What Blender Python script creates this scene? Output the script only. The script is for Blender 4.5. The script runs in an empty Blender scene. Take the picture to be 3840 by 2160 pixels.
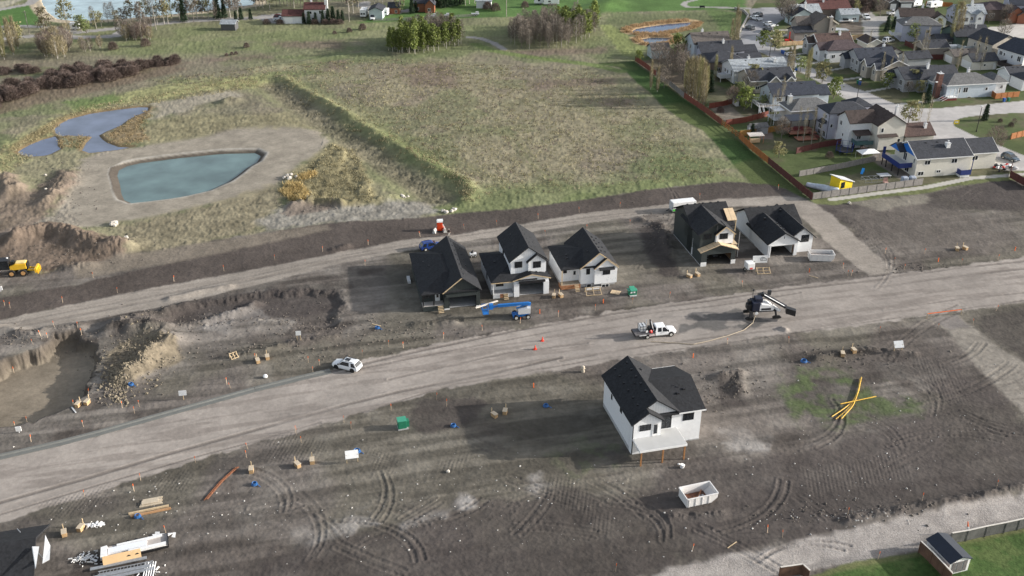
import bpy, bmesh, math, random
import numpy as np
from mathutils import Vector, Matrix
R = math.radians
rnd = random.Random(7)
S = bpy.context.scene
# ------------------------------------------------------------------ camera, sky, sun, exposure
FOC, PITCH, CAMH = 3700.0, R(28.0), 90.0
cam = bpy.data.objects.new('camera', bpy.data.cameras.new('camera'))
S.collection.objects.link(cam)
cam.location = (0, 0, CAMH)
cam.rotation_euler = (R(90) - PITCH, 0, 0)
cam.data.sensor_width = 36.0
cam.data.lens = 36.0 * FOC / 3840.0
cam.data.clip_end = 12000
S.camera = cam
SUN_EL, SUN_AZ = R(17.5), R(3.0)          # azimuth measured from +X towards +Y
world = bpy.data.worlds.new("World"); S.world = world
world.use_nodes = True
wn = world.node_tree.nodes; wl = world.node_tree.links
bg = wn['Background']; bg.inputs['Strength'].default_value = 0.15
sky = wn.new('ShaderNodeTexSky'); sky.sky_type = 'NISHITA'; sky.sun_disc = False
sky.sun_elevation = SUN_EL; sky.sun_rotation = R(90) - SUN_AZ
sky.dust_density = 2.0; sky.air_density = 1.0; sky.ozone_density = 1.0
hs = wn.new('ShaderNodeHueSaturation'); hs.inputs['Saturation'].default_value = 0.5
wl.new(sky.outputs['Color'], hs.inputs['Color']); wl.new(hs.outputs['Color'], bg.inputs['Color'])
sd_ = bpy.data.lights.new('sun', 'SUN'); sd_.energy = 4.0; sd_.angle = R(0.6); sd_.color = (1.0, 0.95, 0.88)
sun = bpy.data.objects.new('sun', sd_); S.collection.objects.link(sun)
sv = Vector((math.cos(SUN_EL) * math.cos(SUN_AZ), math.cos(SUN_EL) * math.sin(SUN_AZ), math.sin(SUN_EL)))
sun.rotation_euler = (-sv).to_track_quat('-Z', 'Y').to_euler()
S.view_settings.view_transform = 'Standard'; S.view_settings.look = 'None'
S.view_settings.exposure = 0.66; S.view_settings.gamma = 1.0
S.view_settings.use_curve_mapping = False
S.cycles.max_bounces = 5; S.cycles.diffuse_bounces = 3; S.cycles.glossy_bounces = 2
S.cycles.use_denoising = True

# ------------------------------------------------------------------ photograph pixel -> ground point
CP, SP = math.cos(PITCH), math.sin(PITCH)
def g(px, py, z=0.0):
    X = (px - 1920) / FOC; Y = -(py - 1080) / FOC
    t = (z - CAMH) / (-SP + Y * CP)
    return (X * t, (CP + Y * SP) * t)
def pix(x, y, z=0.0):
    dz = z - CAMH
    d = y * CP - dz * SP; u = y * SP + dz * CP
    return 1920 + FOC * x / d, 1080 - FOC * u / d

# ------------------------------------------------------------------ noise
def vnoise(x, y, seed=0):
    xi = np.floor(x); yi = np.floor(y)
    fx = (x - xi).astype(np.float32); fy = (y - yi).astype(np.float32)
    xi = xi.astype(np.int64); yi = yi.astype(np.int64)
    fx = fx * fx * (3 - 2 * fx); fy = fy * fy * (3 - 2 * fy)
    def h(a, b):
        n = (a * 374761393 + b * 668265263 + seed * 1442695041) & 0xffffffff
        n = ((n ^ (n >> 13)) * 1274126177) & 0xffffffff
        return (((n ^ (n >> 16)) & 0xffff) / 65535.0).astype(np.float32)
    a = h(xi, yi); b = h(xi + 1, yi); c = h(xi, yi + 1); d = h(xi + 1, yi + 1)
    return (a + (b - a) * fx) * (1 - fy) + (c + (d - c) * fx) * fy
def fbm(x, y, s, o=4, seed=0, gain=0.5):
    r = 0; a = 1; t = 0; f = 1.0 / s
    for i in range(o):
        r = r + a * vnoise(x * f + 17.3 * i, y * f - 9.1 * i, seed + i); t += a; a *= gain; f *= 2.03
    return r / t
def ss(x, a, b):
    t = np.clip((x - a) / (b - a), 0, 1)
    return t * t * (3 - 2 * t)

# ------------------------------------------------------------------ the ground grid (a fan that widens away from the camera)
gx = np.concatenate([np.arange(-2600, -260, 60), np.arange(-260, 4100, 3.3), np.arange(4100, 6500, 60)])
gy = np.concatenate([np.array([-800, -740, -660, -560, -450, -340, -240, -160, -90, -40]), np.arange(-10, 2330, 3.3), np.arange(2330, 3600, 90)])
NX, NY = len(gx), len(gy)
PX, PY = np.meshgrid(gx, gy)
_t = -CAMH / (-SP - (PY - 1080) / FOC * CP)
GX = ((PX - 1920) / FOC * _t).ravel(); GY = ((CP - (PY - 1080) / FOC * SP) * _t).ravel()
N = GX.size
n1 = fbm(GX, GY, 2.2, 4, 1); n2 = fbm(GX, GY, 9, 4, 11); n3 = fbm(GX, GY, 38, 4, 21); n0 = fbm(GX, GY, 0.55, 2, 31)
n4 = fbm(GX, GY, 1.0, 3, 41)
def W(pts): return np.array([g(*p) for p in pts])
def seg_dist(pts, idx, x=None, y=None):
    x = GX[idx] if x is None else x; y = GY[idx] if y is None else y
    best = np.full(x.shape, 1e9); al = np.zeros(x.shape); acc = 0
    for a, b in zip(pts[:-1], pts[1:]):
        v = b - a; L2 = max(v @ v, 1e-9); L = math.sqrt(L2)
        t = np.clip(((x - a[0]) * v[0] + (y - a[1]) * v[1]) / L2, 0, 1)
        d = np.hypot(x - a[0] - t * v[0], y - a[1] - t * v[1])
        m = d < best
        al = np.where(m, acc + t * L, al); best = np.where(m, d, best); acc += L
    return best, al
def bbox(pts, m):
    return np.nonzero((GX > pts[:, 0].min() - m) & (GX < pts[:, 0].max() + m) & (GY > pts[:, 1].min() - m) & (GY < pts[:, 1].max() + m))[0]
def poly(px, rag=0.5, m=4.0):
    """signed distance (metres, inside positive) to a polygon of photograph points, ragged by noise"""
    pts = W(px); idx = bbox(pts, m); out = np.full(N, -float(m))
    x = GX[idx]; y = GY[idx]; ins = np.zeros(x.shape, bool)
    q = np.vstack([pts, pts[:1]])
    for a, b in zip(q[:-1], q[1:]):
        c = ((a[1] > y) != (b[1] > y))
        with np.errstate(divide='ignore', invalid='ignore'):
            xc = (b[0] - a[0]) * (y - a[1]) / (b[1] - a[1]) + a[0]
        ins ^= c & (x < xc)
    d, _ = seg_dist(q, idx)
    out[idx] = np.where(ins, d, -np.minimum(d, m)) + rag * ((n1[idx] - .5) * 2.2 + (n4[idx] - .5) * 1.2)
    return out
def pm(px, soft=0.5, rag=0.5): return ss(poly(px, rag, 4 + soft), -soft, soft).astype(np.float32)
def line(px, m=5.0):
    pts = W(px); idx = bbox(pts, m); d, al = seg_dist(pts, idx)
    return idx, d, al
Z = (0.5 * (fbm(GX, GY, 60, 2, 51) - .5)).astype(np.float32)
col = np.zeros((N, 3), np.float32); col[:] = (.132, .116, .103)
_gr = fbm((GX * math.cos(R(13)) + GY * math.sin(R(13))) * .10, -GX * math.sin(R(13)) + GY * math.cos(R(13)), 1.6, 4, 131)     # grading streaks along the road
_da = ss(fbm(GX, GY, 13, 4, 141), .50, .62); _pa = ss(fbm(GX, GY, 7, 4, 151), .53, .68); _ol = ss(fbm(GX, GY, 18, 3, 161), .5, .65)
col += (np.array((.088, .075, .066)) - col) * (_da * .75)[:, None]
col += (np.array((.205, .185, .163)) - col) * (_pa * .6)[:, None]
col += (np.array((.135, .125, .095)) - col) * (_ol * .5)[:, None]
col *= (.72 + .56 * ss(_gr, .3, .7))[:, None]
rough = np.full(N, 1.0, np.float32)         # amplitude of clods
def paint(mask, c, var=0.0, noise=None):
    k = (1 + var * ((n2 if noise is None else noise) - .5) * 2)[:, None] if var else 1.0
    col[:] = col + (np.array(c, np.float32) * k - col) * mask[:, None]
def setr(mask, v): rough[:] = rough + (v - rough) * mask
# --- far default: everything above the building site is meadow
dirt_top = [(-2600, 1075), (-300, 1020), (0, 1010), (150, 1030), (283, 1000), (436, 961), (634, 928), (960, 875), (1221, 838), (1579, 816), (1734, 797), (1920, 784), (2181, 752), (2460, 708), (2721, 680), (2880, 690), (2960, 712), (3046, 752), (3200, 745), (3460, 708), (3720, 668), (3790, 655), (4200, 610), (6500, 300)]
meadow = pm(dirt_top + [(6500, -800), (-2600, -800)], 0.6, 0.8)
mixA = ss(n2 * .6 + n3 * .5, .42, .66); mixB = ss(fbm(GX, GY * .6, 24, 4, 61), .5, .64); mixC = ss(fbm(GX * .8, GY, 14, 4, 71), .52, .66)
mcol = np.array((.168, .172, .098)) * (0.8 + .4 * n1[:, None])
mcol = mcol + (np.array((.275, .242, .165)) - mcol) * (mixA * .55)[:, None]
mcol = mcol + (np.array((.172, .142, .120)) - mcol) * (mixB * .5)[:, None]
mcol = mcol + (np.array((.115, .148, .062)) - mcol) * (mixC * .6)[:, None]
mcol *= (0.78 + .44 * n4[:, None])
col += (mcol - col) * meadow[:, None]; setr(meadow, .55)
# greener meadow near the far end and towards the berm
paint(pm([(600, 300), (1080, 270), (1400, 420), (1760, 700), (1600, 800), (1500, 760), (1200, 480), (900, 330)], 3, 3) * meadow * .5, (.17, .19, .085), .3)
paint(pm([(300, 95), (1450, 60), (2100, 60), (2380, 150), (1900, 210), (1300, 150), (700, 220), (300, 200)], 6, 4) * meadow * .55, (.165, .185, .085), .3)
paint(pm([(1560, 800), (1800, 690), (2300, 690), (2680, 640), (2880, 690), (2400, 720), (1900, 790)], 2, 2) * meadow * .6, (.16, .19, .08), .3)
paint(pm([(1330, 470), (1480, 460), (1760, 700), (2300, 640), (2500, 520), (2300, 330), (1500, 240), (1350, 330)], 5, 4) * .28, (.27, .22, .16), .4, n1)
# wild strips on the left
paint(pm([(-300, 640), (0, 560), (300, 390), (600, 320), (960, 285), (1050, 310), (700, 360), (420, 400), (200, 500), (-100, 760)], 3, 3) * .75, (.27, .27, .125), .5, n1)
paint(pm([(230, 380), (420, 350), (460, 380), (300, 420)], 2, 2) * .8, (.10, .15, .05), .3)
paint(pm([(-300, 420), (0, 340), (300, 280), (640, 235), (700, 260), (420, 330), (150, 390), (-200, 480)], 2, 2) * .8, (.15, .115, .085), .3)
for q in [[(0, 250), (150, 240), (160, 270), (0, 285)], [(560, 230), (700, 235), (670, 250), (560, 250)], [(760, 220), (1000, 205), (1020, 222), (780, 232)], [(1000, 160), (1300, 150), (1290, 185), (1050, 180)], [(1230, 230), (1300, 225), (1290, 265), (1210, 260)], [(1900, 190), (2300, 175), (2260, 200), (1950, 210)], [(1980, 305), (2330, 285), (2300, 315), (2000, 335)], [(2260, 370), (2380, 370), (2350, 400), (2260, 395)], [(1500, 250), (1700, 235), (1720, 330), (1540, 320)]]:
    paint(pm(q, 3, 3) * .7, (.15, .112, .092), .3, n1)
# mown grass
mown = [(2218, 240), (2285, 236), (2378, 230), (2460, 290), (2565, 370), (2706, 470), (2792, 540), (2880, 620), (2960, 684), (3044, 756), (2940, 705), (2830, 698), (2770, 640), (2700, 560), (2640, 490), (2560, 450), (2480, 395), (2440, 350), (2390, 312), (2350, 272), (2320, 252)]
mg = pm(mown, .5, .25)
paint(mg, (.045, .082, .024), .35); paint(mg * ss(n3, .54, .62) * .45, (.14, .15, .06), .2); setr(mg, .25)
thin = np.zeros(N, np.float32)
idx, d, al = line([(1780, 165), (1850, 190), (1920, 203), (2050, 222), (2218, 243), (2330, 268)]); thin[idx] = 1 - ss(d, 1.4, 2.6); paint(thin * .9, (.13, .17, .06), .3)
far_lawn = pm([(1340, 88), (1700, 70), (2250, 50), (2330, 45), (2700, 36), (2800, 40), (2780, -60), (1560, -60), (1440, 50)], 1.5, 1)
paint(far_lawn, (.085, .155, .045), .35); setr(far_lawn, .2)
paint(pm([(2240, 92), (2330, 65), (2700, 38), (2800, 50), (2790, 120), (2560, 170), (2400, 190), (2300, 130)], 2, 1) * .85, (.125, .14, .07), .35)
paint(pm([(2248, 95), (2290, 92), (2420, 180), (2400, 225), (2330, 205)], 1, .6), (.2, .225, .09), .3)
paint(pm([(2640, 30), (2840, 60), (2800, 150), (2700, 150), (2690, 90)], 1.5, 1) * .8, (.1, .155, .05), .3)
paint(pm([(2150, 70), (2240, 22), (2290, 16), (2250, 62)], 1.5, 1), (.055, .1, .03), .3)
crop_field = pm([(-300, 60), (0, 34), (105, 18), (140, 50), (160, 66), (130, 95), (-300, 100)], 1, .5)
paint(crop_field, (.075, .15, .04), .15); setr(crop_field, .1)
paint(pm([(-300, 20), (0, 6), (110, -10), (0, 34), (-300, 50)], 1, .5), (.33, .31, .24), .1)
# pond surroundings on the left
paint(pm([(250, 700), (287, 640), (310, 600), (380, 570), (560, 545), (760, 515), (880, 480), (1000, 465), (1110, 470), (1200, 490), (1235, 530), (1190, 575), (1130, 610), (1060, 680), (980, 725), (800, 765), (640, 800), (450, 830), (300, 862), (150, 905), (-50, 930), (-50, 880), (110, 840), (220, 790)], 1.5, 1.2), (.275, .245, .20), .16, n1)
setr(pm([(250, 700), (287, 640), (310, 600), (560, 545), (1000, 465), (1200, 490), (1190, 575), (980, 725), (640, 800), (300, 862)], 1.5, 1.2), .12)
paint(pm([(560, 390), (700, 365), (860, 340), (900, 360), (720, 400), (700, 420), (640, 430), (560, 450), (600, 410)], 2, 1.5) * .9, (.30, .27, .215), .2)
paint(pm([(640, 440), (1080, 420), (1180, 480), (900, 480), (700, 520), (520, 540), (540, 470)], 2.5, 2) * .85, (.21, .19, .115), .4, n1)
paint(pm([(455, 850), (800, 760), (1040, 690), (1080, 740), (960, 870), (560, 950), (480, 960)], 2, 2), (.21, .185, .125), .35, n1)
paint(pm([(540, 440), (580, 400), (545, 400), (480, 460), (400, 500), (420, 540), (480, 540), (560, 520), (530, 480)], 1, 1) * .9, (.215, .165, .10), .5, n1)
paint(pm([(30, 560), (100, 510), (220, 440), (330, 410), (560, 395), (560, 402), (335, 428), (242, 455), (200, 490), (110, 545), (60, 580)], 1, .6) * .8, (.255, .195, .10), .4, n1)
paint(pm([(960, 830), (1080, 770), (1360, 770), (1600, 740), (1640, 790), (1560, 820), (1220, 838), (1000, 870)], 1.5, 1.2), (.235, .22, .19), .4, n1)
paint(pm([(1060, 800), (1100, 760), (1170, 735), (1370, 760), (1210, 790), (1090, 810)], 1, 1) * .8, (.17, .135, .11), .3)
paint(pm([(1050, 720), (1080, 650), (1180, 590), (1250, 530), (1340, 560), (1370, 640), (1420, 760), (1280, 775), (1090, 760)], 1.5, 1.5), (.215, .19, .11), .5, n2)
paint(pm([(1050, 715), (1080, 680), (1130, 690), (1165, 745), (1110, 760)], 1, .8), (.34, .255, .12), .2)
paint(pm([(1115, 665), (1180, 640), (1185, 670), (1130, 685)], 1, .8), (.32, .245, .12), .2)
# left spoil
sp_left = pm([(-300, 880), (0, 690), (60, 660), (110, 720), (230, 640), (300, 650), (270, 720), (180, 800), (60, 900), (-300, 1010)], 1.5, 2)
paint(sp_left * .9, (.18, .14, .11), .4, n1)
spoil2 = pm([(-200, 930), (60, 880), (180, 850), (350, 880), (480, 900), (460, 960), (330, 1000), (150, 1020), (-200, 1000)], 1, 1.5); paint(spoil2, (.15, .115, .088), .4, n1)
# --- building site soils
lane_low = [(-300, 1340), (0, 1262), (261, 1212), (484, 1172), (671, 1138), (857, 1090), (960, 1069), (1146, 1021), (1295, 983), (1519, 942), (1734, 905), (1995, 868), (2293, 827), (2501, 797), (2700, 775), (2850, 772), (2960, 790), (3010, 816), (3104, 913), (3215, 1006), (3260, 1036)]
lane_up = [(3375, 1022), (3309, 976), (3178, 860), (3110, 800), (3060, 765), (3000, 742), (2900, 735), (2700, 745), (2501, 767), (2218, 797), (1957, 838), (1705, 879), (1519, 898), (1258, 950), (960, 1008), (559, 1080), (298, 1136), (0, 1203), (-300, 1290)]
lane = poly(lane_low + lane_up, .45)
road_up = [(-300, 1800), (0, 1716), (224, 1664), (410, 1616), (671, 1534), (960, 1455), (1146, 1412), (1300, 1368), (1480, 1322), (1700, 1275), (2000, 1219), (2293, 1168), (2665, 1115), (2880, 1088), (3190, 1048), (3400, 1022), (3604, 998), (3840, 968), (4200, 925)]
road_dn = [(4200, 1110), (3840, 1136), (3469, 1186), (3250, 1218), (2880, 1262), (2650, 1298), (2352, 1345), (2000, 1400), (1630, 1464), (1295, 1562), (960, 1660), (732, 1722), (527, 1790), (298, 1862), (0, 1958), (-300, 2060)]
road = poly(road_up + road_dn, .7)
strip = pm(lane_up[::-1][:-6] + [(2960, 712), (2880, 690), (2721, 680), (2460, 708), (2181, 752), (1920, 784), (1734, 797), (1579, 816), (1221, 838), (960, 880), (634, 985), (436, 1030), (283, 1070), (0, 1120), (-300, 1160)], .5, .6)
paint(strip, (.082, .068, .060), .35)
paint(pm([(283, 1010), (436, 965), (634, 930), (960, 878), (1221, 842), (1240, 860), (960, 920), (640, 985), (436, 1020), (283, 1050)], 1, .6) * .9, (.19, .162, .13), .15)
dark = lambda q, a=1., s=.8, r=.9: paint(pm(q, s, r) * a, (.066, .056, .052), .35, n2)
dark([(3055, 765), (3200, 760), (3480, 728), (3720, 676), (3960, 660), (3960, 780), (3600, 790), (3300, 900), (3150, 830)], .8)
paint(pm([(3160, 800), (3350, 750), (3620, 790), (3840, 850), (3840, 930), (3500, 960), (3330, 960)], 2, 2) * .6, (.155, .135, .118), .3)
paint(pm([(3180, 760), (3480, 724), (3470, 760), (3300, 790)], 1, 1) * .7, (.235, .215, .175), .2)
dark([(3540, 720), (3720, 690), (3840, 700), (3840, 800), (3640, 770)], .8, 1.5, 1)
dark([(2390, 860), (2480, 830), (2530, 980), (2560, 1040), (2480, 1040), (2420, 950)], .9)
dark([(560, 1230), (620, 1190), (680, 1140), (960, 1085), (1280, 1080), (1270, 1150), (1120, 1180), (960, 1180), (700, 1210)], .8)
dark([(1570, 1500), (1780, 1480), (1830, 1510), (1760, 1590), (1600, 1630), (1520, 1600)], .8)
dark([(2700, 1420), (2790, 1390), (2790, 1520), (2680, 1530)], .75)
dark([(880, 2200), (900, 2130), (1100, 2050), (1300, 1995), (1500, 1955), (1750, 1870), (1950, 1860), (2150, 1830), (2300, 1880), (2600, 1700), (2800, 1720), (3000, 1700), (3200, 1640), (3450, 1560), (3650, 1400), (3760, 1480), (3840, 1580), (4200, 1640), (4200, 1800), (3840, 1848), (3439, 1925), (3163, 1985), (2880, 2050), (2591, 2100), (2400, 2180), (2200, 2600), (400, 2600)], .78, 1.6, 1.6)
dark([(3120, 1380), (3560, 1290), (3640, 1420), (3560, 1520), (3400, 1400)], .45, 2, 2)
dark([(3660, 1190), (3840, 1160), (3960, 1160), (3960, 1400), (3840, 1360), (3700, 1260)], .7, 1.5, 1.2)
light = lambda q, a=.8, s=1., r=1.2: paint(pm(q, s, r) * a * ss(n2, .35, .6), (.31, .29, .27), .3, n1)
light([(1040, 2020), (1180, 1960), (1330, 1920), (1420, 1960), (1260, 2010), (1120, 2060)])
light([(1180, 1950), (1280, 1890), (1340, 1900), (1300, 1950)]); light([(1480, 1960), (1660, 1900), (1760, 1860), (1780, 1890), (1620, 1950), (1500, 1990)])
light([(1640, 1900), (1720, 1860), (1790, 1870), (1760, 1900)]); light([(1960, 1830), (2030, 1770), (2080, 1800), (2010, 1860)], .8)
light([(2680, 1600), (2790, 1560), (2880, 1580), (2870, 1680), (2760, 1700)], .8); light([(880, 1870), (960, 1840), (980, 1870), (900, 1910)], .6)
light([(700, 1180), (960, 1150), (1000, 1180), (1180, 1210), (1100, 1280), (860, 1260), (760, 1230)], .4)
paint(pm([(2970, 1420), (3130, 1390), (3300, 1450), (3440, 1500), (3420, 1545), (3260, 1560), (3160, 1590), (2990, 1570), (2950, 1500)], 2.2, 2.2) * ss(n2 * .5 + n1 * .5, .42, .6) * .9, (.072, .095, .04), .4, n1)
paint(pm([(2060, 1700), (2220, 1640), (2330, 1660), (2330, 1760), (2150, 1790)], 2, 2) * .35 * ss(n1, .45, .6), (.10, .12, .06), .3)
tan_m = pm([(400, 1330), (450, 1280), (560, 1250), (670, 1290), (680, 1350), (590, 1390), (520, 1420), (440, 1465), (410, 1420)], .6, .8)
paint(tan_m, (.195, .163, .118), .5, n4)
# foundation pit
pit = poly([(-120, 1440), (-60, 1400), (22, 1350), (157, 1304), (200, 1252), (283, 1246), (340, 1274), (372, 1322), (352, 1400), (337, 1456), (262, 1523), (123, 1575), (0, 1600), (-120, 1640)], 1.0)
pin = ss(pit, -.3, .9)
paint(ss(pit, -.1, .5), (.225, .19, .145), .4, n2); setr(ss(pit, .6, 1.4), .25)
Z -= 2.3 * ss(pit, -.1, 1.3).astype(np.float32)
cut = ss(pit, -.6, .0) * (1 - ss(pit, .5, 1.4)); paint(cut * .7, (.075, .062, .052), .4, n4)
# old excavation beside the first house
exc = poly([(596, 1215), (671, 1152), (960, 1098), (1270, 1090), (1262, 1225), (1192, 1232), (960, 1185), (660, 1228)], 1.3)
Z -= .65 * ss(exc, -.6, 1.2).astype(np.float32); setr(ss(exc, -2, -.5) * (1 - ss(exc, .6, 1.2)), 2.2)
# heaps of spoil: (photograph polyline, height, width)
for px_, h_, w_, k_ in [([(430, 1230), (560, 1230), (640, 1290), (560, 1340), (480, 1410)], 1.6, 2.6, 1), ([(480, 1200), (600, 1180), (690, 1150)], .9, 1.6, 1), ([(640, 1222), (760, 1200), (900, 1160), (960, 1130)], .8, 1.1, 1), ([(0, 1235), (120, 1262), (180, 1240), (300, 1226)], .7, 1.3, 1),
                        ([(60, 900), (190, 868), (280, 890), (380, 930), (460, 930)], 2.0, 3.2, 1), ([(250, 655), (230, 700), (180, 760)], 1.2, 3, 1), ([(-40, 690), (20, 680), (50, 720)], 2.2, 3.0, 1),
                        ([(1100, 775), (1180, 755), (1280, 770)], .9, 1.6, 1), ([(1330, 760), (1480, 740)], .7, 1.2, 1), ([(850, 385), (875, 380)], 1.3, 2.2, 1), ([(250, 1010), (330, 1000)], .8, 2, 1),
                        ([(1250, 935), (1300, 925)], .5, 1.0, 1), ([(2690, 1420), (2770, 1400), (2770, 1470)], .6, 1.2, 1), ([(3060, 1350), (3140, 1330), (3260, 1315), (3420, 1330)], .5, 1.0, 1),
                        ([(1560, 1215), (1700, 1210)], .4, 1.2, 1), ([(900, 1330), (1000, 1310), (1100, 1280), (1250, 1262)], .35, 1.0, 1), ([(640, 1120), (760, 1090), (860, 1075)], .5, 1.0, 1),
                        ([(3170, 1955), (3280, 1935), (3440, 1905), (3600, 1880), (3840, 1830)], .5, 1.0, 1), ([(2520, 1940), (2700, 1930)], .25, 1.2, 1), ([(2400, 825), (2480, 850), (2520, 960)], .5, 1.3, 1), ([(2930, 1235), (2945, 1240)], .55, .5, 0)]:
    idx, d, al = line(px_, w_ * 3)
    b = np.exp(-(d / w_) ** 2); Z[idx] += (h_ * b * (.55 + .9 * n1[idx])).astype(np.float32)
    if k_: rough[idx] = np.maximum(rough[idx], 2.6 * b)
# berm between the pond basin and the meadow
berm = [(1062, 296), (1130, 335), (1215, 385), (1300, 432), (1400, 500), (1500, 556), (1560, 590), (1640, 640), (1730, 680), (1765, 715), (1745, 752)]
idx, d, al = line(berm, 9); Z[idx] += (1.1 * np.exp(-(d / 2.0) ** 2) * (.3 + 1.4 * n2[idx])).astype(np.float32)
k = np.zeros(N, np.float32); k[idx] = np.exp(-(d / 1.5) ** 2); paint(k * .75 * ss(n1, .3, .5), (.25, .25, .12), .4, n1)
ditch = [(1020, 320), (1080, 360), (1160, 420), (1260, 490), (1380, 560), (1450, 620), (1560, 680), (1640, 740)]
idx, d, al = line(ditch, 16); Z[idx] -= (.85 * np.exp(-(d / 4.6) ** 2) * (.6 + .8 * n2[idx])).astype(np.float32)
k = np.zeros(N, np.float32); k[idx] = np.exp(-(d / 4.6) ** 4); paint(k * .8, (.15, .13, .095), .5, n1); rough[idx] = np.maximum(rough[idx], 2.4 * np.exp(-(d / 4.) ** 2))
idx, d, al = line([(1440, 500), (1560, 570), (1660, 640), (1740, 690)], 6)
k = np.zeros(N, np.float32); k[idx] = np.exp(-(d / 1.8) ** 2); paint(k * .7, (.09, .125, .045), .3)
idx, d, al = line([(960, 262), (1300, 210), (1440, 200), (1560, 212)], 5); Z[idx] += (.5 * np.exp(-(d / 2.) ** 2)).astype(np.float32)
# grass bank north of reed pond, ridge by the grove
idx, d, al = line([(2160, 60), (2215, 40), (2290, 15)], 20); Z[idx] += (2.2 * np.exp(-(d / 6.) ** 2)).astype(np.float32)
# ponds
ponds = {
 'clear': [(203, 482), (225, 462), (255, 446), (335, 425), (447, 408), (520, 400), (557, 400), (552, 414), (520, 428), (484, 445), (450, 470), (400, 490), (372, 505), (385, 520), (400, 530), (440, 545), (500, 548), (440, 560), (335, 572), (305, 562), (320, 535), (345, 510), (260, 506), (225, 508), (208, 498)],
 'small': [(66, 568), (85, 556), (112, 541), (157, 523), (205, 510), (216, 522), (214, 545), (228, 556), (190, 576), (168, 582), (112, 586), (78, 578)],
 'green': [(430, 650), (436, 629), (470, 612), (522, 600), (600, 590), (671, 581), (820, 566), (960, 562), (984, 575), (968, 600), (932, 620), (895, 650), (857, 676), (783, 709), (700, 728), (634, 739), (560, 748), (488, 755), (458, 743), (446, 715), (440, 680)],
 'reedA': [(2369, 116), (2385, 106), (2420, 100), (2498, 89), (2560, 84), (2591, 82), (2588, 93), (2560, 104), (2516, 113), (2460, 122), (2400, 122), (2378, 121)],
 'reedB': [(2404, 146), (2440, 140), (2516, 141), (2512, 150), (2496, 158), (2440, 164), (2420, 160)],
 'lake': [(148, -70), (156, 0), (166, 22), (180, 45), (213, 69), (270, 76), (335, 76), (540, 62), (745, 40), (850, 28), (947, 15), (960, -10), (940, -60), (500, -90)],
}
pd = {k: poly(v, .12 if k != 'lake' else .3, 6) for k, v in ponds.items()}
e = ss(pd['green'], -2.1, -1.3) * (1 - ss(pd['green'], -1.1, -.6)); paint(e * .6, (.42, .40, .36), .2, n1)
e = ss(pd['green'] + .9 * ss(470 - PX.ravel(), 0, 60), -.8, -.35); paint(e, (.10, .085, .07), .2)
for k_ in ('clear', 'small'): paint(ss(pd[k_], -1.5, -.3) * .8, (.17, .12, .07), .3)
for k_ in ('reedA', 'reedB'): paint(ss(pd[k_], -5, -3.4), (.40, .29, .17), .4, n1)
e = ss(pd['lake'], -6, -4.5); paint(e, (.44, .37, .27), .1)
for k_, v in pd.items():
    Z -= (np.clip((v + (1.2 if k_ == 'green' else .6)) * .45, 0, 1.3)).astype(np.float32); setr(ss(v, -1.5, -.8), .2)
# --- neighbourhood
yards = pm([(2378, 230), (2460, 290), (2565, 370), (2706, 470), (2792, 540), (2880, 620), (2960, 684), (3046, 752), (3460, 700), (3720, 664), (3790, 650), (3900, 635), (4200, 560), (4200, -60), (2880, -60), (2815, 36), (2780, 130), (2600, 160), (2500, 180), (2420, 215)], .3, .1)
paint(yards, (.085, .11, .042), .4); paint(yards * ss(n2, .48, .62) * .7, (.125, .105, .075), .3, n1); setr(yards, .3)
paint(pm([(2660, 400), (2740, 392), (2790, 440), (2760, 460), (2720, 455)], .5, .5), (.26, .23, .19), .5, n4)
paint(pm([(2380, 235), (2560, 200), (2640, 300), (2620, 395), (2560, 365), (2460, 285)], 1, .8) * .8, (.135, .105, .08), .4, n1)
paint(pm([(2640, 360), (2700, 330), (2800, 350), (2830, 440), (2700, 460)], 1, .8) * .5, (.16, .135, .105), .4, n1)
paint(pm([(3255, 590), (3300, 560), (3440, 620), (3440, 690), (3400, 690), (3300, 620)], .5, .4), (.22, .19, .165), .3)
paint(pm([(2830, 475), (2890, 470), (2900, 520), (2850, 520)], .4, .3), (.22, .17, .14), .3)
paint(pm([(3140, 60), (3240, 60), (3240, 130), (3160, 130)], 1, 1), (.15, .125, .1), .4, n1)
street = poly([(2811, 36), (2830, 30), (2960, 28), (2975, 60), (2930, 75), (2905, 95), (2880, 142), (2902, 175), (2935, 195), (2973, 205), (3040, 252), (3200, 330), (3253, 348), (3320, 377), (3365, 394), (3420, 406), (3514, 408), (3680, 394), (3840, 378), (4200, 340), (4200, 398), (3840, 424), (3800, 424), (3700, 431), (3640, 437), (3600, 444), (3573, 460), (3580, 474), (3644, 505), (3737, 541), (3840, 583), (4200, 720), (4200, 770), (3840, 640), (3780, 640), (3690, 610), (3514, 545), (3440, 510), (3383, 470), (3253, 405), (3163, 370), (3089, 320), (3007, 273), (2917, 226), (2860, 200), (2800, 182), (2779, 157), (2776, 127), (2790, 98), (2815, 67)], .05)
culs = poly([(3690, 104), (3760, 98), (3840, 84), (4200, 60), (4200, 160), (3840, 142), (3800, 142), (3740, 124)], .05)
street = np.maximum(street, culs)
alley = poly([(3226, 45), (3262, 42), (3285, 62), (3330, 60), (3345, 72), (3300, 92), (3294, 120), (3292, 152), (3240, 152), (3238, 110), (3232, 80)], .5)
walk = np.full(N, -4.0)
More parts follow.
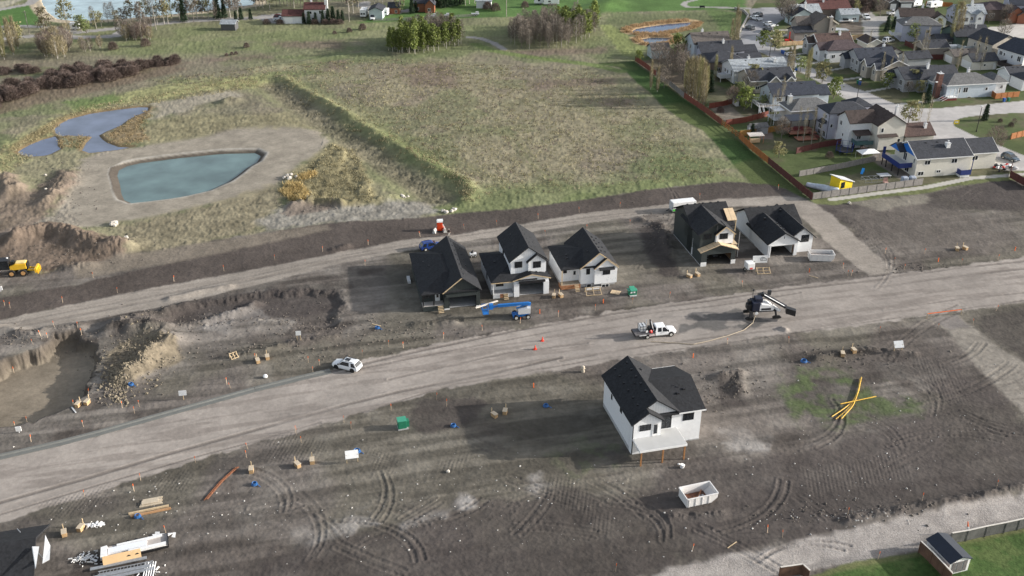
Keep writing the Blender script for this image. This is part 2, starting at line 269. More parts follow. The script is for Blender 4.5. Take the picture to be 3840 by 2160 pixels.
for q, w_ in [([(2926, 187), (3012, 173)], 1.6), ([(2880, 138), (2960, 132)], 1.7), ([(2990, 204), (3035, 196)], .7), ([(3035, 238), (3110, 226)], .7), ([(3092, 267), (3160, 255)], .7), ([(3165, 300), (3245, 288)], .7), ([(3255, 345), (3350, 328)], .7), ([(3370, 394), (3510, 378), (3545, 370)], .9), ([(3118, 749), (3300, 724), (3470, 702), (3560, 684), (3640, 668), (3790, 657), (3900, 650)], .9), ([(3670, 610), (3740, 605)], 1.6), ([(2885, 118), (2960, 110)], .8)]:
    pts = W(q); i2 = bbox(pts, 3); d, _ = seg_dist(pts, i2); walk[i2] = np.maximum(walk[i2], w_ - d)
path = np.full(N, -4.0)
for q, w_ in [([(-300, 60), (0, 36), (110, 16), (150, -20)], 2.2), ([(34, 144), (120, 136), (209, 128), (290, 121), (410, 109), (596, 89), (700, 78), (960, 66), (1060, 52), (1160, 40)], 2.4), ([(210, 134), (300, 140), (430, 136), (470, 112)], 2.4), ([(-200, 118), (0, 100), (90, 98), (200, 104), (290, 121)], 1.6), ([(990, 60), (1010, 76), (1040, 82)], 2.6), ([(1370, 10), (1360, 22), (1420, 30)], 2.4), ([(1430, 52), (1500, 45), (1560, 36), (1600, 30)], 2.4), ([(1520, 92), (1600, 88), (1720, 82)], .8), ([(1760, 140), (1800, 143), (1850, 160), (1890, 184)], 1.3), ([(2640, -10), (2570, 8), (2563, 18), (2580, 26), (2680, 27), (2810, 31)], 1.2)]:
    pts = W(q); i2 = bbox(pts, 5); d, _ = seg_dist(pts, i2); path[i2] = np.maximum(path[i2], w_ - d + .5 * (n1[i2] - .5))
verge = pm([(3046, 765), (3046, 750), (3250, 722), (3460, 694), (3560, 676), (3640, 660), (3900, 640), (3900, 700), (3800, 676), (3720, 680), (3560, 700), (3480, 724), (3300, 742), (3130, 770)], .4, .5)
paint(verge, (.135, .15, .065), .3, n1)
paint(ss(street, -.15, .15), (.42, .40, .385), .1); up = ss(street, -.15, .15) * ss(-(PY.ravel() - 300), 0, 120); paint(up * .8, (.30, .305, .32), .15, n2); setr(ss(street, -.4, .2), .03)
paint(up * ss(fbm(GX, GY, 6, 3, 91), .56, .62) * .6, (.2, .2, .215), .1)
paint(ss(culs, -.15, .15), (.52, .49, .45), .05)
paint(ss(alley, -.6, .6), (.36, .345, .325), .25, n2); setr(ss(alley, -.6, .6), .15)
paint(ss(walk, -.12, .12), (.45, .43, .39), .06); setr(ss(walk, -.3, .2), .03)
paint(ss(path, -.3, .3), (.32, .305, .29), .12); setr(ss(path, -.3, .3), .1)
# --- lower right corner: gravel road and lawn
gravel = poly([(2300, 2230), (2423, 2162), (2591, 2106), (2880, 2054), (3163, 1990), (3439, 1930), (3840, 1852), (4200, 1780), (4200, 1880), (3840, 1962), (3560, 2022), (3440, 2062), (3290, 2092), (3150, 2116), (3000, 2148), (2860, 2230)], .5)
lawn = poly([(3040, 2160), (3081, 2146), (3156, 2121), (3301, 2094), (3446, 2068), (3480, 2060), (3570, 2030), (3840, 1980), (4200, 1900), (4200, 2600), (2900, 2600)], .25)
paint(ss(gravel, -.5, .5), (.335, .305, .28), .2, n4); setr(ss(gravel, -.4, .4), .35)
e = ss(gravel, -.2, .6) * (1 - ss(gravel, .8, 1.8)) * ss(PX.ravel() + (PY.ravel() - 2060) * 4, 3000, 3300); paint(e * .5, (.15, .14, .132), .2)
lm = ss(lawn, -.3, .3); paint(lm, (.055, .095, .027), .5, n2); paint(lm * ss(n1 * .5 + n2 * .5, .52, .62) * .6, (.10, .125, .045), .2); setr(lm, .3)
paint(ss(lawn, -.4, .3) * (1 - ss(lawn, .4, 1.2)) * .6, (.16, .15, .075), .3)
# access track on the right
tr = pm([(3484, 1197), (3588, 1182), (3648, 1229), (3740, 1300), (3840, 1363), (4200, 1600), (4200, 1900), (3840, 1550), (3737, 1453), (3625, 1333), (3551, 1240)], .6, .5); paint(tr, (.235, .212, .182), .25, n4); setr(tr, .4)
paint(pm([(3484, 1197), (3588, 1182), (3634, 1230), (3560, 1236)], .4, .3), (.21, .19, .175), .1)
# main road and lane colours
rm = ss(road, -.3, .3)
streak = fbm(GX * math.cos(R(14)) * .12 + GY * math.sin(R(14)) * .12, -GX * math.sin(R(14)) + GY * math.cos(R(14)), 1.1, 3, 81)
paint(rm, (.31, .276, .247), .2, n2); paint(rm * ss(streak, .5, .64) * .55, (.19, .165, .146), .1); paint(rm * ss(n3, .55, .66) * .35, (.26, .235, .21)); setr(rm, .14)
lm2 = ss(lane, -.3, .4); paint(lm2, (.29, .258, .224), .2, n2); paint(lm2 * ss(streak, .53, .64) * .4, (.20, .175, .15)); setr(lm2, .16)
paint(pm([(2540, 1250), (2560, 1215), (2600, 1180), (2700, 1170), (2790, 1160), (2850, 1180), (2900, 1205), (2830, 1225), (2760, 1232), (2680, 1240), (2620, 1225)], .5, 1.0) * ss(n1, .36, .5) * .9, (.105, .10, .095), .3)
# ruts: (polyline, half width, depth, strength)
ruts = [([(-100, 1915), (0, 1883), (335, 1788), (633, 1698), (960, 1608), (1300, 1515), (1500, 1466), (1800, 1408), (2100, 1340)], .35, .06, .75), ([(-100, 1960), (0, 1928), (373, 1814), (745, 1706), (960, 1650), (1200, 1580)], .2, .05, .6), ([(1300, 1560), (1700, 1440), (2200, 1352), (2700, 1290), (3250, 1210), (3840, 1128)], .22, .05, .6),
        ([(1120, 1420), (1480, 1334), (1920, 1240), (2293, 1177), (2665, 1128), (2880, 1096), (3200, 1062), (3600, 1006), (3840, 982)], .35, .07, .7), ([(1300, 1390), (1700, 1310), (2100, 1235), (2400, 1180), (2700, 1146), (3000, 1100)], .25, .05, .5), ([(1460, 1420), (1900, 1320), (2200, 1285)], .3, .05, .5),
        ([(3300, 1078), (3560, 1040), (3840, 1010)], .4, .05, .6), ([(2100, 1352), (2400, 1300), (2700, 1262), (2900, 1240)], .3, .05, .5), ([(3320, 1165), (3560, 1128), (3840, 1100)], .25, .05, .5), ([(0, 1240), (300, 1180), (700, 1100), (1000, 1036), (1300, 965), (1700, 900)], .5, .05, .5), ([(0, 1222), (300, 1160), (700, 1085), (1000, 1022), (1300, 955), (1700, 890), (2200, 815), (2500, 785)], .3, .04, .45), ([(1980, 855), (2300, 815), (2540, 785)], .3, .04, .4)]
r2 = random.Random(3)
for k_ in range(64):      # tyre tracks wandering over the bare lots
    cx, cy = r2.choice([(1750, 1850), (2100, 1900), (1500, 2000), (2500, 1850), (1900, 1700), (3200, 1750), (3500, 1450), (1200, 1850), (3000, 2000), (3500, 860), (2250, 950), (3500, 1600), (900, 1900), (2700, 1980)])
    cx += r2.uniform(-260, 260); cy += r2.uniform(-110, 110)
    a = r2.gauss(0.1, .55); q = []; b = r2.gauss(0, .12); n_ = r2.randint(4, 9)
    for j in range(n_): q.append((cx, cy)); cx += 62 * math.cos(a); cy -= 36 * math.sin(a); a += b
    dp = r2.uniform(.02, .07); sg = r2.uniform(.2, .55); ruts.append((q, .24, dp, sg)); ruts.append(([(x_ + 34 * math.sin(a), y_ + 28 * abs(math.cos(a))) for x_, y_ in q], .24, dp, sg))
for q, w_, dp, st in ruts:
    idx, d, al = line(q, 2.5)
    f = (1 - ss(d, w_ * .6, w_ * 1.3)); f = f * (.4 + .6 * ss(n2[idx], .36, .5)) * ((.7 + .3 * np.sign(np.sin(al * 7.5))) if w_ == .24 else .9)
    Z[idx] += (-dp * f + dp * .9 * np.exp(-((d - w_ * 1.8) / (w_ * .7)) ** 2)).astype(np.float32)
    k = np.zeros(N, np.float32); k[idx] = f * st; paint(k, (.10, .086, .076), .2)
for q in [[(1330, 330), (1370, 420), (1480, 520), (1700, 640)], [(2110, 320), (2220, 420), (2330, 530)], [(1900, 480), (2000, 620), (2080, 690)], [(1300, 420), (1450, 505), (1600, 560), (1900, 690)]]:
    idx, d, al = line(q, 2); k = np.zeros(N, np.float32); k[idx] = (1 - ss(d, .4, .9)) * .45 + (np.exp(-((d - 1.5) / .4) ** 2)) * .4; paint(k, (.165, .17, .085), .2)
for q in [[(980, 1650), (1180, 1620), (1240, 1690), (1120, 1740), (990, 1730)], [(1390, 1700), (1480, 1690), (1480, 1760), (1400, 1760)], [(2060, 1770), (2160, 1800), (2230, 1900), (2140, 1920), (2020, 1850)], [(3000, 1760), (3350, 1700), (3420, 1790), (3060, 1870)], [(560, 1790), (700, 1750), (720, 1830), (600, 1860)], [(2200, 1920), (2320, 1960), (2240, 2010)], [(3400, 1300), (3600, 1400), (3640, 1520), (3480, 1500)], [(1640, 1730), (1760, 1700), (1740, 1760), (1650, 1770)], [(3150, 800), (3300, 900), (3330, 980), (3200, 880)], [(150, 1880), (400, 1820), (420, 1880), (200, 1950)]]:
    m_ = pm(q, 1, 1); c_, s_ = math.cos(.5), math.sin(.5); tr_ = np.clip(np.sin((GX * c_ + GY * s_) * 9) * np.sin((GY * c_ - GX * s_) * 7), -.2, 1)
    Z -= (m_ * .05 * tr_).astype(np.float32); paint(np.clip(m_ * tr_ * .5, 0, 1), (.10, .088, .078))
# clods and roughness
ridge = 1 - np.abs(n4 * 2 - 1)
dirtm = 1 - meadow
Z += (rough * (.13 * (n1 - .5) + .07 * (n4 - .5) + .05 * (n0 - .5))).astype(np.float32)
Z += (np.clip(rough - 1, 0, 2) * .22 * (ridge - .6)).astype(np.float32)
wild = np.clip(meadow - mg - far_lawn, 0, 1) * (rough > .4)
Z += (wild * (.22 * (n4 - .5) + .2 * (n0 - .5))).astype(np.float32)
lump = pm([(1050, 720), (1080, 650), (1180, 590), (1250, 530), (1340, 560), (1370, 640), (1420, 760), (1280, 775), (1090, 760)], 1.5, 1)
Z += (lump * .5 * ss(fbm(GX, GY * .55, 3.2, 2, 77), .38, .72)).astype(np.float32)
col *= (.84 + .32 * n1[:, None]) * (.95 + .1 * n0[:, None])
Z[PY.ravel() < -30] = 0; Z[pd['lake'] > 0] = -1.2
# regions -> separate sheets
reg = np.zeros(N, np.int8)
reg[(mg > .5)] = 5; reg[far_lawn > .5] = 5; reg[lawn > 0] = 5
reg[path > 0] = 6; reg[alley > 0] = 2; reg[street > 0] = 3; reg[walk > 0] = 4; reg[lane > 0] = 2; reg[road > 0] = 1; reg[gravel > 0] = 7
fi = (np.arange(NY - 1)[:, None] * NX + np.arange(NX - 1)[None, :]).ravel()
quads = np.stack([fi + NX, fi + NX + 1, fi + 1, fi], 1)
freg = reg[fi]
alpha = np.clip(rough, 0, 2) * .5
def sheet(name, k, mat):
    q = quads[freg == k]
    if not len(q): return
    used, inv = np.unique(q.ravel(), return_inverse=True)
    me = bpy.data.meshes.new(name)
    me.vertices.add(len(used)); me.vertices.foreach_set('co', np.stack([GX[used], GY[used], Z[used]], 1).astype(np.float32).ravel())
    me.loops.add(len(q) * 4); me.loops.foreach_set('vertex_index', inv.astype(np.int32))
    me.polygons.add(len(q)); me.polygons.foreach_set('loop_start', np.arange(0, len(q) * 4, 4, dtype=np.int32)); me.polygons.foreach_set('loop_total', np.full(len(q), 4, np.int32))
    me.polygons.foreach_set('use_smooth', np.ones(len(q), bool))
    at = me.attributes.new('soil', 'FLOAT_COLOR', 'POINT'); at.data.foreach_set('color', np.concatenate([np.clip(col[used], .01, 1), alpha[used, None]], 1).astype(np.float32).ravel())
    me.update(); me.validate()
    o = bpy.data.objects.new(name, me); S.collection.objects.link(o); o['kind'] = 'structure'; me.materials.append(mat)
    return o
def zat(x, y):
    px, py = pix(x, y)
    i = min(max(int(np.searchsorted(gx, px)), 0), NX - 1); j = min(max(int(np.searchsorted(gy, py)), 0), NY - 1)
    return float(Z[j * NX + i])
# ------------------------------------------------------------------ materials
MC = {}
def nmat(name):
    m = bpy.data.materials.new(name); m.use_nodes = True
    return m, m.node_tree.nodes, m.node_tree.links, m.node_tree.nodes['Principled BSDF']
def mat(name, c, rough_=.6, var=.12, scale=3.0, metal=0.0, bump=0.0, bscale=None, stripe=None, c2=None, spec=None, thr=None):
    """procedural paint: noise mottling, optional bump, optional stripes (axis, period, darkness)"""
    if name in MC: return MC[name]
    m, n, l, b = nmat(name)
    tc = n.new('ShaderNodeTexCoord'); co = tc.outputs['Object']
    nz = n.new('ShaderNodeTexNoise'); nz.inputs['Scale'].default_value = scale; nz.inputs['Detail'].default_value = 5; nz.inputs['Roughness'].default_value = .65
    l.new(co, nz.inputs['Vector'])
    cr = n.new('ShaderNodeValToRGB'); e = cr.color_ramp.elements
    lo = c2 or tuple(x * (1 - var) for x in c); hi = c if c2 else tuple(min(1, x * (1 + var)) for x in c)
    e[0].position, e[1].position = thr or (.36, .64)
    e[0].color = (*lo, 1); e[1].color = (*hi, 1)
    l.new(nz.outputs['Fac'], cr.inputs['Fac']); out = cr.outputs['Color']
    hgt = None
    if stripe:
        ax, per, dk = stripe
        sx = n.new('ShaderNodeSeparateXYZ'); l.new(co, sx.inputs[0])
        mu = n.new('ShaderNodeMath'); mu.operation = 'MULTIPLY'; mu.inputs[1].default_value = 1 / per; l.new(sx.outputs[ax], mu.inputs[0])
        fr = n.new('ShaderNodeMath'); fr.operation = 'FRACT'; l.new(mu.outputs[0], fr.inputs[0])
        gt = n.new('ShaderNodeMath'); gt.operation = 'LESS_THAN'; gt.inputs[1].default_value = .14; l.new(fr.outputs[0], gt.inputs[0])
        mx = n.new('ShaderNodeMixRGB'); mx.blend_type = 'MULTIPLY'; mx.inputs['Color2'].default_value = (dk, dk, dk, 1)
        l.new(gt.outputs[0], mx.inputs['Fac']); l.new(out, mx.inputs['Color1']); out = mx.outputs['Color']; hgt = fr.outputs[0]
    l.new(out, b.inputs['Base Color'])
    b.inputs['Roughness'].default_value = rough_; b.inputs['Metallic'].default_value = metal
    if spec is not None: b.inputs['Specular IOR Level'].default_value = spec
    if bump:
        bp = n.new('ShaderNodeBump'); bp.inputs['Strength'].default_value = bump; bp.inputs['Distance'].default_value = .06
        n2_ = n.new('ShaderNodeTexNoise'); n2_.inputs['Scale'].default_value = bscale or scale * 4; n2_.inputs['Detail'].default_value = 4; l.new(co, n2_.inputs['Vector'])
        l.new(n2_.outputs['Fac'], bp.inputs['Height']); l.new(bp.outputs['Normal'], b.inputs['Normal'])
    MC[name] = m
    return m
def shingle(name, c):
    if name in MC: return MC[name]
    m, n, l, b = nmat(name)
    tc = n.new('ShaderNodeTexCoord'); co = tc.outputs['Object']
    v = n.new('ShaderNodeTexVoronoi'); v.inputs['Scale'].default_value = 3.2; l.new(co, v.inputs['Vector'])
    nz = n.new('ShaderNodeTexNoise'); nz.inputs['Scale'].default_value = .9; nz.inputs['Detail'].default_value = 6; l.new(co, nz.inputs['Vector'])
    a = n.new('ShaderNodeMixRGB'); a.blend_type = 'MIX'; a.inputs['Fac'].default_value = .55; l.new(v.outputs['Color'], a.inputs['Color1']); l.new(nz.outputs['Fac'], a.inputs['Color2'])
    bw = n.new('ShaderNodeRGBToBW'); l.new(a.outputs['Color'], bw.inputs[0])
    cr = n.new('ShaderNodeValToRGB'); cr.color_ramp.elements[0].position = .25; cr.color_ramp.elements[1].position = .75
    cr.color_ramp.elements[0].color = (*[x * .68 for x in c], 1); cr.color_ramp.elements[1].color = (*[min(1, x * 1.4) for x in c], 1); l.new(bw.outputs[0], cr.inputs['Fac'])
    l.new(cr.outputs['Color'], b.inputs['Base Color']); b.inputs['Roughness'].default_value = .85; b.inputs['Specular IOR Level'].default_value = .3
    bp = n.new('ShaderNodeBump'); bp.inputs['Strength'].default_value = .35; bp.inputs['Distance'].default_value = .03; l.new(v.outputs['Distance'], bp.inputs['Height']); l.new(bp.outputs['Normal'], b.inputs['Normal'])
    MC[name] = m
    return m
def soil_mat(name, sc, amt, bmp):
    m, n, l, b = nmat(name)
    at = n.new('ShaderNodeAttribute'); at.attribute_name = 'soil'
    ge = n.new('ShaderNodeNewGeometry')
    na = n.new('ShaderNodeTexNoise'); na.inputs['Scale'].default_value = sc; na.inputs['Detail'].default_value = 6; na.inputs['Roughness'].default_value = .7; l.new(ge.outputs['Position'], na.inputs['Vector'])
    nb = n.new('ShaderNodeTexVoronoi'); nb.inputs['Scale'].default_value = sc * 1.7; l.new(ge.outputs['Position'], nb.inputs['Vector'])
    mr = n.new('ShaderNodeMapRange'); mr.inputs['From Min'].default_value = .3; mr.inputs['From Max'].default_value = .7; mr.inputs['To Min'].default_value = 1 - amt; mr.inputs['To Max'].default_value = 1 + amt; l.new(na.outputs['Fac'], mr.inputs['Value'])
    mx = n.new('ShaderNodeMixRGB'); mx.blend_type = 'MULTIPLY'; mx.inputs['Fac'].default_value = 1; l.new(at.outputs['Color'], mx.inputs['Color1']); l.new(mr.outputs['Result'], mx.inputs['Color2'])
    l.new(mx.outputs['Color'], b.inputs['Base Color']); b.inputs['Roughness'].default_value = .95; b.inputs['Specular IOR Level'].default_value = .15
    ad = n.new('ShaderNodeMath'); ad.operation = 'ADD'; l.new(na.outputs['Fac'], ad.inputs[0])
    ml = n.new('ShaderNodeMath'); ml.operation = 'MULTIPLY'; ml.inputs[1].default_value = .5; l.new(nb.outputs['Distance'], ml.inputs[0]); l.new(ml.outputs[0], ad.inputs[1])
    st = n.new('ShaderNodeMath'); st.operation = 'MULTIPLY_ADD'; st.inputs[1].default_value = bmp; st.inputs[2].default_value = bmp * .25; l.new(at.outputs['Alpha'], st.inputs[0])
    bp = n.new('ShaderNodeBump'); bp.inputs['Distance'].default_value = .22; l.new(st.outputs[0], bp.inputs['Strength']); l.new(ad.outputs[0], bp.inputs['Height']); l.new(bp.outputs['Normal'], b.inputs['Normal'])
    return m
earth = soil_mat('earth', 1.1, .17, .42)
sheet('ground', 0, earth)
sheet('dirt_road', 1, soil_mat('packed_dirt', 1.1, .13, .45)); sheet('gravel_lane', 2, soil_mat('loose_gravel', 1.8, .18, .5)); sheet('gravel_road', 7, soil_mat('coarse_gravel', 3.5, .28, .8))
sheet('street', 3, soil_mat('concrete_paving', .5, .08, .1)); sheet('sidewalk', 4, soil_mat('concrete_walk', .8, .07, .1))
sheet('mown_grass', 5, soil_mat('mown_turf', 1.6, .32, .7)); sheet('path', 6, soil_mat('path_gravel', 1.2, .15, .3))
# ------------------------------------------------------------------ mesh builder
class MB:
    def __init__(s): s.v = []; s.f = []
    def add(s, v, f):
        o = len(s.v); s.v += [tuple(p) for p in v]; s.f += [tuple(i + o for i in q) for q in f]; return s
    def box(s, x0, x1, y0, y1, z0, z1):
        return s.add([(x0, y0, z0), (x1, y0, z0), (x1, y1, z0), (x0, y1, z0), (x0, y0, z1), (x1, y0, z1), (x1, y1, z1), (x0, y1, z1)],
                     [(0, 3, 2, 1), (4, 5, 6, 7), (0, 1, 5, 4), (1, 2, 6, 5), (2, 3, 7, 6), (3, 0, 4, 7)])
    def prism(s, poly, vec):
        """extrude a planar polygon (3D points) along vec"""
        n = len(poly); vec = Vector(vec); p = [Vector(q) for q in poly]
        nor = sum(((p[i] - p[0]).cross(p[(i + 1) % n] - p[0]) for i in range(n)), Vector())
        if nor.dot(vec) > 0: p = p[::-1]
        q = [a + vec for a in p]
        return s.add(p + q, [tuple(range(n)), tuple(range(2 * n - 1, n - 1, -1))] + [(i, i + n, (i + 1) % n + n, (i + 1) % n) for i in range(n)])
    def tube(s, p0, p1, r0, r1=None, n=8, cap=True):
        p0 = Vector(p0); p1 = Vector(p1); r1 = r0 if r1 is None else r1
        d = (p1 - p0).normalized(); a = d.orthogonal().normalized(); b = d.cross(a)
        v = []
        for p, r in ((p0, r0), (p1, r1)):
            for i in range(n):
                t = 2 * math.pi * i / n; v.append(p + a * (r * math.cos(t)) + b * (r * math.sin(t)))
        f = [(i, (i + 1) % n, (i + 1) % n + n, i + n) for i in range(n)]
        if cap: f += [tuple(range(n - 1, -1, -1)), tuple(range(n, 2 * n))]
        return s.add(v, f)
    def path(s, pts, r, n=6):
        for a, b in zip(pts[:-1], pts[1:]): s.tube(a, b, r, r, n)
        return s
    def bar(s, p0, p1, w, h=None):
        """square bar between two points"""
        h = w if h is None else h
        p0 = Vector(p0); p1 = Vector(p1); d = (p1 - p0).normalized()
        up = Vector((0, 0, 1)) if abs(d.z) < .95 else Vector((1, 0, 0))
        a = d.cross(up).normalized() * (w / 2); b = a.cross(d).normalized() * (h / 2)
        return s.prism([p0 - a - b, p0 + a - b, p0 + a + b, p0 - a + b], p1 - p0)
    def loft(s, secs, cap=True):
        n = len(secs[0]); v = [p for q in secs for p in q]; f = []
        for k in range(len(secs) - 1):
            for i in range(n):
                j = (i + 1) % n; f.append((k * n + i, k * n + j, (k + 1) * n + j, (k + 1) * n + i))
        if cap: f += [tuple(range(n - 1, -1, -1)), tuple(range((len(secs) - 1) * n, len(secs) * n))]
        return s.add(v, f)
    def slab(s, pts, t):
        return s.prism(pts, (0, 0, -t))
    def blob(s, c, r, seed=0, seg=7, ring=5, amp=.25):
        q = random.Random(seed); v = [(c[0], c[1], c[2] + r[2])]
        for i in range(1, ring):
            ph = math.pi * i / ring
            for j in range(seg):
                th = 2 * math.pi * (j + .5 * (i % 2)) / seg; k = 1 + q.uniform(-amp, amp)
                v.append((c[0] + r[0] * k * math.sin(ph) * math.cos(th), c[1] + r[1] * k * math.sin(ph) * math.sin(th), c[2] + r[2] * k * math.cos(ph)))
        v.append((c[0], c[1], c[2] - r[2])); f = [(0, 1 + j, 1 + (j + 1) % seg) for j in range(seg)]
        for i in range(ring - 2):
            for j in range(seg):
                a = 1 + i * seg + j; b = 1 + i * seg + (j + 1) % seg; f.append((a, a + seg, b + seg, b))
        e = len(v) - 1; o = 1 + (ring - 2) * seg
        f += [(o + j, e, o + (j + 1) % seg) for j in range(seg)]
        return s.add(v, f)
    def out(s, name, m, parent=None, smooth=False, bevel=0, fix=False):
        me = bpy.data.meshes.new(name); me.from_pydata(s.v, [], s.f)
        if fix or smooth:
            bm = bmesh.new(); bm.from_mesh(me); bmesh.ops.recalc_face_normals(bm, faces=bm.faces); bm.to_mesh(me); bm.free()
        if smooth: me.polygons.foreach_set('use_smooth', [True] * len(me.polygons))
        me.update(); me.materials.append(m)
        o = bpy.data.objects.new(name, me); S.collection.objects.link(o)
        if bevel:
            bv = o.modifiers.new('bevel', 'BEVEL'); bv.width = bevel; bv.segments = 2; bv.limit_method = 'ANGLE'
        if parent is not None: o.parent = parent
        return o
def tag(o, label, cat, group=None):
    o['label'] = label; o['category'] = cat
    if group: o['group'] = group
    return o
def thing(name, label, cat, x, y, yaw=0, z=None, group=None):
    o = bpy.data.objects.new(name, None); S.collection.objects.link(o); o.empty_display_size = .5
    o.location = (x, y, zat(x, y) if z is None else z); o.rotation_euler = (0, 0, R(yaw))
    return tag(o, label, cat, group)
def tpx(name, label, cat, px, py, yaw=0, z=None, group=None):
    x, y = g(px, py)
    return thing(name, label, cat, x, y, yaw, z, group)
def kids(o): return [c for c in o.children]
def dup(o, x, y, yaw=0, z=None, label=None, group=None, scale=None, tilt=None):
    def rec(a, par):
        c = a.copy(); S.collection.objects.link(c); c.parent = par
        for ch in list(a.children): rec(ch, c)
        return c
    c = rec(o, None); c.location = (x, y, zat(x, y) if z is None else z); c.rotation_euler = (tilt[0] if tilt else 0, tilt[1] if tilt else 0, R(yaw))
    if scale: c.scale = scale if hasattr(scale, '__len__') else (scale,) * 3
    if label: c['label'] = label
    if group: c['group'] = group
    return c
# ------------------------------------------------------------------ water
def water(name, k, c, z, rgh=.06, label=None):
    m, n, l, b = nmat(name + '_surface')
    nz = n.new('ShaderNodeTexNoise'); nz.inputs['Scale'].default_value = .12; nz.inputs['Detail'].default_value = 3
    ge = n.new('ShaderNodeNewGeometry'); l.new(ge.outputs['Position'], nz.inputs['Vector'])
    cr = n.new('ShaderNodeValToRGB'); cr.color_ramp.elements[0].position = .35; cr.color_ramp.elements[1].position = .65
    cr.color_ramp.elements[0].color = (*[q * .72 for q in c], 1); cr.color_ramp.elements[1].color = (*[q * 1.2 for q in c], 1)
    l.new(nz.outputs['Fac'], cr.inputs['Fac']); l.new(cr.outputs['Color'], b.inputs['Base Color']); b.inputs['Roughness'].default_value = rgh
    n2_ = n.new('ShaderNodeTexNoise'); n2_.inputs['Scale'].default_value = 2.2; n2_.inputs['Detail'].default_value = 4; l.new(ge.outputs['Position'], n2_.inputs['Vector'])
    bp = n.new('ShaderNodeBump'); bp.inputs['Strength'].default_value = .12; bp.inputs['Distance'].default_value = .1; l.new(n2_.outputs['Fac'], bp.inputs['Height']); l.new(bp.outputs['Normal'], b.inputs['Normal'])
    pts = W(ponds[k]); ctr = pts.mean(0)
    pts = ctr + (pts - ctr) * (1.05 if k != 'lake' else 1.01)
    me = bpy.data.meshes.new(name); bm = bmesh.new()
    f = bm.faces.new([bm.verts.new((p[0], p[1], z)) for p in pts]); f.normal_update()
    if f.normal.z < 0: f.normal_flip()
    bmesh.ops.triangulate(bm, faces=bm.faces[:]); bm.to_mesh(me); bm.free(); me.materials.append(m)
    o = bpy.data.objects.new(name, me); S.collection.objects.link(o); o['kind'] = 'structure'
def zmean(k):
    p = W(ponds[k]); return float(np.mean([zat(*q) for q in p]))
water('water', 'green', (.115, .175, .17), zmean('green') - .2, .12)
water('water', 'clear', (.12, .145, .21), zmean('clear') - .02)
water('water', 'small', (.10, .125, .20), zmean('small') - .02)
water('water', 'reedA', (.03, .075, .17), zmean('reedA') - .1)
water('water', 'reedB', (.045, .085, .14), zmean('reedB') - .1)
water('lake', 'lake', (.33, .44, .47), -.25, .1)
# ------------------------------------------------------------------ common materials
WHITE = mat('white_siding', (.78, .79, .80), .55, .04, 2.0, stripe=(2, .18, .88))
WHITEV = mat('white_batten', (.78, .79, .80), .55, .04, 2.0, stripe=(0, .42, .84))
WPAINT = mat('white_paint', (.8, .8, .79), .45, .05, 3)
WRAP = mat('house_wrap', (.80, .81, .82), .5, .05, 2.2, c2=(.60, .62, .64), thr=(.35, .42))
DKGREEN = mat('dark_green_siding', (.032, .040, .040), .6, .08, 2, stripe=(2, .18, .8))
DKBAT = mat('dark_batten', (.034, .042, .041), .6, .08, 2, stripe=(0, .4, .6))
ROOF = shingle('charcoal_shingle', (.021, .022, .025))
PLY = mat('plywood', (.62, .47, .30), .7, .08, 1.2, stripe=(0, 1.22, .8))
LUMB = mat('lumber', (.55, .42, .26), .7, .15, 2.5)
CEDAR = mat('cedar', (.33, .15, .07), .7, .2, 2)
CONC = mat('concrete', (.40, .40, .40), .8, .12, 1.5)
GLASS = mat('dark_glass', (.018, .022, .027), .08, .2, 2, spec=.7)
BLK = mat('black_trim', (.013, .013, .015), .5, .1, 3)
DKMETAL = mat('dark_steel', (.03, .032, .036), .5, .2, 4)
STEEL = mat('galvanised', (.45, .46, .47), .4, .15, 3, metal=.6)
TYRE = mat('tyre_rubber', (.016, .015, .014), .85, .2, 6)
INT = mat('bare_studs', (.25, .15, .08), .8, .3, 2)
ORG = mat('orange_paint', (.85, .16, .03), .5, .08, 4)
RED = mat('red_paint', (.62, .03, .02), .5, .1, 4)
GREY = mat('light_grey_paint', (.55, .56, .57), .5, .08, 2)
RIM = mat('bare_rim', (.55, .54, .5), .4, .1, 5)
BLUEP = mat('blue_pipe', (.03, .14, .38), .5, .2, 4)
# ------------------------------------------------------------------ building pieces (local frame: x right, y away, z up)
def wallbox(b, x0, x1, y0, y1, z0, z1, axis=None, rise=0, t=.18, holes=()):
    """four wall panels; holes in the front wall (xa,xb,za,zb); gable triangles on the ends"""
    xs = sorted({x0, x1, *[h[0] for h in holes], *[h[1] for h in holes]}); zs = sorted({z0, z1, *[h[2] for h in holes], *[h[3] for h in holes]})
    for a, c in zip(xs[:-1], xs[1:]):
        for d, e in zip(zs[:-1], zs[1:]):
            mx, mz = (a + c) / 2, (d + e) / 2
            if not any(h[0] < mx < h[1] and h[2] < mz < h[3] for h in holes): b.box(a, c, y0, y0 + t, d, e)
    b.box(x0, x1, y1 - t, y1, z0, z1); b.box(x0, x0 + t, y0 + t, y1 - t, z0, z1); b.box(x1 - t, x1, y0 + t, y1 - t, z0, z1)
    if axis == 'y':
        m = (x0 + x1) / 2
        for y in (y0, y1 - t): b.prism([(x0, y, z1), (x1, y, z1), (m, y, z1 + rise)], (0, t, 0))
    if axis == 'x':
        m = (y0 + y1) / 2
        for x in (x0, x1 - t): b.prism([(x, y0, z1), (x, y1, z1), (x, m, z1 + rise)], (t, 0, 0))
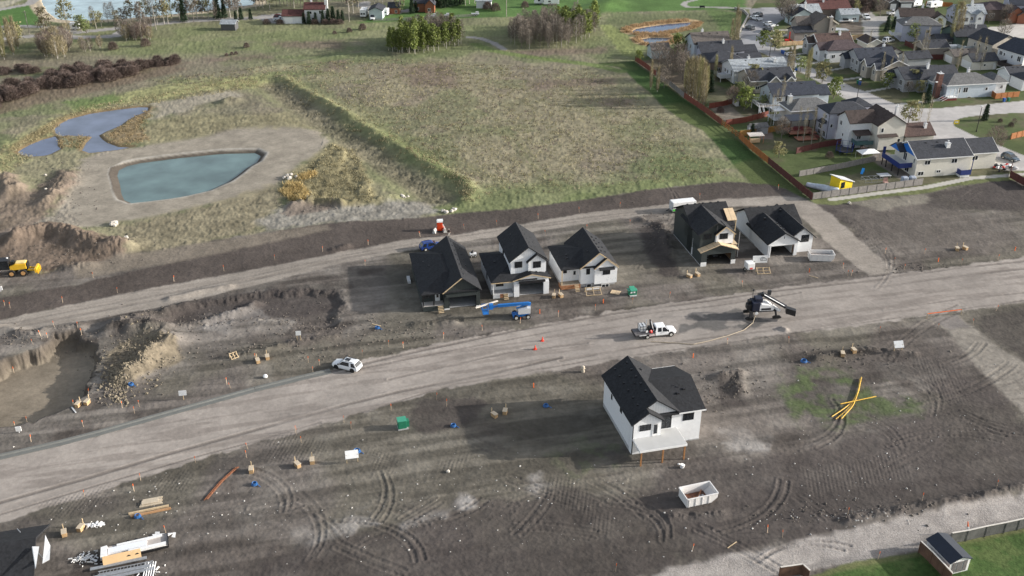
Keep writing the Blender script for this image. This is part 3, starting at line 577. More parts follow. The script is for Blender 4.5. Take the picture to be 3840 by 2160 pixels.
def roof(b, x0, x1, y0, y1, z, rise, axis, oh=.4, t=.22):
    """x0..y1 are wall lines, z the wall top"""
    if axis in ('x', 'y'):
        hw = ((y1 - y0) if axis == 'x' else (x1 - x0)) / 2; sl = rise / hw
        e = z - sl * oh + .06; p = z + rise + .06
        if axis == 'x':
            m = (y0 + y1) / 2
            b.prism([(x0 - oh, y0 - oh, e), (x0 - oh, m, p), (x0 - oh, y1 + oh, e), (x0 - oh, y1 + oh, e + t), (x0 - oh, m, p + t), (x0 - oh, y0 - oh, e + t)][::1], (x1 - x0 + 2 * oh, 0, 0))
        else:
            m = (x0 + x1) / 2
            b.prism([(x0 - oh, y0 - oh, e), (m, y0 - oh, p), (x1 + oh, y0 - oh, e), (x1 + oh, y0 - oh, e + t), (m, y0 - oh, p + t), (x0 - oh, y0 - oh, e + t)], (0, y1 - y0 + 2 * oh, 0))
    else:
        X0, X1, Y0, Y1 = x0 - oh, x1 + oh, y0 - oh, y1 + oh; w, d = X1 - X0, Y1 - Y0; h = min(w, d) / 2
        z += .06
        if w >= d: r0, r1 = (X0 + h, (Y0 + Y1) / 2), (X1 - h, (Y0 + Y1) / 2)
        else: r0, r1 = ((X0 + X1) / 2, Y0 + h), ((X0 + X1) / 2, Y1 - h)
        v = [(X0, Y0, z), (X1, Y0, z), (X1, Y1, z), (X0, Y1, z), (X0, Y0, z + t), (X1, Y0, z + t), (X1, Y1, z + t), (X0, Y1, z + t), (*r0, z + t + rise), (*r1, z + t + rise)]
        f = [(3, 2, 1, 0), (0, 1, 5, 4), (1, 2, 6, 5), (2, 3, 7, 6), (3, 0, 4, 7)]
        f += [(4, 5, 9, 8), (5, 6, 9), (6, 7, 8, 9), (7, 4, 8)] if w >= d else [(4, 5, 8), (5, 6, 9, 8), (6, 7, 9), (7, 4, 8, 9)]
        b.add(v, f)
def fascia(b, x0, x1, y0, y1, z, rise, axis, oh=.4, h=.24, front=True):
    """pale boards along the rakes and the near eave, a little proud of the roof"""
    oh2 = oh + .02
    if axis == 'x':
        sl = rise / ((y1 - y0) / 2); e = z - sl * oh + .16; p = z + rise + .16; m = (y0 + y1) / 2
        for x in (x0 - oh2, x1 + oh2): b.bar((x, y0 - oh2, e), (x, m, p), .06, h); b.bar((x, y1 + oh2, e), (x, m, p), .06, h)
        b.bar((x0 - oh2, y0 - oh2, e), (x1 + oh2, y0 - oh2, e), .06, h)
    elif axis == 'y':
        sl = rise / ((x1 - x0) / 2); e = z - sl * oh + .16; p = z + rise + .16; m = (x0 + x1) / 2
        y = y0 - oh2; b.bar((x0 - oh2, y, e), (m, y, p), .06, h); b.bar((x1 + oh2, y, e), (m, y, p), .06, h)
        for x in (x0 - oh2, x1 + oh2): b.bar((x, y, e), (x, y1 + oh2, e), .06, h)
    else:
        e = z + .17
        b.bar((x0 - oh2, y0 - oh2, e), (x1 + oh2, y0 - oh2, e), .06, h); b.bar((x0 - oh2, y0 - oh2, e), (x0 - oh2, y1 + oh2, e), .06, h); b.bar((x1 + oh2, y0 - oh2, e), (x1 + oh2, y1 + oh2, e), .06, h)
def window(par, p, w, h, face='f', cols=2, rows=1, fm=None, name='window', gm=None):
    """p = lower left corner on the wall plane; face f(ront, looks to -y), l(eft, looks to -x), r(ight)"""
    x, y, z = p; b = MB(); t = .09
    def q(u0, u1, v0, v1, d0, d1):
        if face == 'f': b.box(x + u0, x + u1, y - d1, y - d0, z + v0, z + v1)
        elif face == 'l': b.box(x - d1, x - d0, y - u1, y - u0, z + v0, z + v1)
        else: b.box(x + d0, x + d1, y + u0, y + u1, z + v0, z + v1)
    q(0, w, 0, t, -.02, .05); q(0, w, h - t, h, -.02, .05); q(0, t, t, h - t, -.02, .05); q(w - t, w, t, h - t, -.02, .05)
    for i in range(1, cols): u = w * i / cols; q(u - .035, u + .035, t, h - t, -.02, .045)
    for i in range(1, rows): v = h * i / rows; q(t, w - t, v - .03, v + .03, -.02, .04)
    f = b.out(name, fm or BLK, par)
    b = MB(); q(t, w - t, t, h - t, -.02, .012); b.out('pane', gm or GLASS, f)
    return f
def vents(par, pts):
    for (x, y, z) in pts: MB().box(x - .18, x + .18, y - .18, y + .18, z - .2, z + .22).out('roof_vent', BLK, par)
def chimney(par, x, y, z0, z1, m=None, w=.7):
    b = MB().box(x - w / 2, x + w / 2, y - w / 2, y + w / 2, z0, z1); c = b.out('chimney', m or WPAINT, par)
    MB().box(x - w / 2 - .08, x + w / 2 + .08, y - w / 2 - .08, y + w / 2 + .08, z1, z1 + .1).tube((x, y, z1 + .1), (x, y, z1 + .55), .13).tube((x, y, z1 + .6), (x, y, z1 + .66), .24).out('chimney_cap', GREY, c)
def steps(par, x0, x1, y, z, n, m=None, run=.27):
    b = MB()
    for i in range(n): b.box(x0, x1, y - run * (i + 1) , y - run * i - .03, z - (z / n) * (i + 1) + .06, z - (z / n) * (i + 1) + .12)
    st = b.out('steps', m or LUMB, par)
# ------------------------------------------------------------------ house A: dark bungalow with double garage
h = thing('bungalow', 'black bungalow with charcoal roof and open double garage, nearest the deep dug lot', 'house', -16.55, 160.1, 12, 0)
b = MB(); wallbox(b, 4.05, 10.75, 0, 18.0, -.4, 3.45, None, 0, holes=[(5.0, 10.0, -.4, 2.5)]); wallbox(b, 0, 4.05, 1.7, 17.4, -.4, 3.4)
b.out('wall', DKGREEN, h)
for y in (0.0, 17.8): MB().prism([(4.05, y, 3.45), (10.75, y, 3.45), (7.4, y, 6.1)], (0, .2, 0)).out('gable', DKBAT, h)
b = MB(); roof(b, 4.05, 10.75, 0, 18.0, 3.45, 2.65, 'y', .4); rf = b.out('roof', ROOF, h)
b = MB(); roof(b, 0.05, 10.0, .1, 17.4, 3.3, 1.75, 'hip', .4); b.out('wing_roof', ROOF, h)
b = MB(); b.bar((3.72, -.46, 3.42), (7.38, -.46, 6.3), .05, .2); b.out('rake_board', LUMB, h)
b = MB(); b.box(4.3, 10.3, -.62, -.12, 2.62, 3.02); b.out('garage_beam', DKBAT, h)
MB().box(4.0, 4.9, -.16, -.003, -.4, 2.6).out('garage_pier', DKBAT, h); MB().box(10.05, 10.8, -.16, -.003, -.4, 2.6).out('garage_pier', DKBAT, h)
MB().box(3.95, 5.0, -.24, -.165, -.5, .12).out('pier_base', WPAINT, h); MB().box(10.0, 10.85, -.24, -.165, -.5, .12).out('pier_base', WPAINT, h)
MB().box(4.3, 10.5, .3, 17, -.06, .05).out('garage_floor', CONC, h)
MB().box(-.02, 4.0, -.1, 1.69, .72, .92).out('porch_deck', mat('porch_boards', (.46, .43, .40), .8, .1, 1), h)
MB().box(-.02, 3.98, -.2, -.105, -.3, .9).out('porch_skirt', DKGREEN, h)
for x in (.12, 2.1): MB().box(x - .1, x + .1, 0, .2, .92, 3.3).out('porch_post', BLK, h)
steps(h, 2.75, 3.75, -.2, .9, 5)
b = MB().box(2.55, 3.45, 1.63, 1.695, .95, 3.0); d = b.out('door', WPAINT, h); MB().box(2.8, 3.2, 1.6, 1.628, 1.7, 2.8).out('pane', GLASS, d)
window(h, (.5, 1.7, 1.7), 1.2, 1.1); window(h, (0, 9.5, 1.4), .7, 1.2, 'l', 1); window(h, (0, 13.5, 1.4), 1.2, 1.1, 'l')
vents(h, [(7.9, 2 + i * 2.1, 5.8) for i in range(8)] + [(9.3, 5 + i * 2.6, 4.7) for i in range(5)] + [(1.8, 12, 4.1), (2.6, 9.5, 4.4)])
# ------------------------------------------------------------------ house B: white two-storey farmhouse style
h = thing('farmhouse', 'white two storey house with black gables, between the black and the wrapped bungalows', 'house', -3.61, 165.04, 12, 0)
b = MB(); wallbox(b, 4.05, 10.85, 0, 12.6, -.5, 3.45, holes=[(5.1, 9.8, -.5, 2.6)]); wallbox(b, 0, 4.05, 1.8, 12.6, -.3, 3.25); b.out('wall', WHITE, h)
b = MB(); wallbox(b, 3.75, 10.5, 1.5, 12.6, 3.0, 6.75, 'y', 2.6); b.out('upper_wall', WHITEV, h)
b = MB(); wallbox(b, 7.1, 10.56, 1.1, 1.6, 4.2, 6.5, 'y', 1.35, t=.1); b.out('bay_wall', WHITEV, h)
b = MB(); roof(b, 3.75, 10.5, 1.5, 12.6, 6.75, 2.6, 'y', .38); b.out('roof', ROOF, h)
b = MB(); roof(b, 7.1, 10.4, 1.15, 3.2, 6.5, 1.35, 'y', .36, .2); b.out('bay_roof', ROOF, h)
b = MB(); roof(b, 0, 8.2, .1, 12.6, 3.2, 1.5, 'hip', .35); b.out('porch_roof', ROOF, h)
b = MB(); roof(b, 4.05, 10.85, .0, 5.0, 3.4, .95, 'y', .4, .18); b.out('garage_roof', ROOF, h)
b = MB(); b.bar((3.7, -.44, 3.4), (7.45, -.44, 4.48), .05, .16); b.bar((11.2, -.44, 3.4), (7.45, -.44, 4.48), .05, .16); b.bar((-.38, -.3, 3.28), (3.6, -.3, 3.28), .05, .16); b.out('rake_board', LUMB, h)
b = MB(); b.prism([(4.2, -.1, 3.3), (10.7, -.1, 3.3), (7.45, -.1, 4.2)], (0, .09, 0)); b.out('gable', WPAINT, h)
MB().box(5.0, 10.1, -.5, -.11, 2.75, 3.1).out('garage_beam', BLK, h)
MB().box(4.05, 5.05, -.2, -.003, -.4, 2.7).out('garage_pier', WHITEV, h); MB().box(9.85, 10.9, -.2, -.003, -.4, 2.7).out('garage_pier', WHITEV, h)
MB().box(4.3, 10.5, .3, 12, -.06, .05).out('garage_floor', CONC, h)
MB().box(.02, 4.0, .05, 1.79, .6, .8).out('porch_deck', CONC, h); MB().box(0, 1.35, -.05, .04, -.1, .8).out('porch_skirt', GREY, h); MB().box(2.9, 4.0, -.05, .04, 0, .8).out('porch_skirt', GREY, h)
MB().box(.02, .22, .1, .3, .8, 3.2).out('porch_post', WPAINT, h); steps(h, 2.0, 2.9, 0, .85, 4)
MB().box(1.35, 2.0, .0, .035, 0, .75).out('porch_board', CEDAR, h)
window(h, (.9, 1.8, 1.5), 1.5, 1.2); b = MB().box(2.9, 3.75, 1.74, 1.798, .82, 2.9).out('door', WPAINT, h)
window(h, (4.5, 1.5, 5.25), 1.5, 1.3, 'f', 3, 2); window(h, (8.0, 1.1, 5.1), 1.55, 1.35, 'f', 3, 2)
window(h, (0, 6.5, 1.2), .8, 1.4, 'l', 1); window(h, (0, 10.2, 2.2), .5, .6, 'l', 1); window(h, (3.75, 9, 4.6), 1, 1.1, 'l')
vents(h, [(7.75, 2.4 + i * 1.9, 8.9) for i in range(6)] + [(8.9, 4 + i * 2.2, 8.0) for i in range(3)] + [(5.6, 10, 8.2), (5.2, 6, 7.9), (1.7, 7, 4.1), (8.6, .8, 4.25)])
# ------------------------------------------------------------------ house C: wrapped bungalow
h = thing('wrapped_bungalow', 'bungalow still in white house wrap with a timber porch and charcoal roof', 'house', 9.68, 168.64, 12, 0)
b = MB(); wallbox(b, 3.65, 10.75, 0, 11.4, .75, 4.25, 'y', 2.85); wallbox(b, 0, 3.65, 1.5, 10.2, .75, 4.25); wallbox(b, 6.3, 10.8, -.6, .1, .75, 4.15, 'y', 1.75, t=.1); b.out('wall', WRAP, h)
b = MB(); wallbox(b, .1, 10.65, .1, 11.2, -.8, .75); b.out('foundation', CONC, h)
b = MB(); roof(b, 3.65, 10.75, 0, 11.4, 4.25, 2.85, 'y', .32); b.out('roof', ROOF, h)
b = MB(); roof(b, 6.45, 10.7, -.5, 1.6, 4.2, 1.72, 'y', .32, .2); b.out('bay_roof', ROOF, h)
b = MB(); roof(b, 0, 10.2, .1, 10.2, 4.15, 1.5, 'hip', .36); b.out('wing_roof', ROOF, h)
b = MB(); b.bar((3.35, -.36, 4.1), (7.2, -.36, 7.2), .05, .2); b.bar((11.05, -.36, 4.1), (7.2, -.36, 7.2), .05, .2); b.bar((6.15, -.86, 4.05), (8.57, -.86, 6.05), .05, .18); b.bar((11, -.86, 4.05), (8.57, -.86, 6.05), .05, .18); b.out('rake_board', LUMB, h)
b = MB(); b.prism([(7.1, -.62, 4.15), (10.2, -.62, 4.15), (10.2, -1.05, 3.75), (7.1, -1.05, 3.75)], (0, 0, .14)); b.out('window_hood', ROOF, h)
window(h, (4.75, 0, 2.75), .75, 1.25, 'f', 2, 2); window(h, (7.9, -.6, 2.65), 1.5, 1.25, 'f', 3, 2); window(h, (7.75, -.62, -.35), 1.55, 1.0, 'f', 2, fm=WPAINT); window(h, (4.9, -.02, -.2), 1.0, .9, 'f', 1, fm=WPAINT)
window(h, (.55, 1.5, 2.7), .75, .95, 'f', 2); b = MB().box(2.4, 3.3, 1.44, 1.498, 1, 3.1).out('door', WPAINT, h); MB().box(2.6, 3.05, 1.41, 1.438, 2.2, 3).out('pane', GLASS, b)
MB().box(-.25, 3.64, -.2, 1.49, .72, .92).out('porch_deck', mat('weathered_deck', (.3, .25, .19), .8, .15, 1.5), h)
MB().box(-.3, 3.62, -.3, -.205, .1, .9).box(-.3, -.252, -.2, 1.5, .1, .9).out('porch_skirt', CEDAR, h)
MB().box(-.15, .02, -.15, .02, .92, 4.15).out('porch_post', LUMB, h); steps(h, 2.35, 3.2, -.3, .95, 5)
MB().tube((.1, 0, -1.0), (.1, 0, .7), .16).out('pile', CONC, h)
vents(h, [(7.9, 1.5 + i * 1.6, 6.75) for i in range(5)] + [(9.2, 3 + i * 2.1, 5.65) for i in range(4)] + [(5.8, 3, 6.1), (1.9, 4.5, 5.0), (1.7, 3.1, 4.95)])
MB().box(4.6, 7.4, -1.25, -1.1, -.2, .5).out('insulation_board', WPAINT, h)
# ------------------------------------------------------------------ house D: dark green two-storey under construction
h = thing('two_storey_house', 'dark green two storey house with bare plywood porch roof and open garage', 'house', 38.15, 178.38, 12, 0)
b = MB(); wallbox(b, 0, 7.35, 0, 8.0, .3, 3.3, 'y', 1.25, holes=[(1.2, 6.4, .3, 2.55)]); wallbox(b, 0, 8.6, 5.6, 15.8, .3, 6.1, 'x', 2.75); wallbox(b, -.0, 6.9, 1.5, 10.0, 3.0, 6.6, 'y', 2.1); b.out('wall', DKGREEN, h)
b = MB(); wallbox(b, .02, 7.33, .02, 15.7, -1.2, .32, holes=[(1.2, 6.4, 0, .32)]); b.out('foundation', CONC, h)
b = MB(); wallbox(b, 3.2, 6.95, 1.1, 1.6, 4.2, 6.55, 'y', 1.4, t=.1); b.out('bay_wall', WRAP, h)
MB().box(-.06, 1.15, -.12, -.003, -.5, .95).out('pier_base', WPAINT, h); MB().box(6.45, 7.4, -.12, -.003, -.5, .95).out('pier_base', WPAINT, h)
b = MB(); roof(b, -.1, 8.6, 5.5, 15.9, 6.1, 2.8, 'x', .4); b.out('roof', ROOF, h)
b = MB(); roof(b, -.1, 6.9, 1.5, 11.0, 6.6, 2.15, 'y', .45); b.out('front_roof', ROOF, h)
b = MB(); roof(b, 3.25, 6.9, 1.15, 3.4, 6.5, 1.4, 'y', .35, .2); b.out('bay_roof', ROOF, h)
b = MB(); roof(b, 0, 7.4, .0, 1.0, 3.3, 1.3, 'y', .4, .16); b.out('porch_roof', PLY, h)
b = MB(); b.bar((3.0, .74, 6.3), (5.07, .74, 8.0), .05, .2); b.bar((7.3, .74, 6.2), (5.07, .74, 8.0), .05, .2); b.out('rake_board', LUMB, h)
b = MB(); b.slab([(7.7, 6.0, 6.95), (9.75, 6.0, 6.95), (9.75, 8.75, 8.45), (7.7, 8.75, 8.45)], .12); b.out('canopy_roof', PLY, h)
b = MB(); b.slab([(7.45, 3.2, 2.9), (9.2, 3.4, 2.7), (9.4, 8.4, 2.7), (7.6, 8.4, 2.9)], .16); b.out('canopy_roof', PLY, h)
for x, y, z in ((9.6, 6.2, 6.8), (9.0, 3.6, 2.55), (9.1, 8.1, 2.55)): MB().box(x - .09, x + .09, y - .09, y + .09, -.4, z).out('canopy_post', LUMB, h)
MB().box(.4, 7.1, .3, 7.8, -.05, .04).out('garage_floor', CONC, h); MB().box(6.98, 7.15, .5, 7.5, .3, 3).out('stud_wall', INT, h)
window(h, (.75, 1.5, 5.3), 1.7, 1.2, 'f', 3); window(h, (3.95, 1.1, 5.25), 1.8, 1.25, 'f', 3)
b = MB(); b.tube((3.2, .95, 4.3), (3.2, .95, 8.3), .05).box(3.08, 3.32, .85, 1.05, 7.4, 8.3); b.out('scaffold_pole', DKMETAL, h)
b = MB(); b.tube((8.05, .6, 1.2), (8.05, .6, 6.8), .05); b.out('scaffold_pole', STEEL, h)
b = MB().box(2.0, 4.8, -.5, -.4, 0, .1).out('threshold_plank', STEEL, h)
MB().box(-.16, -.005, 4.6, 5.0, .6, 2.1).tube((-.1, 4.8, 2.1), (-.1, 4.8, 4.2), .04).out('meter_box', GREY, h)
vents(h, [(.5 + i * 1.7, 10.7, 9.05) for i in range(5)] + [(3.8, 4, 8.6), (3.9, 6, 8.5)])
# ------------------------------------------------------------------ house E: white bungalow with garage
h = thing('white_bungalow', 'white bungalow with charcoal roof and open garage, beside the bend in the gravel lane', 'house', 52.52, 182.32, 12, 0)
b = MB(); wallbox(b, 0, 6.5, 0, 9.0, -.3, 3.3, 'y', 2.0, holes=[(.6, 5.75, -.3, 2.6)]); wallbox(b, 0, 10.6, 8.0, 16.2, -.3, 3.5, 'x', 2.3); wallbox(b, 5.9, 10.4, 1.2, 9.0, -.3, 3.6, 'y', 1.8); b.out('wall', WHITE, h)
b = MB(); wallbox(b, -.03, 2, 6.2, 16.1, -1.0, .3); b.out('foundation', CONC, h)
b = MB(); roof(b, 0, 6.5, 0, 10.0, 3.3, 2.0, 'y', .42); b.out('garage_roof', ROOF, h)
b = MB(); roof(b, 0, 10.7, 8.0, 16.2, 3.5, 2.35, 'x', .45); b.out('roof', ROOF, h)
b = MB(); roof(b, 5.0, 10.5, 1.2, 13.0, 3.4, 2.25, 'y', .42); b.out('wing_roof', ROOF, h)
MB().box(.3, 6.2, .3, 8.8, -.05, .04).out('garage_floor', CONC, h); MB().box(6.0, 6.2, .5, 8, .05, 3).out('stud_wall', INT, h)
window(h, (7.75, 1.2, 2.35), 1.75, 1.6, 'f', 2); MB().box(3.2, 3.33, -.03, -.004, 4.1, 4.6).out('gable_light', BLK, h)
MB().box(.35, .58, -.06, -.003, -.3, 2.75).box(5.78, 6.0, -.06, -.003, -.3, 2.75).box(.35, 6, -.06, -.003, 2.62, 2.85).out('garage_trim', WPAINT, h)
vents(h, [(2.4, 7.8, 5.3), (3.9, 2.0 , 5.2), (3.9, 3.6, 5.2), (3.9, 5.2, 5.2), (7.2, 10.5, 5.6)] + [(1 + i * 2, 12.2, 5.95) for i in range(5)])
# ------------------------------------------------------------------ house F: white house with rear deck
h = thing('white_house', 'white house with black roof and raised grey deck on posts, alone in the foreground', 'house', 17.62, 117.02, 14, 0)
b = MB(); wallbox(b, 0, 7.5, 1.2, 13.0, -.3, 5.5); wallbox(b, 7.5, 11.2, 1.2, 12.6, -.3, 5.45, 'x', 2.05); wallbox(b, 0, 4.35, 0, 1.3, -.3, 5.5, t=.12); b.out('wall', WHITE, h)
b = MB(); b.prism([(0, 1.2, 5.5), (7.5, 1.2, 5.5), (3.75, 1.2, 8.2)], (0, .15, 0)).out('gable', WHITEV, h); MB().prism([(0, 12.8, 5.5), (7.5, 12.8, 5.5), (3.75, 12.8, 8.2)], (0, .15, 0)).out('gable', WHITEV, h); MB().prism([(0, 0, 5.5), (4.35, 0, 5.5), (2.18, 0, 7.06)], (0, .15, 0)).out('gable', WHITEV, h)
b = MB(); wallbox(b, -.04, 3, 1.3, 12.9, -.6, .5); b.out('foundation', CONC, h); MB().box(9.6, 11.24, 1.1, 1.197, -.5, .12).out('foundation', CONC, h)
b = MB(); roof(b, 0, 7.5, 1.2, 13.0, 5.5, 2.7, 'y', .4); b.out('roof', ROOF, h)
b = MB(); roof(b, 3.0, 11.2, 1.2, 12.6, 5.45, 2.05, 'x', .45); b.out('wing_roof', ROOF, h)
b = MB(); roof(b, 0, 4.36, 0, 1.6, 5.47, 1.57, 'y', .38, .22); b.out('bay_roof', ROOF, h)
b = MB(); b.bar((7.4, .72, 5.5), (11.68, .72, 5.5), .05, .22).out('fascia', WPAINT, h); MB().bar((7.9, 13.08, 5.5), (11.68, 13.08, 5.5), .05, .2).out('fascia', WPAINT, h)
MB().box(-.02, .08, -.03, -.004, -.2, 5.4).box(-.03, -.004, -.03, .08, -.2, 5.4).out('corner_trim', BLK, h)
b = MB().slab([(.05, -3.0, 2.75), (7.3, -3.0, 2.75), (7.3, 1.19, 2.75), (4.37, 1.19, 2.75), (4.37, -.01, 2.75), (.05, -.01, 2.75)], .12); dk = b.out('deck', mat('deck_membrane', (.50, .50, .49), .6, .05, .6), h)
MB().box(.02, 7.33, -3.06, -3.005, 2.42, 2.74).box(7.305, 7.36, -3.0, 1.18, 2.42, 2.74).box(.0, .045, -3.0, -.02, 2.42, 2.74).out('deck_fascia', WPAINT, h)
for x in (.35, 3.7, 7.05): MB().box(x - .1, x + .1, -2.95, -2.75, -.3, 2.6).out('deck_post', mat('brown_timber', (.34, .16, .06), .7, .2, 2), h)
window(h, (1.0, 0, 3.95), 1.75, 1.05, 'f', 3, 2); window(h, (8.25, 1.2, 3.75), 1.75, 1.25, 'f', 3)
d = MB().box(3.0, 3.95, -.06, -.003, 2.78, 4.95).out('door', WPAINT, h); MB().box(3.2, 3.75, -.09, -.062, 3.2, 4.8).out('pane', GLASS, d)
window(h, (4.75, 1.2, 2.9), 1.7, 2.15, 'f', 2, name='patio_door')
window(h, (0, 5.6, 3.9), .8, 1.35, 'l', 1); window(h, (0, 9.6, 3.5), .5, .9, 'l', 1)
vents(h, [(1.5, 2.5 + i * 2, 6.75) for i in range(6)] + [(3.2, 4 + i * 2, 8.0) for i in range(5)] + [(8.4, 4, 6.7), (9.6, 4.6, 6.9), (8.2, 5.6, 7.1), (8.7, 5.2, 7.0), (4.6, 10, 7.8)])
# ------------------------------------------------------------------ house G: corner of a roof, lower left
x0, y0 = g(174, 1962, 3.4)
h = thing('corner_house', 'charcoal roofed house with white gable triangles, cut off at the lower left corner', 'house', x0 + .4, y0, 14, 0)
b = MB(); wallbox(b, -9, -2.4, -11, -1.2, -.3, 3.0); b.out('wall', mat('slate_siding', (.07, .072, .078), .7, .1, 2), h)
b = MB(); roof(b, -13, -.45, -12, -.45, 3.2, 3.0, 'x', .45); b.out('roof', ROOF, h)

for tri in (((121, 2049, 6.2), (147, 2049, 6.2), (134, 2131, 5.9)), ((170, 2006, 5.4), (189, 2046, 5.4), (186, 2098, 5.6), (160, 2112, 5.6))):
    q = [Vector((*g(a_, c_, zz_), zz_)) for a_, c_, zz_ in tri]; b = MB().prism(q, (-.1, .02, -.12)); o = b.out('gable', WPAINT); o.parent = h; o.matrix_parent_inverse = (Matrix.Translation((x0 + .4, y0, 0)) @ Matrix.Rotation(R(14), 4, 'Z')).inverted()
MB().tube((-3.4, -1.4, 4.4), (.6, -7.4, 3.7), .06).out('roof_pole', STEEL, h)
# ------------------------------------------------------------------ the older neighbourhood
def k4(a, b): return (2880 + a * .3727, b * .3727)
def R1(a, b): return (2880 + a * .1863, b * .1863)
def R2(a, b): return (3360 + a * .1863, b * .1863)
def R3(a, b): return (2400 + a * .2174, 100 + b * .2174)
def R4(a, b): return (2640 + a * .1863, 280 + b * .1863)
def R5(a, b): return (3300 + a * .2096, 180 + b * .2096)
def Rb(a, b): return (3000 + a * .3261, 440 + b * .3261)
def R6(a, b): return (960 + a * .1863, b * .1863)
SH = {'grey': shingle('grey_shingle', (.10, .105, .115)), 'dark': shingle('slate_shingle', (.040, .043, .052)), 'navy': shingle('navy_shingle', (.034, .040, .055)), 'brown': shingle('brown_shingle', (.085, .055, .048)),
      'taupe': shingle('taupe_shingle', (.115, .10, .09)), 'pale': shingle('pale_shingle', (.30, .325, .345)), 'plum': shingle('plum_shingle', (.075, .055, .058)), 'red': shingle('red_shingle', (.095, .04, .036)), 'mid': shingle('mid_shingle', (.125, .125, .125)), 'umber': shingle('umber_shingle', (.06, .045, .04))}
def siding(n, c): return mat(n + '_siding', c, .6, .05, 2, stripe=(2, .22, .86))
WA = {'white': siding('chalk', (.70, .71, .72)), 'cream': siding('cream', (.66, .63, .56)), 'lav': siding('lavender', (.44, .45, .53)), 'blue': siding('pale_blue', (.50, .56, .62)), 'grey': siding('ash', (.36, .37, .385)), 'taupe': siding('taupe', (.30, .265, .235)), 'tan': siding('tan', (.44, .40, .34)),
      'brown': siding('cocoa', (.15, .115, .095)), 'green': siding('forest', (.07, .11, .09)), 'dark': siding('charcoal', (.09, .09, .095)), 'log': siding('log', (.26, .09, .045)), 'mint': siding('mint', (.45, .52, .53)), 'stucco': mat('stucco', (.50, .47, .42), .85, .06, 3, bump=.2)}
def house(name, label, pick, z, loc, yaw, wall, roofm, blocks, wins=(), chim=(), cat='house', trim=None, doors=(), z0=-.6):
    """pick: photograph point of the local point loc at height z; blocks: (x0,x1,y0,y1,height,rise,axis)"""
    wx, wy = g(*pick, z); ca, sa = math.cos(R(yaw)), math.sin(R(yaw))
    h = thing(name, label, cat, wx - loc[0] * ca + loc[1] * sa, wy - loc[0] * sa - loc[1] * ca, yaw, 0)
    for i, bl in enumerate(blocks):
        x0, x1, y0, y1, he, ri, ax = bl[:7]; wm = WA[bl[7]] if len(bl) > 7 else WA[wall]; rm_ = SH[bl[8]] if len(bl) > 8 else SH[roofm]
        b = MB(); wallbox(b, x0 + .4, x1 - .4, y0 + .4, y1 - .4, z0, he, ax if ax != 'hip' else None, ri); b.out('wall', wm, h)
        b = MB(); roof(b, x0 + .4, x1 - .4, y0 + .4, y1 - .4, he, ri, ax, .4); b.out('roof', rm_, h)
        if trim: b = MB(); fascia(b, x0 + .4, x1 - .4, y0 + .4, y1 - .4, he, ri, ax, .4); b.out('fascia', trim, h)
        if i == 0 and ri > 1.4 and ax in 'xy':
            for j in range(3):
                if ax == 'x': vents(h, [(x0 + (x1 - x0) * (.3 + .2 * j), y0 + (y1 - y0) * .42, he + ri * .84 + .15)])
                else: vents(h, [(x0 + (x1 - x0) * .58, y0 + (y1 - y0) * (.3 + .2 * j), he + ri * .84 + .15)])
    for w in wins:
        p, ww, hh, fc = w[:4]; cols = w[4] if len(w) > 4 else 2
        window(h, p, ww, hh, fc, cols, 1, WPAINT)
    for d in doors:
        (x, y, zz), ww, hh, fc, dm = d
        b = MB()
        if fc == 'f': b.box(x, x + ww, y - .06, y - .003, zz, zz + hh)
        else: b.box(x - .06, x - .003, y - ww, y, zz, zz + hh)
        b.out('garage_door_or_dark_opening' if ww > 2 else 'door', dm, h)  # a black panel stands for the shaded inside of an open garage
    for c in chim: chimney(h, *c)
    return h
T = WPAINT; TAN = mat('tan_trim', (.5, .46, .38), .6, .05, 3)
f0 = .4
house('pond_house', 'small pale grey house with a weathered roof, beside the reed pond', R3(200, 410), 3.2, (0, 0), 11, 'mint', 'taupe', [(0, 7, 0, 6, 3.2, 1.5, 'x')], [((f0, 4.2, .6), 1, 1.1, 'l')])
house('taupe_roof_house', 'large pale two storey house with a brownish grey roof, uppermost behind the reed pond', R3(855, 115), 8.2, (0, 5), 11, 'blue', 'taupe', [(0, 14, 0, 10, 5.6, 2.6, 'x')], [((f0, 4.6, 3.2), 1.3, 1.6, 'l'), ((f0, 7.6, 3), 1.2, 1.6, 'l'), ((f0, 8.4, .4), 1.4, 1.6, 'l')], [(5, 6.2, 7, 8.8)])
h = house('lavender_house', 'lavender house with a slate roof and a small dark oval gable window', R3(985, 275), 6.3, (0, 4.5), 11, 'lav', 'dark', [(0, 16, 0, 9, 3.9, 2.4, 'x'), (16, 21, 1, 8, 3.0, 1.6, 'x')], [((f0, 4.9, .8), 1.4, 1.3, 'l'), ((f0, 7.8, .8), 1.4, 1.3, 'l')], [(9, 3.6, 5, 6.9)])
MB().tube((f0 - .07, 4.4, 4.7), (f0 - .01, 4.4, 4.7), .45, n=12).out('oval_window', GLASS, h)
house('brown_house', 'dark brown house with a hipped slate roof, behind the tall poplars', R3(1185, 630), 4.0, (0, 0), 11, 'brown', 'dark', [(0, 13, 0, 10, 4.0, 2.1, 'hip'), (12, 20, 2, 9, 3.2, 1.8, 'x')], [((f0, 4, 1.2), 1.3, 1.2, 'l'), ((3, f0, 1), 1.4, 1.2, 'f')])
h = house('pale_roof_house', 'white house with a very pale grey roof and a rear deck', R3(1515, 580), 6.3, (0, 5.5), 11, 'white', 'pale', [(0, 19, 0, 11, 4.1, 2.2, 'x')], [((f0, 3.2, 1.9), 1.3, 2.0, 'l'), ((f0, 8.2, 2), 1.2, 1.3, 'l'), ((f0, 6, 2.0), 1, 1.3, 'l', 1)], [(15, 3.4, 5, 6.6, T, .9), (7, 5.6, 6, 7.0)])
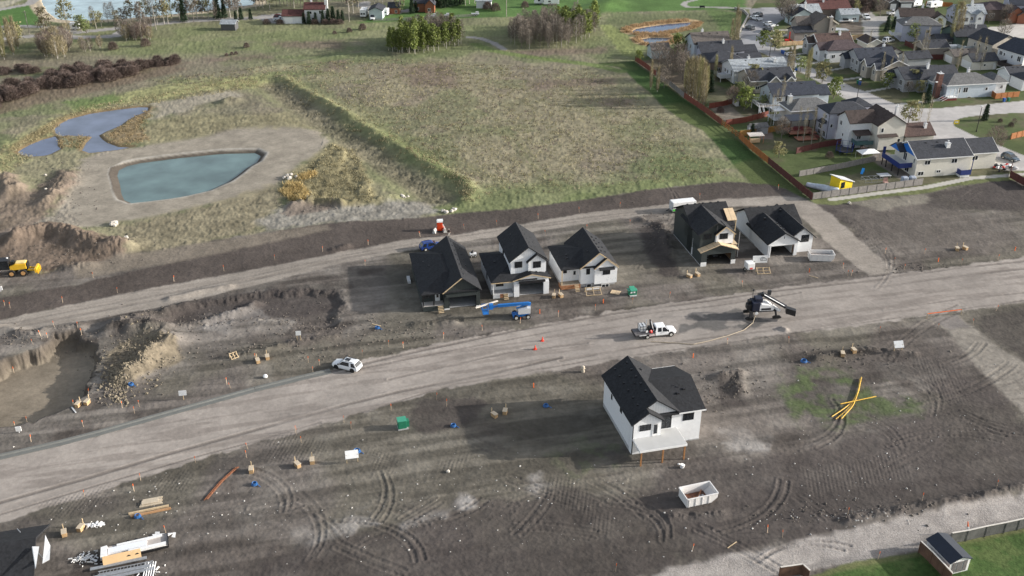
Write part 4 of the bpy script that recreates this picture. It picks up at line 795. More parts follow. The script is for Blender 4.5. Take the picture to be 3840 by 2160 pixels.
b = MB().box(-3.2, f0 - .01, 2.5, 8, 1.5, 1.7); d = b.out('deck', GREY, h); MB().box(-3.26, -3.2, 2.5, 8, 1.4, 2.7).box(-3.2, f0 - .02, 2.44, 2.5, 1.4, 2.7).out('deck_rail', GREY, h)
for y in (2.7, 7.8): MB().box(-3.1, -2.95, y - .08, y + .08, -.4, 1.5).out('deck_post', GREY, h)
h = house('tan_house', 'tan house with two small white trimmed gables on a slate roof', R3(1800, 740), 6.3, (0, 5.5), 10.5, 'tan', 'dark', [(0, 15, 0, 11, 4.0, 2.3, 'x'), (5.5, 9.5, -1.4, 4, 4.0, 1.5, 'y'), (11.2, 14.2, -1.2, 4, 4.0, 1.1, 'y')], [((f0, 3.6, 1), 1.4, 1.3, 'l'), ((f0, 8, 1), 1.6, 1.3, 'l'), ((2, f0, 1.2), 1.3, 1.2, 'f')], [(15.6, 3, 3, 5.2)], trim=T)
h = house('light_blue_house', 'light blue house with slate roof and a white railed raised deck', R4(1265, 190), 7.0, (0, 5.0), 10.5, 'blue', 'navy', [(0, 15, 0, 10, 4.7, 2.35, 'x'), (14.5, 19, 1.5, 8.5, 3.9, 1.9, 'x')], [((f0, 7.6, 3.1), .9, 1.3, 'l'), ((f0, 3.6, 1.6), .8, 1.1, 'l', 1), ((f0, 3.6, 2.9), .8, 1.6, 'l', 1), ((f0, 3.4, 4.7), .8, .7, 'l', 1), ((1.4, f0, 3.0), 1.7, 1.2, 'f', 3), ((4, f0, 2.6), .9, 2, 'f', 1)])
MB().box(-4.2, f0 - .01, -.6, 5.2, 1.9, 2.05).box(.4, 5.5, -2.6, f0 - .01, 1.9, 2.05).out('deck', mat('deck_boards', (.24, .22, .2), .8, .1, 1), h)
b = MB()
for p, q in (((-4.2, 5.2), (-4.2, -.6)), ((-4.2, -.6), (.4, -2.6)), ((.4, -2.6), (5.5, -2.6)), ((-4.2, 5.2), (.3, 5.2))):
    b.bar((*p, 3.05), (*q, 3.05), .1); b.bar((*p, 2.15), (*q, 2.15), .08)
    for i in range(7): x = p[0] + (q[0] - p[0]) * i / 6; y = p[1] + (q[1] - p[1]) * i / 6; b.bar((x, y, 2.0), (x, y, 3.05), .09)
b.bar((-4.2, -.4, 2.1), (-4.6, -3.6, .1), .12); b.bar((-3.2, -.9, 2.1), (-3.6, -3.9, .1), .12); b.bar((-4.2, -.4, 3.0), (-4.6, -3.6, 1.0), .1); b.bar((-3.2, -.9, 3.0), (-3.6, -3.9, 1.0), .1)
b.out('deck_rail', WPAINT, h)
for x, y in ((-4, -.4), (-4, 5), (.6, -2.4), (5.3, -2.4)): MB().box(x - .1, x + .1, y - .1, y + .1, -.4, 1.9).out('deck_post', WPAINT, h)
h = house('chimney_house', 'taupe house with grey hipped roof and big square chimney, above the red pergola', R4(1750, 760), 4.6, (0, 0), 10.5, 'stucco', 'mid', [(0, 13.5, 0, 8.5, 4.6, 2.3, 'hip')], [((2.6, f0, 3.4), 1.0, .5, 'f', 1), ((f0, 3.4, 1.0), 1.0, 1.0, 'l', 1)], [(1.5, 4.6, 4.5, 7.8, mat('beige_stucco', (.55, .53, .48), .8, .05, 3), 1.1)], trim=T)
MB().slab([(-3.2, 3.4, 4.1), (-.2, 3.4, 4.2), (-.2, 7.4, 4.2), (-3.2, 7.4, 4.1)], .12).out('porch_roof', WPAINT, h); MB().box(-3.4, f0 - .01, 2.6, 7.8, 1.5, 1.7).out('deck', GREY, h)
for y in (3.6, 7.2): MB().box(-3.1, -2.95, y - .08, y + .08, -.4, 4.0).out('porch_post', WPAINT, h)
h = house('lavender_grey_house', 'tall lavender grey house with a dark hipped roof and white framed windows', (3109, 430), 7.0, (0, 0), 10.5, 'lav', 'dark', [(0, 12, 0, 7.5, 7.0, 1.9, 'hip'), (9, 15.5, 4.5, 11, 6.8, 1.8, 'hip')], [((f0, 2.6, 5.2), 1.0, 1.2, 'l'), ((f0, 3.2, 2.6), 1.5, 1.5, 'l'), ((f0, 2.6, .2), 1.5, 1.6, 'l'), ((f0, 5.4, .2), 1.5, 1.6, 'l'), ((f0, 5.6, 2.6), 1.2, 1.6, 'l'), ((1.0, f0, 3.1), .8, 1.1, 'f', 1), ((6.6, f0, 5.1), 1.1, 1.5, 'f', 1)])
b = MB(); b.slab([(-.9, .9, 4.1), (f0 - .02, .9, 4.9), (f0 - .02, 4.2, 4.9), (-.9, 4.2, 4.1)], .15); b.out('bay_roof', SH['dark'], h); MB().box(-.7, f0 - .01, 1.1, 4.0, 2.1, 4.05).out('bay_wall', WA['lav'], h)
window(h, (-.7, 3.6, 2.4), 1.9, 1.4, 'l', 2, 1, WPAINT)
MB().box(.36, .46, .34, .44, -.4, 6.9).out('downspout', BLK, h)
h = house('cream_house', 'pale two storey house with brown roof and a small green balcony', (3293, 472), 7.0, (0, 0), 10, 'cream', 'umber', [(0, 8.6, 0, 10, 6.9, 2.5, 'y'), (-6.2, 2, 3.2, 10.5, 6.9, 2.1, 'x', 'white'), (8.3, 17.2, 0, 8, 3.5, 2.1, 'x', 'cream', 'brown')],
          [((1.3, f0, 4.9), .8, 1.3, 'f', 1), ((6.4, f0, 2.0), .9, 1.0, 'f', 1), ((-5.8, 9, 4.8), 1.2, 1.3, 'l'), ((-5.8, 7, 2.2), .7, 1.0, 'l', 1), ((-3.4, 3.6, 2.3), 1.2, 1.8, 'f'), ((-4.6, 3.6, -.2), 1.2, 1.6, 'f'), ((-2, 3.6, -.2), 1.0, 1.8, 'f')], [(7.6, 5, 8, 10.2), (15, 2.4, 4.4, 6.0)])
MB().box(.6, 5.6, -.5, f0 - .01, .4, 3.9).out('bump_out', WA['cream'], h); MB().slab([(.3, -.8, 4.0), (5.9, -.8, 4.0), (5.9, f0 - .02, 4.5), (.3, f0 - .02, 4.5)], .12).out('bump_roof', SH['umber'], h)
MB().slab([(-5, 1.2, 4.2), (-.4, 1.2, 4.2), (-.4, 3.55, 4.9), (-5, 3.55, 4.9)], .14).out('balcony_roof', SH['umber'], h)
MB().box(-4.8, -.2, .6, 3.58, 1.7, 1.85).box(-4.85, -.15, .54, .6, 1.7, 2.8).box(-4.86, -4.8, .6, 3.5, 1.7, 2.8).out('balcony', mat('green_glass_rail', (.05, .11, .115), .3, .1, 2), h)
h = house('blue_gable_house', 'white house with bright blue gable ends and a dark blue balcony, nearest the bare lots', Rb(1235, 280), 7.5, (0, 5.5), 10, 'cream', 'dark', [(0, 15.2, 0, 11, 4.8, 2.6, 'x'), (14.6, 24, 2.6, 11, 4.3, 2.3, 'x')],
          [((2.4, f0, 3.1), 1.6, 1.2, 'f'), ((9.6, f0, 3.1), 1.6, 1.2, 'f'), ((1.2, f0, .4), 1.6, 1.1, 'f'), ((6.1, f0, .8), 1.2, .8, 'f'), ((17, 3.0, 2.4), 1.6, 1.2, 'f'), ((f0, 2.0, 3.2), .8, 1.3, 'l'), ((f0, 6.6, 2.6), 1.6, 2.0, 'l'), ((f0, 5, .2), 1.8, 1.9, 'l')], [(9.6, 3.2, 5, 7.4, T, 1.0)], trim=T)
BLG = mat('bright_blue', (.02, .16, .55), .5, .05, 2); NAV = mat('navy_paint', (.012, .03, .16), .5, .1, 2)
MB().prism([(f0 - .07, 1.0, 4.95), (f0 - .07, 10, 4.95), (f0 - .07, 5.5, 7.2)], (.06, 0, 0)).out('gable_panel', BLG, h)
b = MB(); roof(b, -1.2, 1.2, 5.8, 10.2, 4.9, 1.5, 'x', .3, .16); b.out('balcony_roof', SH['dark'], h); MB().prism([(-1.44, 5.9, 4.9), (-1.44, 10.1, 4.9), (-1.44, 8, 6.3)], (.06, 0, 0)).out('gable_panel', BLG, h)
MB().box(-3, f0 - .01, 2.2, 10.6, 2.1, 2.3).out('balcony', GREY, h); MB().box(-3.08, -3.0, 2.2, 10.6, 1.95, 3.2).box(-3, f0 - .02, 2.12, 2.2, 1.95, 3.2).box(-3, -2.2, 10.6, 10.68, 2.0, 4.6).out('balcony_rail', NAV, h)
for y in (2.5, 5.6, 8.5, 10.4): MB().box(-2.9, -2.7, y - .1, y + .1, -.4, 2.1).out('balcony_post', BLK, h)
MB().box(11.4, 14.2, -1.6, f0 - .01, .6, .8).box(11.4, 11.5, -1.6, 0, .8, 1.9).box(11.4, 14.2, -1.68, -1.6, .6, 1.9).out('side_porch', NAV, h); MB().box(11.6, 14.0, -1.5, f0 - .05, -.5, .55).out('porch_base', WPAINT, h); MB().box(14.1, 14.25, -1.6, -1.45, .8, 4.4).out('porch_post', NAV, h)
# east side of the street
h = house('brown_roof_house', 'grey house with a long brown roof and white trimmed front gables', R1(920, 690), 6.6, (0, 4.2), 11, 'grey', 'brown', [(0, 13.5, 0, 8.4, 4.1, 2.4, 'x'), (-2.6, 4, 2.4, 7.2, 4.0, 1.5, 'x', 'grey', 'umber')], [((.38, 2.6, 1.9), 1.2, 1.4, 'l'), ((-2.2, 5.6, 1.8), 1.8, 1.6, 'l', 3), ((2, f0, 1.6), 1.2, 1.3, 'f')], [(9.4, 3.4, 5.4, 7.2)], trim=T)
house('plum_roof_house', 'white house with a plum brown hipped roof and a dark framed bay window', (3130, 152), 6.4, (4.5, 4.5), 11, 'white', 'plum', [(0, 14, 0, 9, 4.0, 2.3, 'hip'), (-1.6, 5, 2.6, 8.2, 3.9, 1.7, 'x')], [((f0, 2.5, 1.2), 1.5, 1.7, 'l', 3), ((-1.2, 5.6, 1.6), 1.2, 1.3, 'l'), ((2, f0, 1.4), 1.3, 1.3, 'f')])
house('navy_roof_house', 'grey house with a navy roof and paired upper windows, next to the plum roof', (3222, 227), 4.2, (0, 0), 11, 'grey', 'navy', [(0, 14, 0, 10, 4.2, 2.5, 'x'), (-1.8, 3, 6, 10, 3.4, 1.2, 'x')], [((f0, 2.6, 2.2), 1.3, 1.6, 'l'), ((f0, 5.2, 2.2), 1.3, 1.6, 'l'), ((f0, 2.6, .1), 1.2, .9, 'l'), ((f0, 5.2, .1), 1.2, .9, 'l')], [(12, 6.6, 5, 7.2)])
house('beige_gable_house', 'beige house with slate roof and white trimmed front gables, third up from the corner', k4(1150, 695), 4.2, (0, 0), 11, 'tan', 'navy', [(0, 10.5, 0, 10.5, 4.2, 2.3, 'y'), (-3, 4, 4.2, 8.6, 4.1, 1.7, 'x'), (-2, 2, .2, 3.6, 4.1, 1.4, 'x')], [((-1.6, 2.6, 2.0), 1.2, 1.5, 'l'), ((-2.6, 7.4, 2.0), 1.4, 1.5, 'l'), ((f0, 3.2, .1), 1.2, .9, 'l'), ((3, f0, 1.8), 1.2, 1.2, 'f')], trim=T)
house('grey_hip_house', 'grey house with slate hipped roofs, next to the white corner house', R5(440, 570), 4.2, (0, 0), 10.5, 'grey', 'dark', [(0, 13.5, 0, 10.5, 4.2, 2.4, 'x'), (4.4, 8.6, -1.2, 6, 4.1, 2.1, 'hip'), (11, 20, 2, 10, 4.0, 2.2, 'x'), (-1.6, 4, 5, 9.6, 3.6, 1.4, 'x')], [((f0, 3.2, 1.9), 1.7, 1.7, 'l', 3), ((f0, 3.4, .0), 1.7, .9, 'l', 3), ((1.2, f0, 1.8), .9, 1.7, 'f', 1), ((7, -.8, 1.8), .9, 1.4, 'f', 1)], [(9.6, 4, 5.6, 7.5)])
h = house('white_corner_house', 'white house with a grey hipped roof and a tall brick chimney, on the street corner', R5(1200, 690), 4.1, (0, 0), 10, 'blue', 'mid', [(0, 17, 0, 10, 4.1, 2.2, 'hip'), (-2, 4, 4.8, 9.6, 4.0, 1.5, 'hip'), (15.6, 21, .6, 9, 3.9, 1.9, 'hip', 'white')], [((4.2, f0, 1.8), .8, 1.7, 'f', 1), ((5.9, f0, 1.8), 1.6, 1.6, 'f'), ((13.2, f0, 2.1), .9, 1.0, 'f', 1), ((7.8, f0, -.1), 1.2, .6, 'f'), ((.1, 3.2, 1.9), .9, 1.6, 'l', 1), ((18.6, 1.0, 2.2), .9, 1.1, 'f')], [(10.5, 6.4, 5.5, 7.0)], trim=T)
chimney(h, -1.6, 2.2, -.5, 7.6, mat('brick', (.15, .07, .055), .85, .3, 3, bump=.3), 1.5)
MB().box(.3, 3.2, -1.6, f0 - .01, .9, 1.05).out('porch_deck', WPAINT, h); MB().box(-1.4, 3.1, -1.5, .2, -.4, .85).out('porch_skirt', mat('maroon_paint', (.16, .02, .02), .6, .1, 2), h)
b = MB()
for x in (.4, 1.8, 3.1): b.bar((x, -1.55, 1.05), (x, -1.55, 3.9), .13)
b.bar((.4, -1.55, 1.9), (3.1, -1.55, 1.9), .1); b.bar((.3, -1.6, 1.9), (-2.4, -1.6, .6), .12); b.bar((.3, -1.6, 1.1), (-2.4, -1.6, -.1), .12); b.bar((.3, -.4, 1.9), (-2.4, -.4, .6), .12); b.bar((.3, -.4, 1.1), (-2.4, -.4, -.1), .12); b.out('porch_rail', WPAINT, h)
h = house('taupe_house', 'tall taupe house with a side chimney shaft and a cream barge board', R1(1410, 480), 5.6, (9.6, 0), 11, 'taupe', 'taupe', [(0, 9.6, 0, 9, 5.5, 2.9, 'y'), (-7.4, 1.5, -.4, 6.2, 3.1, 1.4, 'x', 'taupe', 'dark'), (-5, 1, 3, 9, 5.2, 2.2, 'x', 'taupe', 'taupe')], [((-6.9, 3.6, 3.6), .8, 1.2, 'l', 1), ((7.6, f0, 3.0), .8, 1.2, 'f', 1), ((-3.0, 0, 1.2), .9, 1.0, 'f', 1)], [(6.6, .05, -.4, 8.2, WA['taupe'], 1.1)])
MB().bar((4.8, -.06, 8.45), (9.95, -.06, 5.5), .08, .5).out('barge_board', mat('cream_board', (.6, .54, .44), .6, .05, 2), h)
MB().slab([(9.3, .6, 3.2), (15.5, 1.2, 2.7), (15.5, 4.4, 2.7), (9.3, 4.4, 3.4)], .15).out('patio_roof', SH['pale'], h)
for x in (12, 15.2): MB().box(x - .1, x + .1, .9, 1.1, -.4, 2.7).out('patio_post', CEDAR, h)
house('pale_hip_house', 'house with a pale grey roof behind the taupe house', R1(540, 275), 4.0, (0, 0), 10, 'mint', 'pale', [(0, 11.6, 0, 9, 4.0, 2.3, 'x')], [((f0, 5, 1.4), 1.4, 1.3, 'l')], [(2, 3.2, 5, 6.6, T, 1.0), (6.5, 5.4, 5.6, 7)])
house('navy_gable_house', 'low house with a navy gable roof, in front of the pale roofed house', R1(490, 330), 3.6, (0, 0), 10, 'mint', 'navy', [(0, 9.5, 0, 7.5, 3.6, 2.4, 'y')], [((f0, 4, 1), 1.2, 1.2, 'l')], [(6.6, 4, 5, 7)])
house('red_roof_house', 'long house with a dark red brown roof at the upper edge, behind bare poplars', R1(755, 5), 6.6, (0, 5.5), 8, 'brown', 'red', [(0, 17.5, 0, 11, 4, 2.6, 'x'), (-2.6, 3, 1, 8, 3.6, 2, 'hip')], (), [(6.8, 4, 5, 7, GREY)])
house('pale_garage', 'pale grey garage beside the gravel alley with a parked pickup', R1(1470, 300), 3.0, (0, 0), 6, 'mint', 'pale', [(0, 8.2, 0, 6.5, 3.0, 1.5, 'x')], [((5, f0, .8), 1.8, .9, 'f')], cat='garage')
house('taupe_garage', 'garage with umber roof and taupe gable, at the lower end of the gravel alley', R1(2000, 890), 2.8, (0, 0), 11, 'cream', 'umber', [(0, 6.8, 0, 8, 2.8, 1.4, 'y')], cat='garage', trim=T)
house('cream_gable_garage', 'garage with umber roof and plain cream gable wall', (3325, 203), 2.8, (0, 0), 14, 'cream', 'umber', [(0, 7.2, 0, 8.4, 2.8, 1.5, 'y')], cat='garage')
house('grey_garage', 'grey garage with a slate roof behind the beige gabled house', R5(505, 205), 2.8, (0, 0), 10, 'grey', 'dark', [(0, 9, 0, 7, 2.8, 1.6, 'x')], [((f0, 4.2, 1), .8, .8, 'l', 1)], cat='garage')
h = house('open_garage', 'brown garage with its door open and a white car inside', R2(575, 985), 3.0, (0, 0), 9, 'taupe', 'dark', [(0, 9.8, 0, 8, 3.0, 1.8, 'x')], doors=[((f0, 6.4, -.3), 4.6, 2.7, 'l', BLK)], cat='garage', trim=TAN)  # open doorway: its inner shade is painted as a flat black panel
house('beige_garage', 'beige garage with grey roof and white door, beside the parked trailer', R2(1170, 1145), 2.8, (0, 0), 10, 'tan', 'taupe', [(0, 9.4, 0, 6.8, 2.8, 1.5, 'x')], doors=[((f0, 5.6, -.3), 4.2, 2.6, 'l', WPAINT)], cat='garage')
house('cream_wide_garage', 'wide cream garage with slate roof, a side window and a white corner door', R5(1655, 250), 3.0, (0, 0), 10, 'cream', 'dark', [(0, 10, 0, 7, 3.0, 1.7, 'x')], [((4.6, f0, 1.2), .8, .8, 'f', 1)], doors=[((f0, 6.2, -.3), 5.2, 2.7, 'l', WPAINT), ((8.2, f0, -.3), 1.0, 2.3, 'f', WPAINT)], cat='garage')
house('right_edge_garage', 'grey garage with white trimmed gable and white door, behind the white corner house', R5(2320, 490), 3.0, (0, 0), 10, 'white', 'dark', [(0, 9, 0, 7, 3.0, 1.6, 'x')], doors=[((f0, 5.8, -.3), 4.6, 2.5, 'l', WPAINT)], cat='garage', trim=T)
house('edge_garage', 'plain pale garage with dark roof cut by the right edge of the photo', R5(2390, 640), 1.0, (f0, 4.6), 10, 'white', 'dark', [(0, 9, 0, 7, 3.3, 1.6, 'hip')], cat='garage')
h = house('lilac_house', 'lilac two storey house with a slate hipped roof and a satellite dish', R2(130, 520), 5.8, (0, 0), -3, 'lav', 'mid', [(0, 14.5, 0, 9, 5.8, 2.2, 'hip')], [((4.8, f0, 2.9), .9, 1.6, 'f', 1), ((8.9, f0, 3.2), 1.4, 1.2, 'f'), ((5.2, f0, .3), 1.2, .9, 'f')])
MB().tube((1.4, 1.2, 6.0), (1.4, 1.2, 7.0), .05).tube((1.4, 1.1, 6.9), (1.4, .98, 6.95), .38, n=10).out('satellite_dish', WPAINT, h); MB().box(-3.2, f0 - .02, .5, 4, 2.2, 2.4).box(-3.2, -3.12, .5, 4, 2.4, 3.3).box(-3.2, f0 - .03, .42, .5, 2.2, 3.3).out('balcony', GREY, h)
house('forest_green_house', 'forest green house with slate roof and a dark timber side porch', R2(1200, 745), 4.6, (0, 0), 5, 'green', 'dark', [(0, 13.5, 0, 11.5, 4.6, 2.6, 'x'), (-6, 2, 1.5, 7, 3.4, 1.2, 'x', 'dark')], [((-1, 1.9, 1), 1, 1.3, 'f')], [(9, 4, 6, 8, T, .4)])
h = house('balcony_house', 'tan two storey house with a large white balcony, above the garages', (3723, 169.5), 6.0, (0, 0), 20, 'tan', 'dark', [(0, 13, 0, 12, 6.0, 2.5, 'y')], [((f0, 3.6, 3.6), 1.3, 1.4, 'l'), ((f0, 6.4, 3.8), .7, 1.2, 'l', 1), ((f0, 8.6, 3.8), .7, 1.2, 'l', 1), ((f0, 6.6, .5), .9, 1.5, 'l', 1)])
MB().box(-3.2, f0 - .02, 8.4, 12.4, 2.6, 2.8).out('balcony', WPAINT, h); MB().box(-3.26, -3.2, 8.4, 12.4, 2.6, 3.8).box(-3.2, f0 - .03, 8.34, 8.4, 2.6, 3.8).out('balcony_rail', mat('frosted_rail', (.45, .48, .48), .3, .1, 2), h)
for y in (8.6, 12.2): MB().box(-3.1, -2.9, y - .1, y + .1, -.4, 2.6).out('balcony_post', TAN, h)
h = house('edge_two_storey', 'white two storey house with a navy roof and dark wooden deck at the right edge', (3738, 177), 6.0, (0, 11.6), 22, 'white', 'navy', [(0, 14, 0, 11.6, 6.0, 2.6, 'y')], [((f0, 10.4, 3.8), 1.3, 1.4, 'l', 3), ((f0, 8.6, 3.8), .7, 1.1, 'l', 1), ((f0, 9.6, .6), 1.2, 1.3, 'l', 1), ((f0, 5.4, 3.8), .7, 1.1, 'l', 1), ((f0, 2.8, 3.4), 1.4, 1.8, 'l')])
MB().box(-3.6, f0 - .02, .6, 6.6, 1.8, 2.0).box(-3.66, -3.6, .6, 6.6, 1.8, 3.0).box(-3.6, f0 - .03, 6.6, 6.66, 1.8, 3.0).box(-3.6, f0, .54, .6, 1.8, 3.0).out('deck', mat('dark_stained_wood', (.04, .03, .028), .7, .2, 2), h)
house('chestnut_house', 'white walled house with a big chestnut brown roof, left of the pale grey roofed house', (3375, 63), 3.7, (0, 0), -6, 'white', 'umber', [(0, 13.6, 0, 10, 3.7, 2.2, 'x'), (12.6, 18, 0, 6, 3.2, 1.6, 'y')], (), [(9.5, 6, 5, 7)])
h = house('pale_grey_house', 'lavender and white house with a pale grey roof and two little front gables', R2(1230, 290), 4.1, (0, 0), 4, 'lav', 'pale', [(0, 12.2, 0, 9.6, 4.1, 2.6, 'x'), (2, 5.6, -1.2, 4, 4.0, 1.2, 'y', 'white'), (7.4, 11, -1.0, 4, 4.0, 1.2, 'y', 'white')], [((2.9, -.8, 1.4), 1.6, 1.7, 'f', 3), ((5.9, f0, 1.5), 1.2, 1.6, 'f'), ((8.5, -.6, 1.9), 1.2, 1.1, 'f'), ((f0, 5, 1.4), 1.2, 1.2, 'l'), ((f0, 8, 1.4), 1.2, 1.2, 'l')], [(7.4, 4.2, 5, 8.2, T, .8)])
b = MB()
for i in range(9): b.bar((2.6 + i * .75, -2.6, 0), (2.6 + i * .75, -2.6, 1.3), .1)
b.bar((2.6, -2.6, 1.3), (8.7, -2.6, 1.3), .12); b.out('porch_rail', WPAINT, h)
house('dark_brown_house', 'dark brown house with a low plum hipped roof and cedar front gables', R2(1720, 210), 4.2, (0, 0), -2, 'brown', 'plum', [(0, 13, 0, 11, 4.2, 2.2, 'hip'), (9.6, 15.6, -3.5, 5, 4.0, 2.0, 'y', 'log')], [((3.2, f0, 1.2), 2.4, 1.8, 'f', 4)])
house('upper_edge_house', 'lavender house with a slate roof at the upper right corner', R2(2300, 100), 6.2, (0, 0), -8, 'lav', 'navy', [(0, 16, 0, 10, 6.2, 2.4, 'x'), (2, 9, -5, 2, 3.2, 1.8, 'y', 'log', 'taupe')], [((2.2, f0, 4.3), 1.0, .9, 'f'), ((6, f0, 4.3), 1.0, .9, 'f')])
house('alley_top_garage', 'dark walled garage with two white doors at the upper edge', k4(1225, 24), 3.0, (0, 0), 3, 'dark', 'taupe', [(0, 4.6, 0, 8, 3.0, 1.2, 'y'), (4.2, 10.5, -.5, 8, 3.2, 1.4, 'x')], doors=[((.7, f0, -.3), 2.4, 2.6, 'f', WPAINT), ((5, -.1, -.3), 4.4, 2.7, 'f', WPAINT)], cat='garage', trim=T)
# far farmsteads
house('farmhouse', 'white house with red brown roof and tall chimney, among spruces beyond the field', R6(945, 195), 5.2, (0, 0), 2, 'white', 'red', [(0, 8.6, 0, 8, 5.2, 1.8, 'x'), (-8.6, .5, -.8, 6.5, 2.9, 1.6, 'x')], [((2.2, f0, 3.4), 1, 1.1, 'f', 1), ((6, f0, 3.4), .8, 1.4, 'f', 1), ((3, f0, .4), 1, 1.6, 'f', 1)], [(8.7, 3, -.4, 8.8, T, 1.2), (2.6, 5, 6, 7.6)], doors=[((-7.6, -.42, -.2), 3.2, 2.4, 'f', WPAINT)])
house('pale_blue_shed', 'tall pale blue metal shed with a dark roof, beyond the field', (1379, 40), 3.6, (0, 0), -2, 'mint', 'dark', [(0, 6, 0, 9, 3.6, 1.1, 'y')], cat='shed')
house('small_cabin', 'small log cabin with a slate roof behind the pale blue shed', (1452, 29), 2.6, (0, 0), 0, 'log', 'dark', [(0, 5.4, 0, 5, 2.6, 1.6, 'x')], [((3, f0, .4), .9, 1.2, 'f', 1)], cat='cabin')
house('log_house', 'large red brown log house with a dark roof at the upper edge', (1545, 13), 3.6, (0, 0), 0, 'log', 'dark', [(0, 9, 0, 8, 3.6, 2, 'x'), (5, 9.5, -2, 5, 3.4, 1.9, 'y')], [((1.5, f0, .8), 1.2, 1.2, 'f'), ((6.5, -1.6, .8), 1.2, 1.2, 'f')])
house('field_barn', 'low dark barn with a white roof at the far edge of the field', (822, 91), 2.4, (0, 0), -3, 'dark', 'pale', [(0, 6.2, 0, 5, 2.4, 1.0, 'x')], cat='barn')
house('white_hall', 'long white building at the top edge beyond the bright lawn', (1782, 5), 2.8, (0, 0), -2, 'white', 'pale', [(0, 7, 0, 5, 2.8, .8, 'x')], cat='building')
# ------------------------------------------------------------------ small yard buildings
h = tpx('garden_shed', 'white garden shed with dark door and grey roof inside the red fenced yard', 'shed', *R4(640, 640), 12)
MB().box(0, 3.2, 0, 2.4, 0, 2.1).prism([(0, 0, 2.1), (3.2, 0, 2.1), (1.6, 0, 2.8)], (0, 2.4, 0)).out('wall', WPAINT, h); b = MB(); roof(b, 0, 3.2, 0, 2.4, 2.1, .7, 'y', .15, .1); b.out('roof', SH['mid'], h); MB().box(.9, 2.2, -.05, -.003, .1, 2.0).out('door', DKMETAL, h)
h = tpx('garden_shed', 'long grey garden shed with a white door beside the golden fence', 'shed', *R4(945, 1210), 14)
MB().box(0, 5, 0, 2.6, 0, 1.9).prism([(0, 0, 1.9), (0, 2.6, 1.9), (0, 1.3, 2.8)], (5, 0, 0)).out('wall', WA['grey'], h); b = MB(); roof(b, 0, 5, 0, 2.6, 1.9, .9, 'x', .2, .1); b.out('roof', SH['mid'], h); MB().box(-.05, -.003, .5, 1.5, 0, 1.8).out('door', WPAINT, h)
h = tpx('yard_shelter', 'open shelter with a flat whitewashed board roof behind the orange fence', 'shelter', *R4(905, 1400), 10)
MB().slab([(0, 0, 2.3), (4.2, 0, 2.3), (4.2, 2.2, 2.6), (0, 2.2, 2.6)], .1).out('roof', mat('whitewashed_board', (.62, .56, .5), .7, .1, 1.5, stripe=(0, .3, .85)), h)
for x, y in ((.1, .1), (4, .1), (.1, 2), (4, 2)): MB().box(x - .06, x + .06, y - .06, y + .06, 0, 2.2).out('post', CEDAR, h)
MB().box(.8, 3.6, 1.2, 1.9, 0, 1.0).out('work_bench', LUMB, h)
h = tpx('pergola', 'dark roofed pergola over a terracotta timber deck, behind the lavender grey house', 'pergola', *R4(1830, 1300), 10.5)
MB().slab([(-1, 2.2, 4.6), (7.0, 2.2, 4.6), (7.0, 6.2, 5.1), (-1, 6.2, 5.1)], .14).out('roof', mat('standing_seam', (.05, .055, .075), .35, .1, 2, metal=.4, stripe=(0, .5, .6)), h)
for x, y in ((-.6, 2.4), (6.6, 2.4), (-.6, 6), (6.6, 6)): MB().box(x - .12, x + .12, y - .12, y + .12, -.2, 4.5).out('post', mat('dark_timber', (.05, .025, .018), .7, .2, 2), h)
MB().box(-.8, 6.8, 1.2, 6.4, 1.1, 1.3).out('upper_deck', mat('terracotta_deck', (.36, .16, .10), .7, .12, 1.5, stripe=(0, .3, .85)), h); MB().box(.2, 5.8, -1.8, 1.19, .3, .5).out('lower_deck', MC['terracotta_deck'], h)
MB().bar((-.8, 1.2, 2.2), (6.8, 1.2, 2.2), .1).bar((-.8, 1.2, 2.2), (-.8, 6.2, 2.2), .1).bar((4.4, 1.1, 1.5), (6.2, -1.8, .9), .5).out('rail', mat('red_stained_rail', (.11, .025, .02), .6, .1, 2), h)
MB().box(1.4, 4.2, 3.6, 4.6, 1.3, 2.2).out('sofa', mat('red_cushion', (.16, .03, .035), .8, .1, 2), h)
h = tpx('playhouse', 'bright yellow wooden playhouse with a white sloping roof and dark window', 'playhouse', *Rb(520, 845), 28)
YEL = mat('yellow_paint', (.80, .58, .02), .5, .06, 2)
MB().prism([(-2.2, 0, 0), (2.0, 0, 0), (2.0, 0, 2.0), (-2.2, 0, 3.4)], (0, 3, 0)).out('wall', YEL, h); MB().slab([(-2.5, -.3, 3.65), (2.4, -.3, 2.02), (2.4, 3.3, 2.02), (-2.5, 3.3, 3.65)], .14).out('roof', GREY, h)
MB().box(-1.7, -.5, -.06, -.003, .9, 2.4).out('window', GLASS, h); MB().box(2.003, 2.06, .5, 2.4, .2, 1.2).out('lattice', WPAINT, h)
h = tpx('greenhouse_tunnel', 'plastic covered garden tunnel lying in the lawn beside the grey fence', 'tunnel', *Rb(260, 830), -36)
b = MB(); secs = []
for x in (-4, -3.7, 0, 3.6, 3.9):
    r_ = 1.0 if abs(x) < 3.65 else .7
    secs.append([(x, r_ * math.cos(math.pi * i / 8), .06 + 1.25 * r_ * math.sin(math.pi * i / 8)) for i in range(9)])
b.loft(secs); tag(b.out('tunnel_cover', mat('plastic_film', (.50, .55, .6), .3, .2, .8), h, smooth=True), '', ''); c = h.children[0]; del c['label']; del c['category']
h = tpx('gazebo_canopy', 'white fabric canopy on thin legs beside the grey fence', 'canopy', *Rb(770, 480), 12)
b = MB().add([(-2.6, -1.6, 2.1), (2.6, -1.6, 2.1), (2.6, 1.6, 2.1), (-2.6, 1.6, 2.1), (0, 0, 2.9)], [(0, 1, 4), (1, 2, 4), (2, 3, 4), (3, 0, 4), (3, 2, 1, 0)]); b.out('canopy', WPAINT, h)
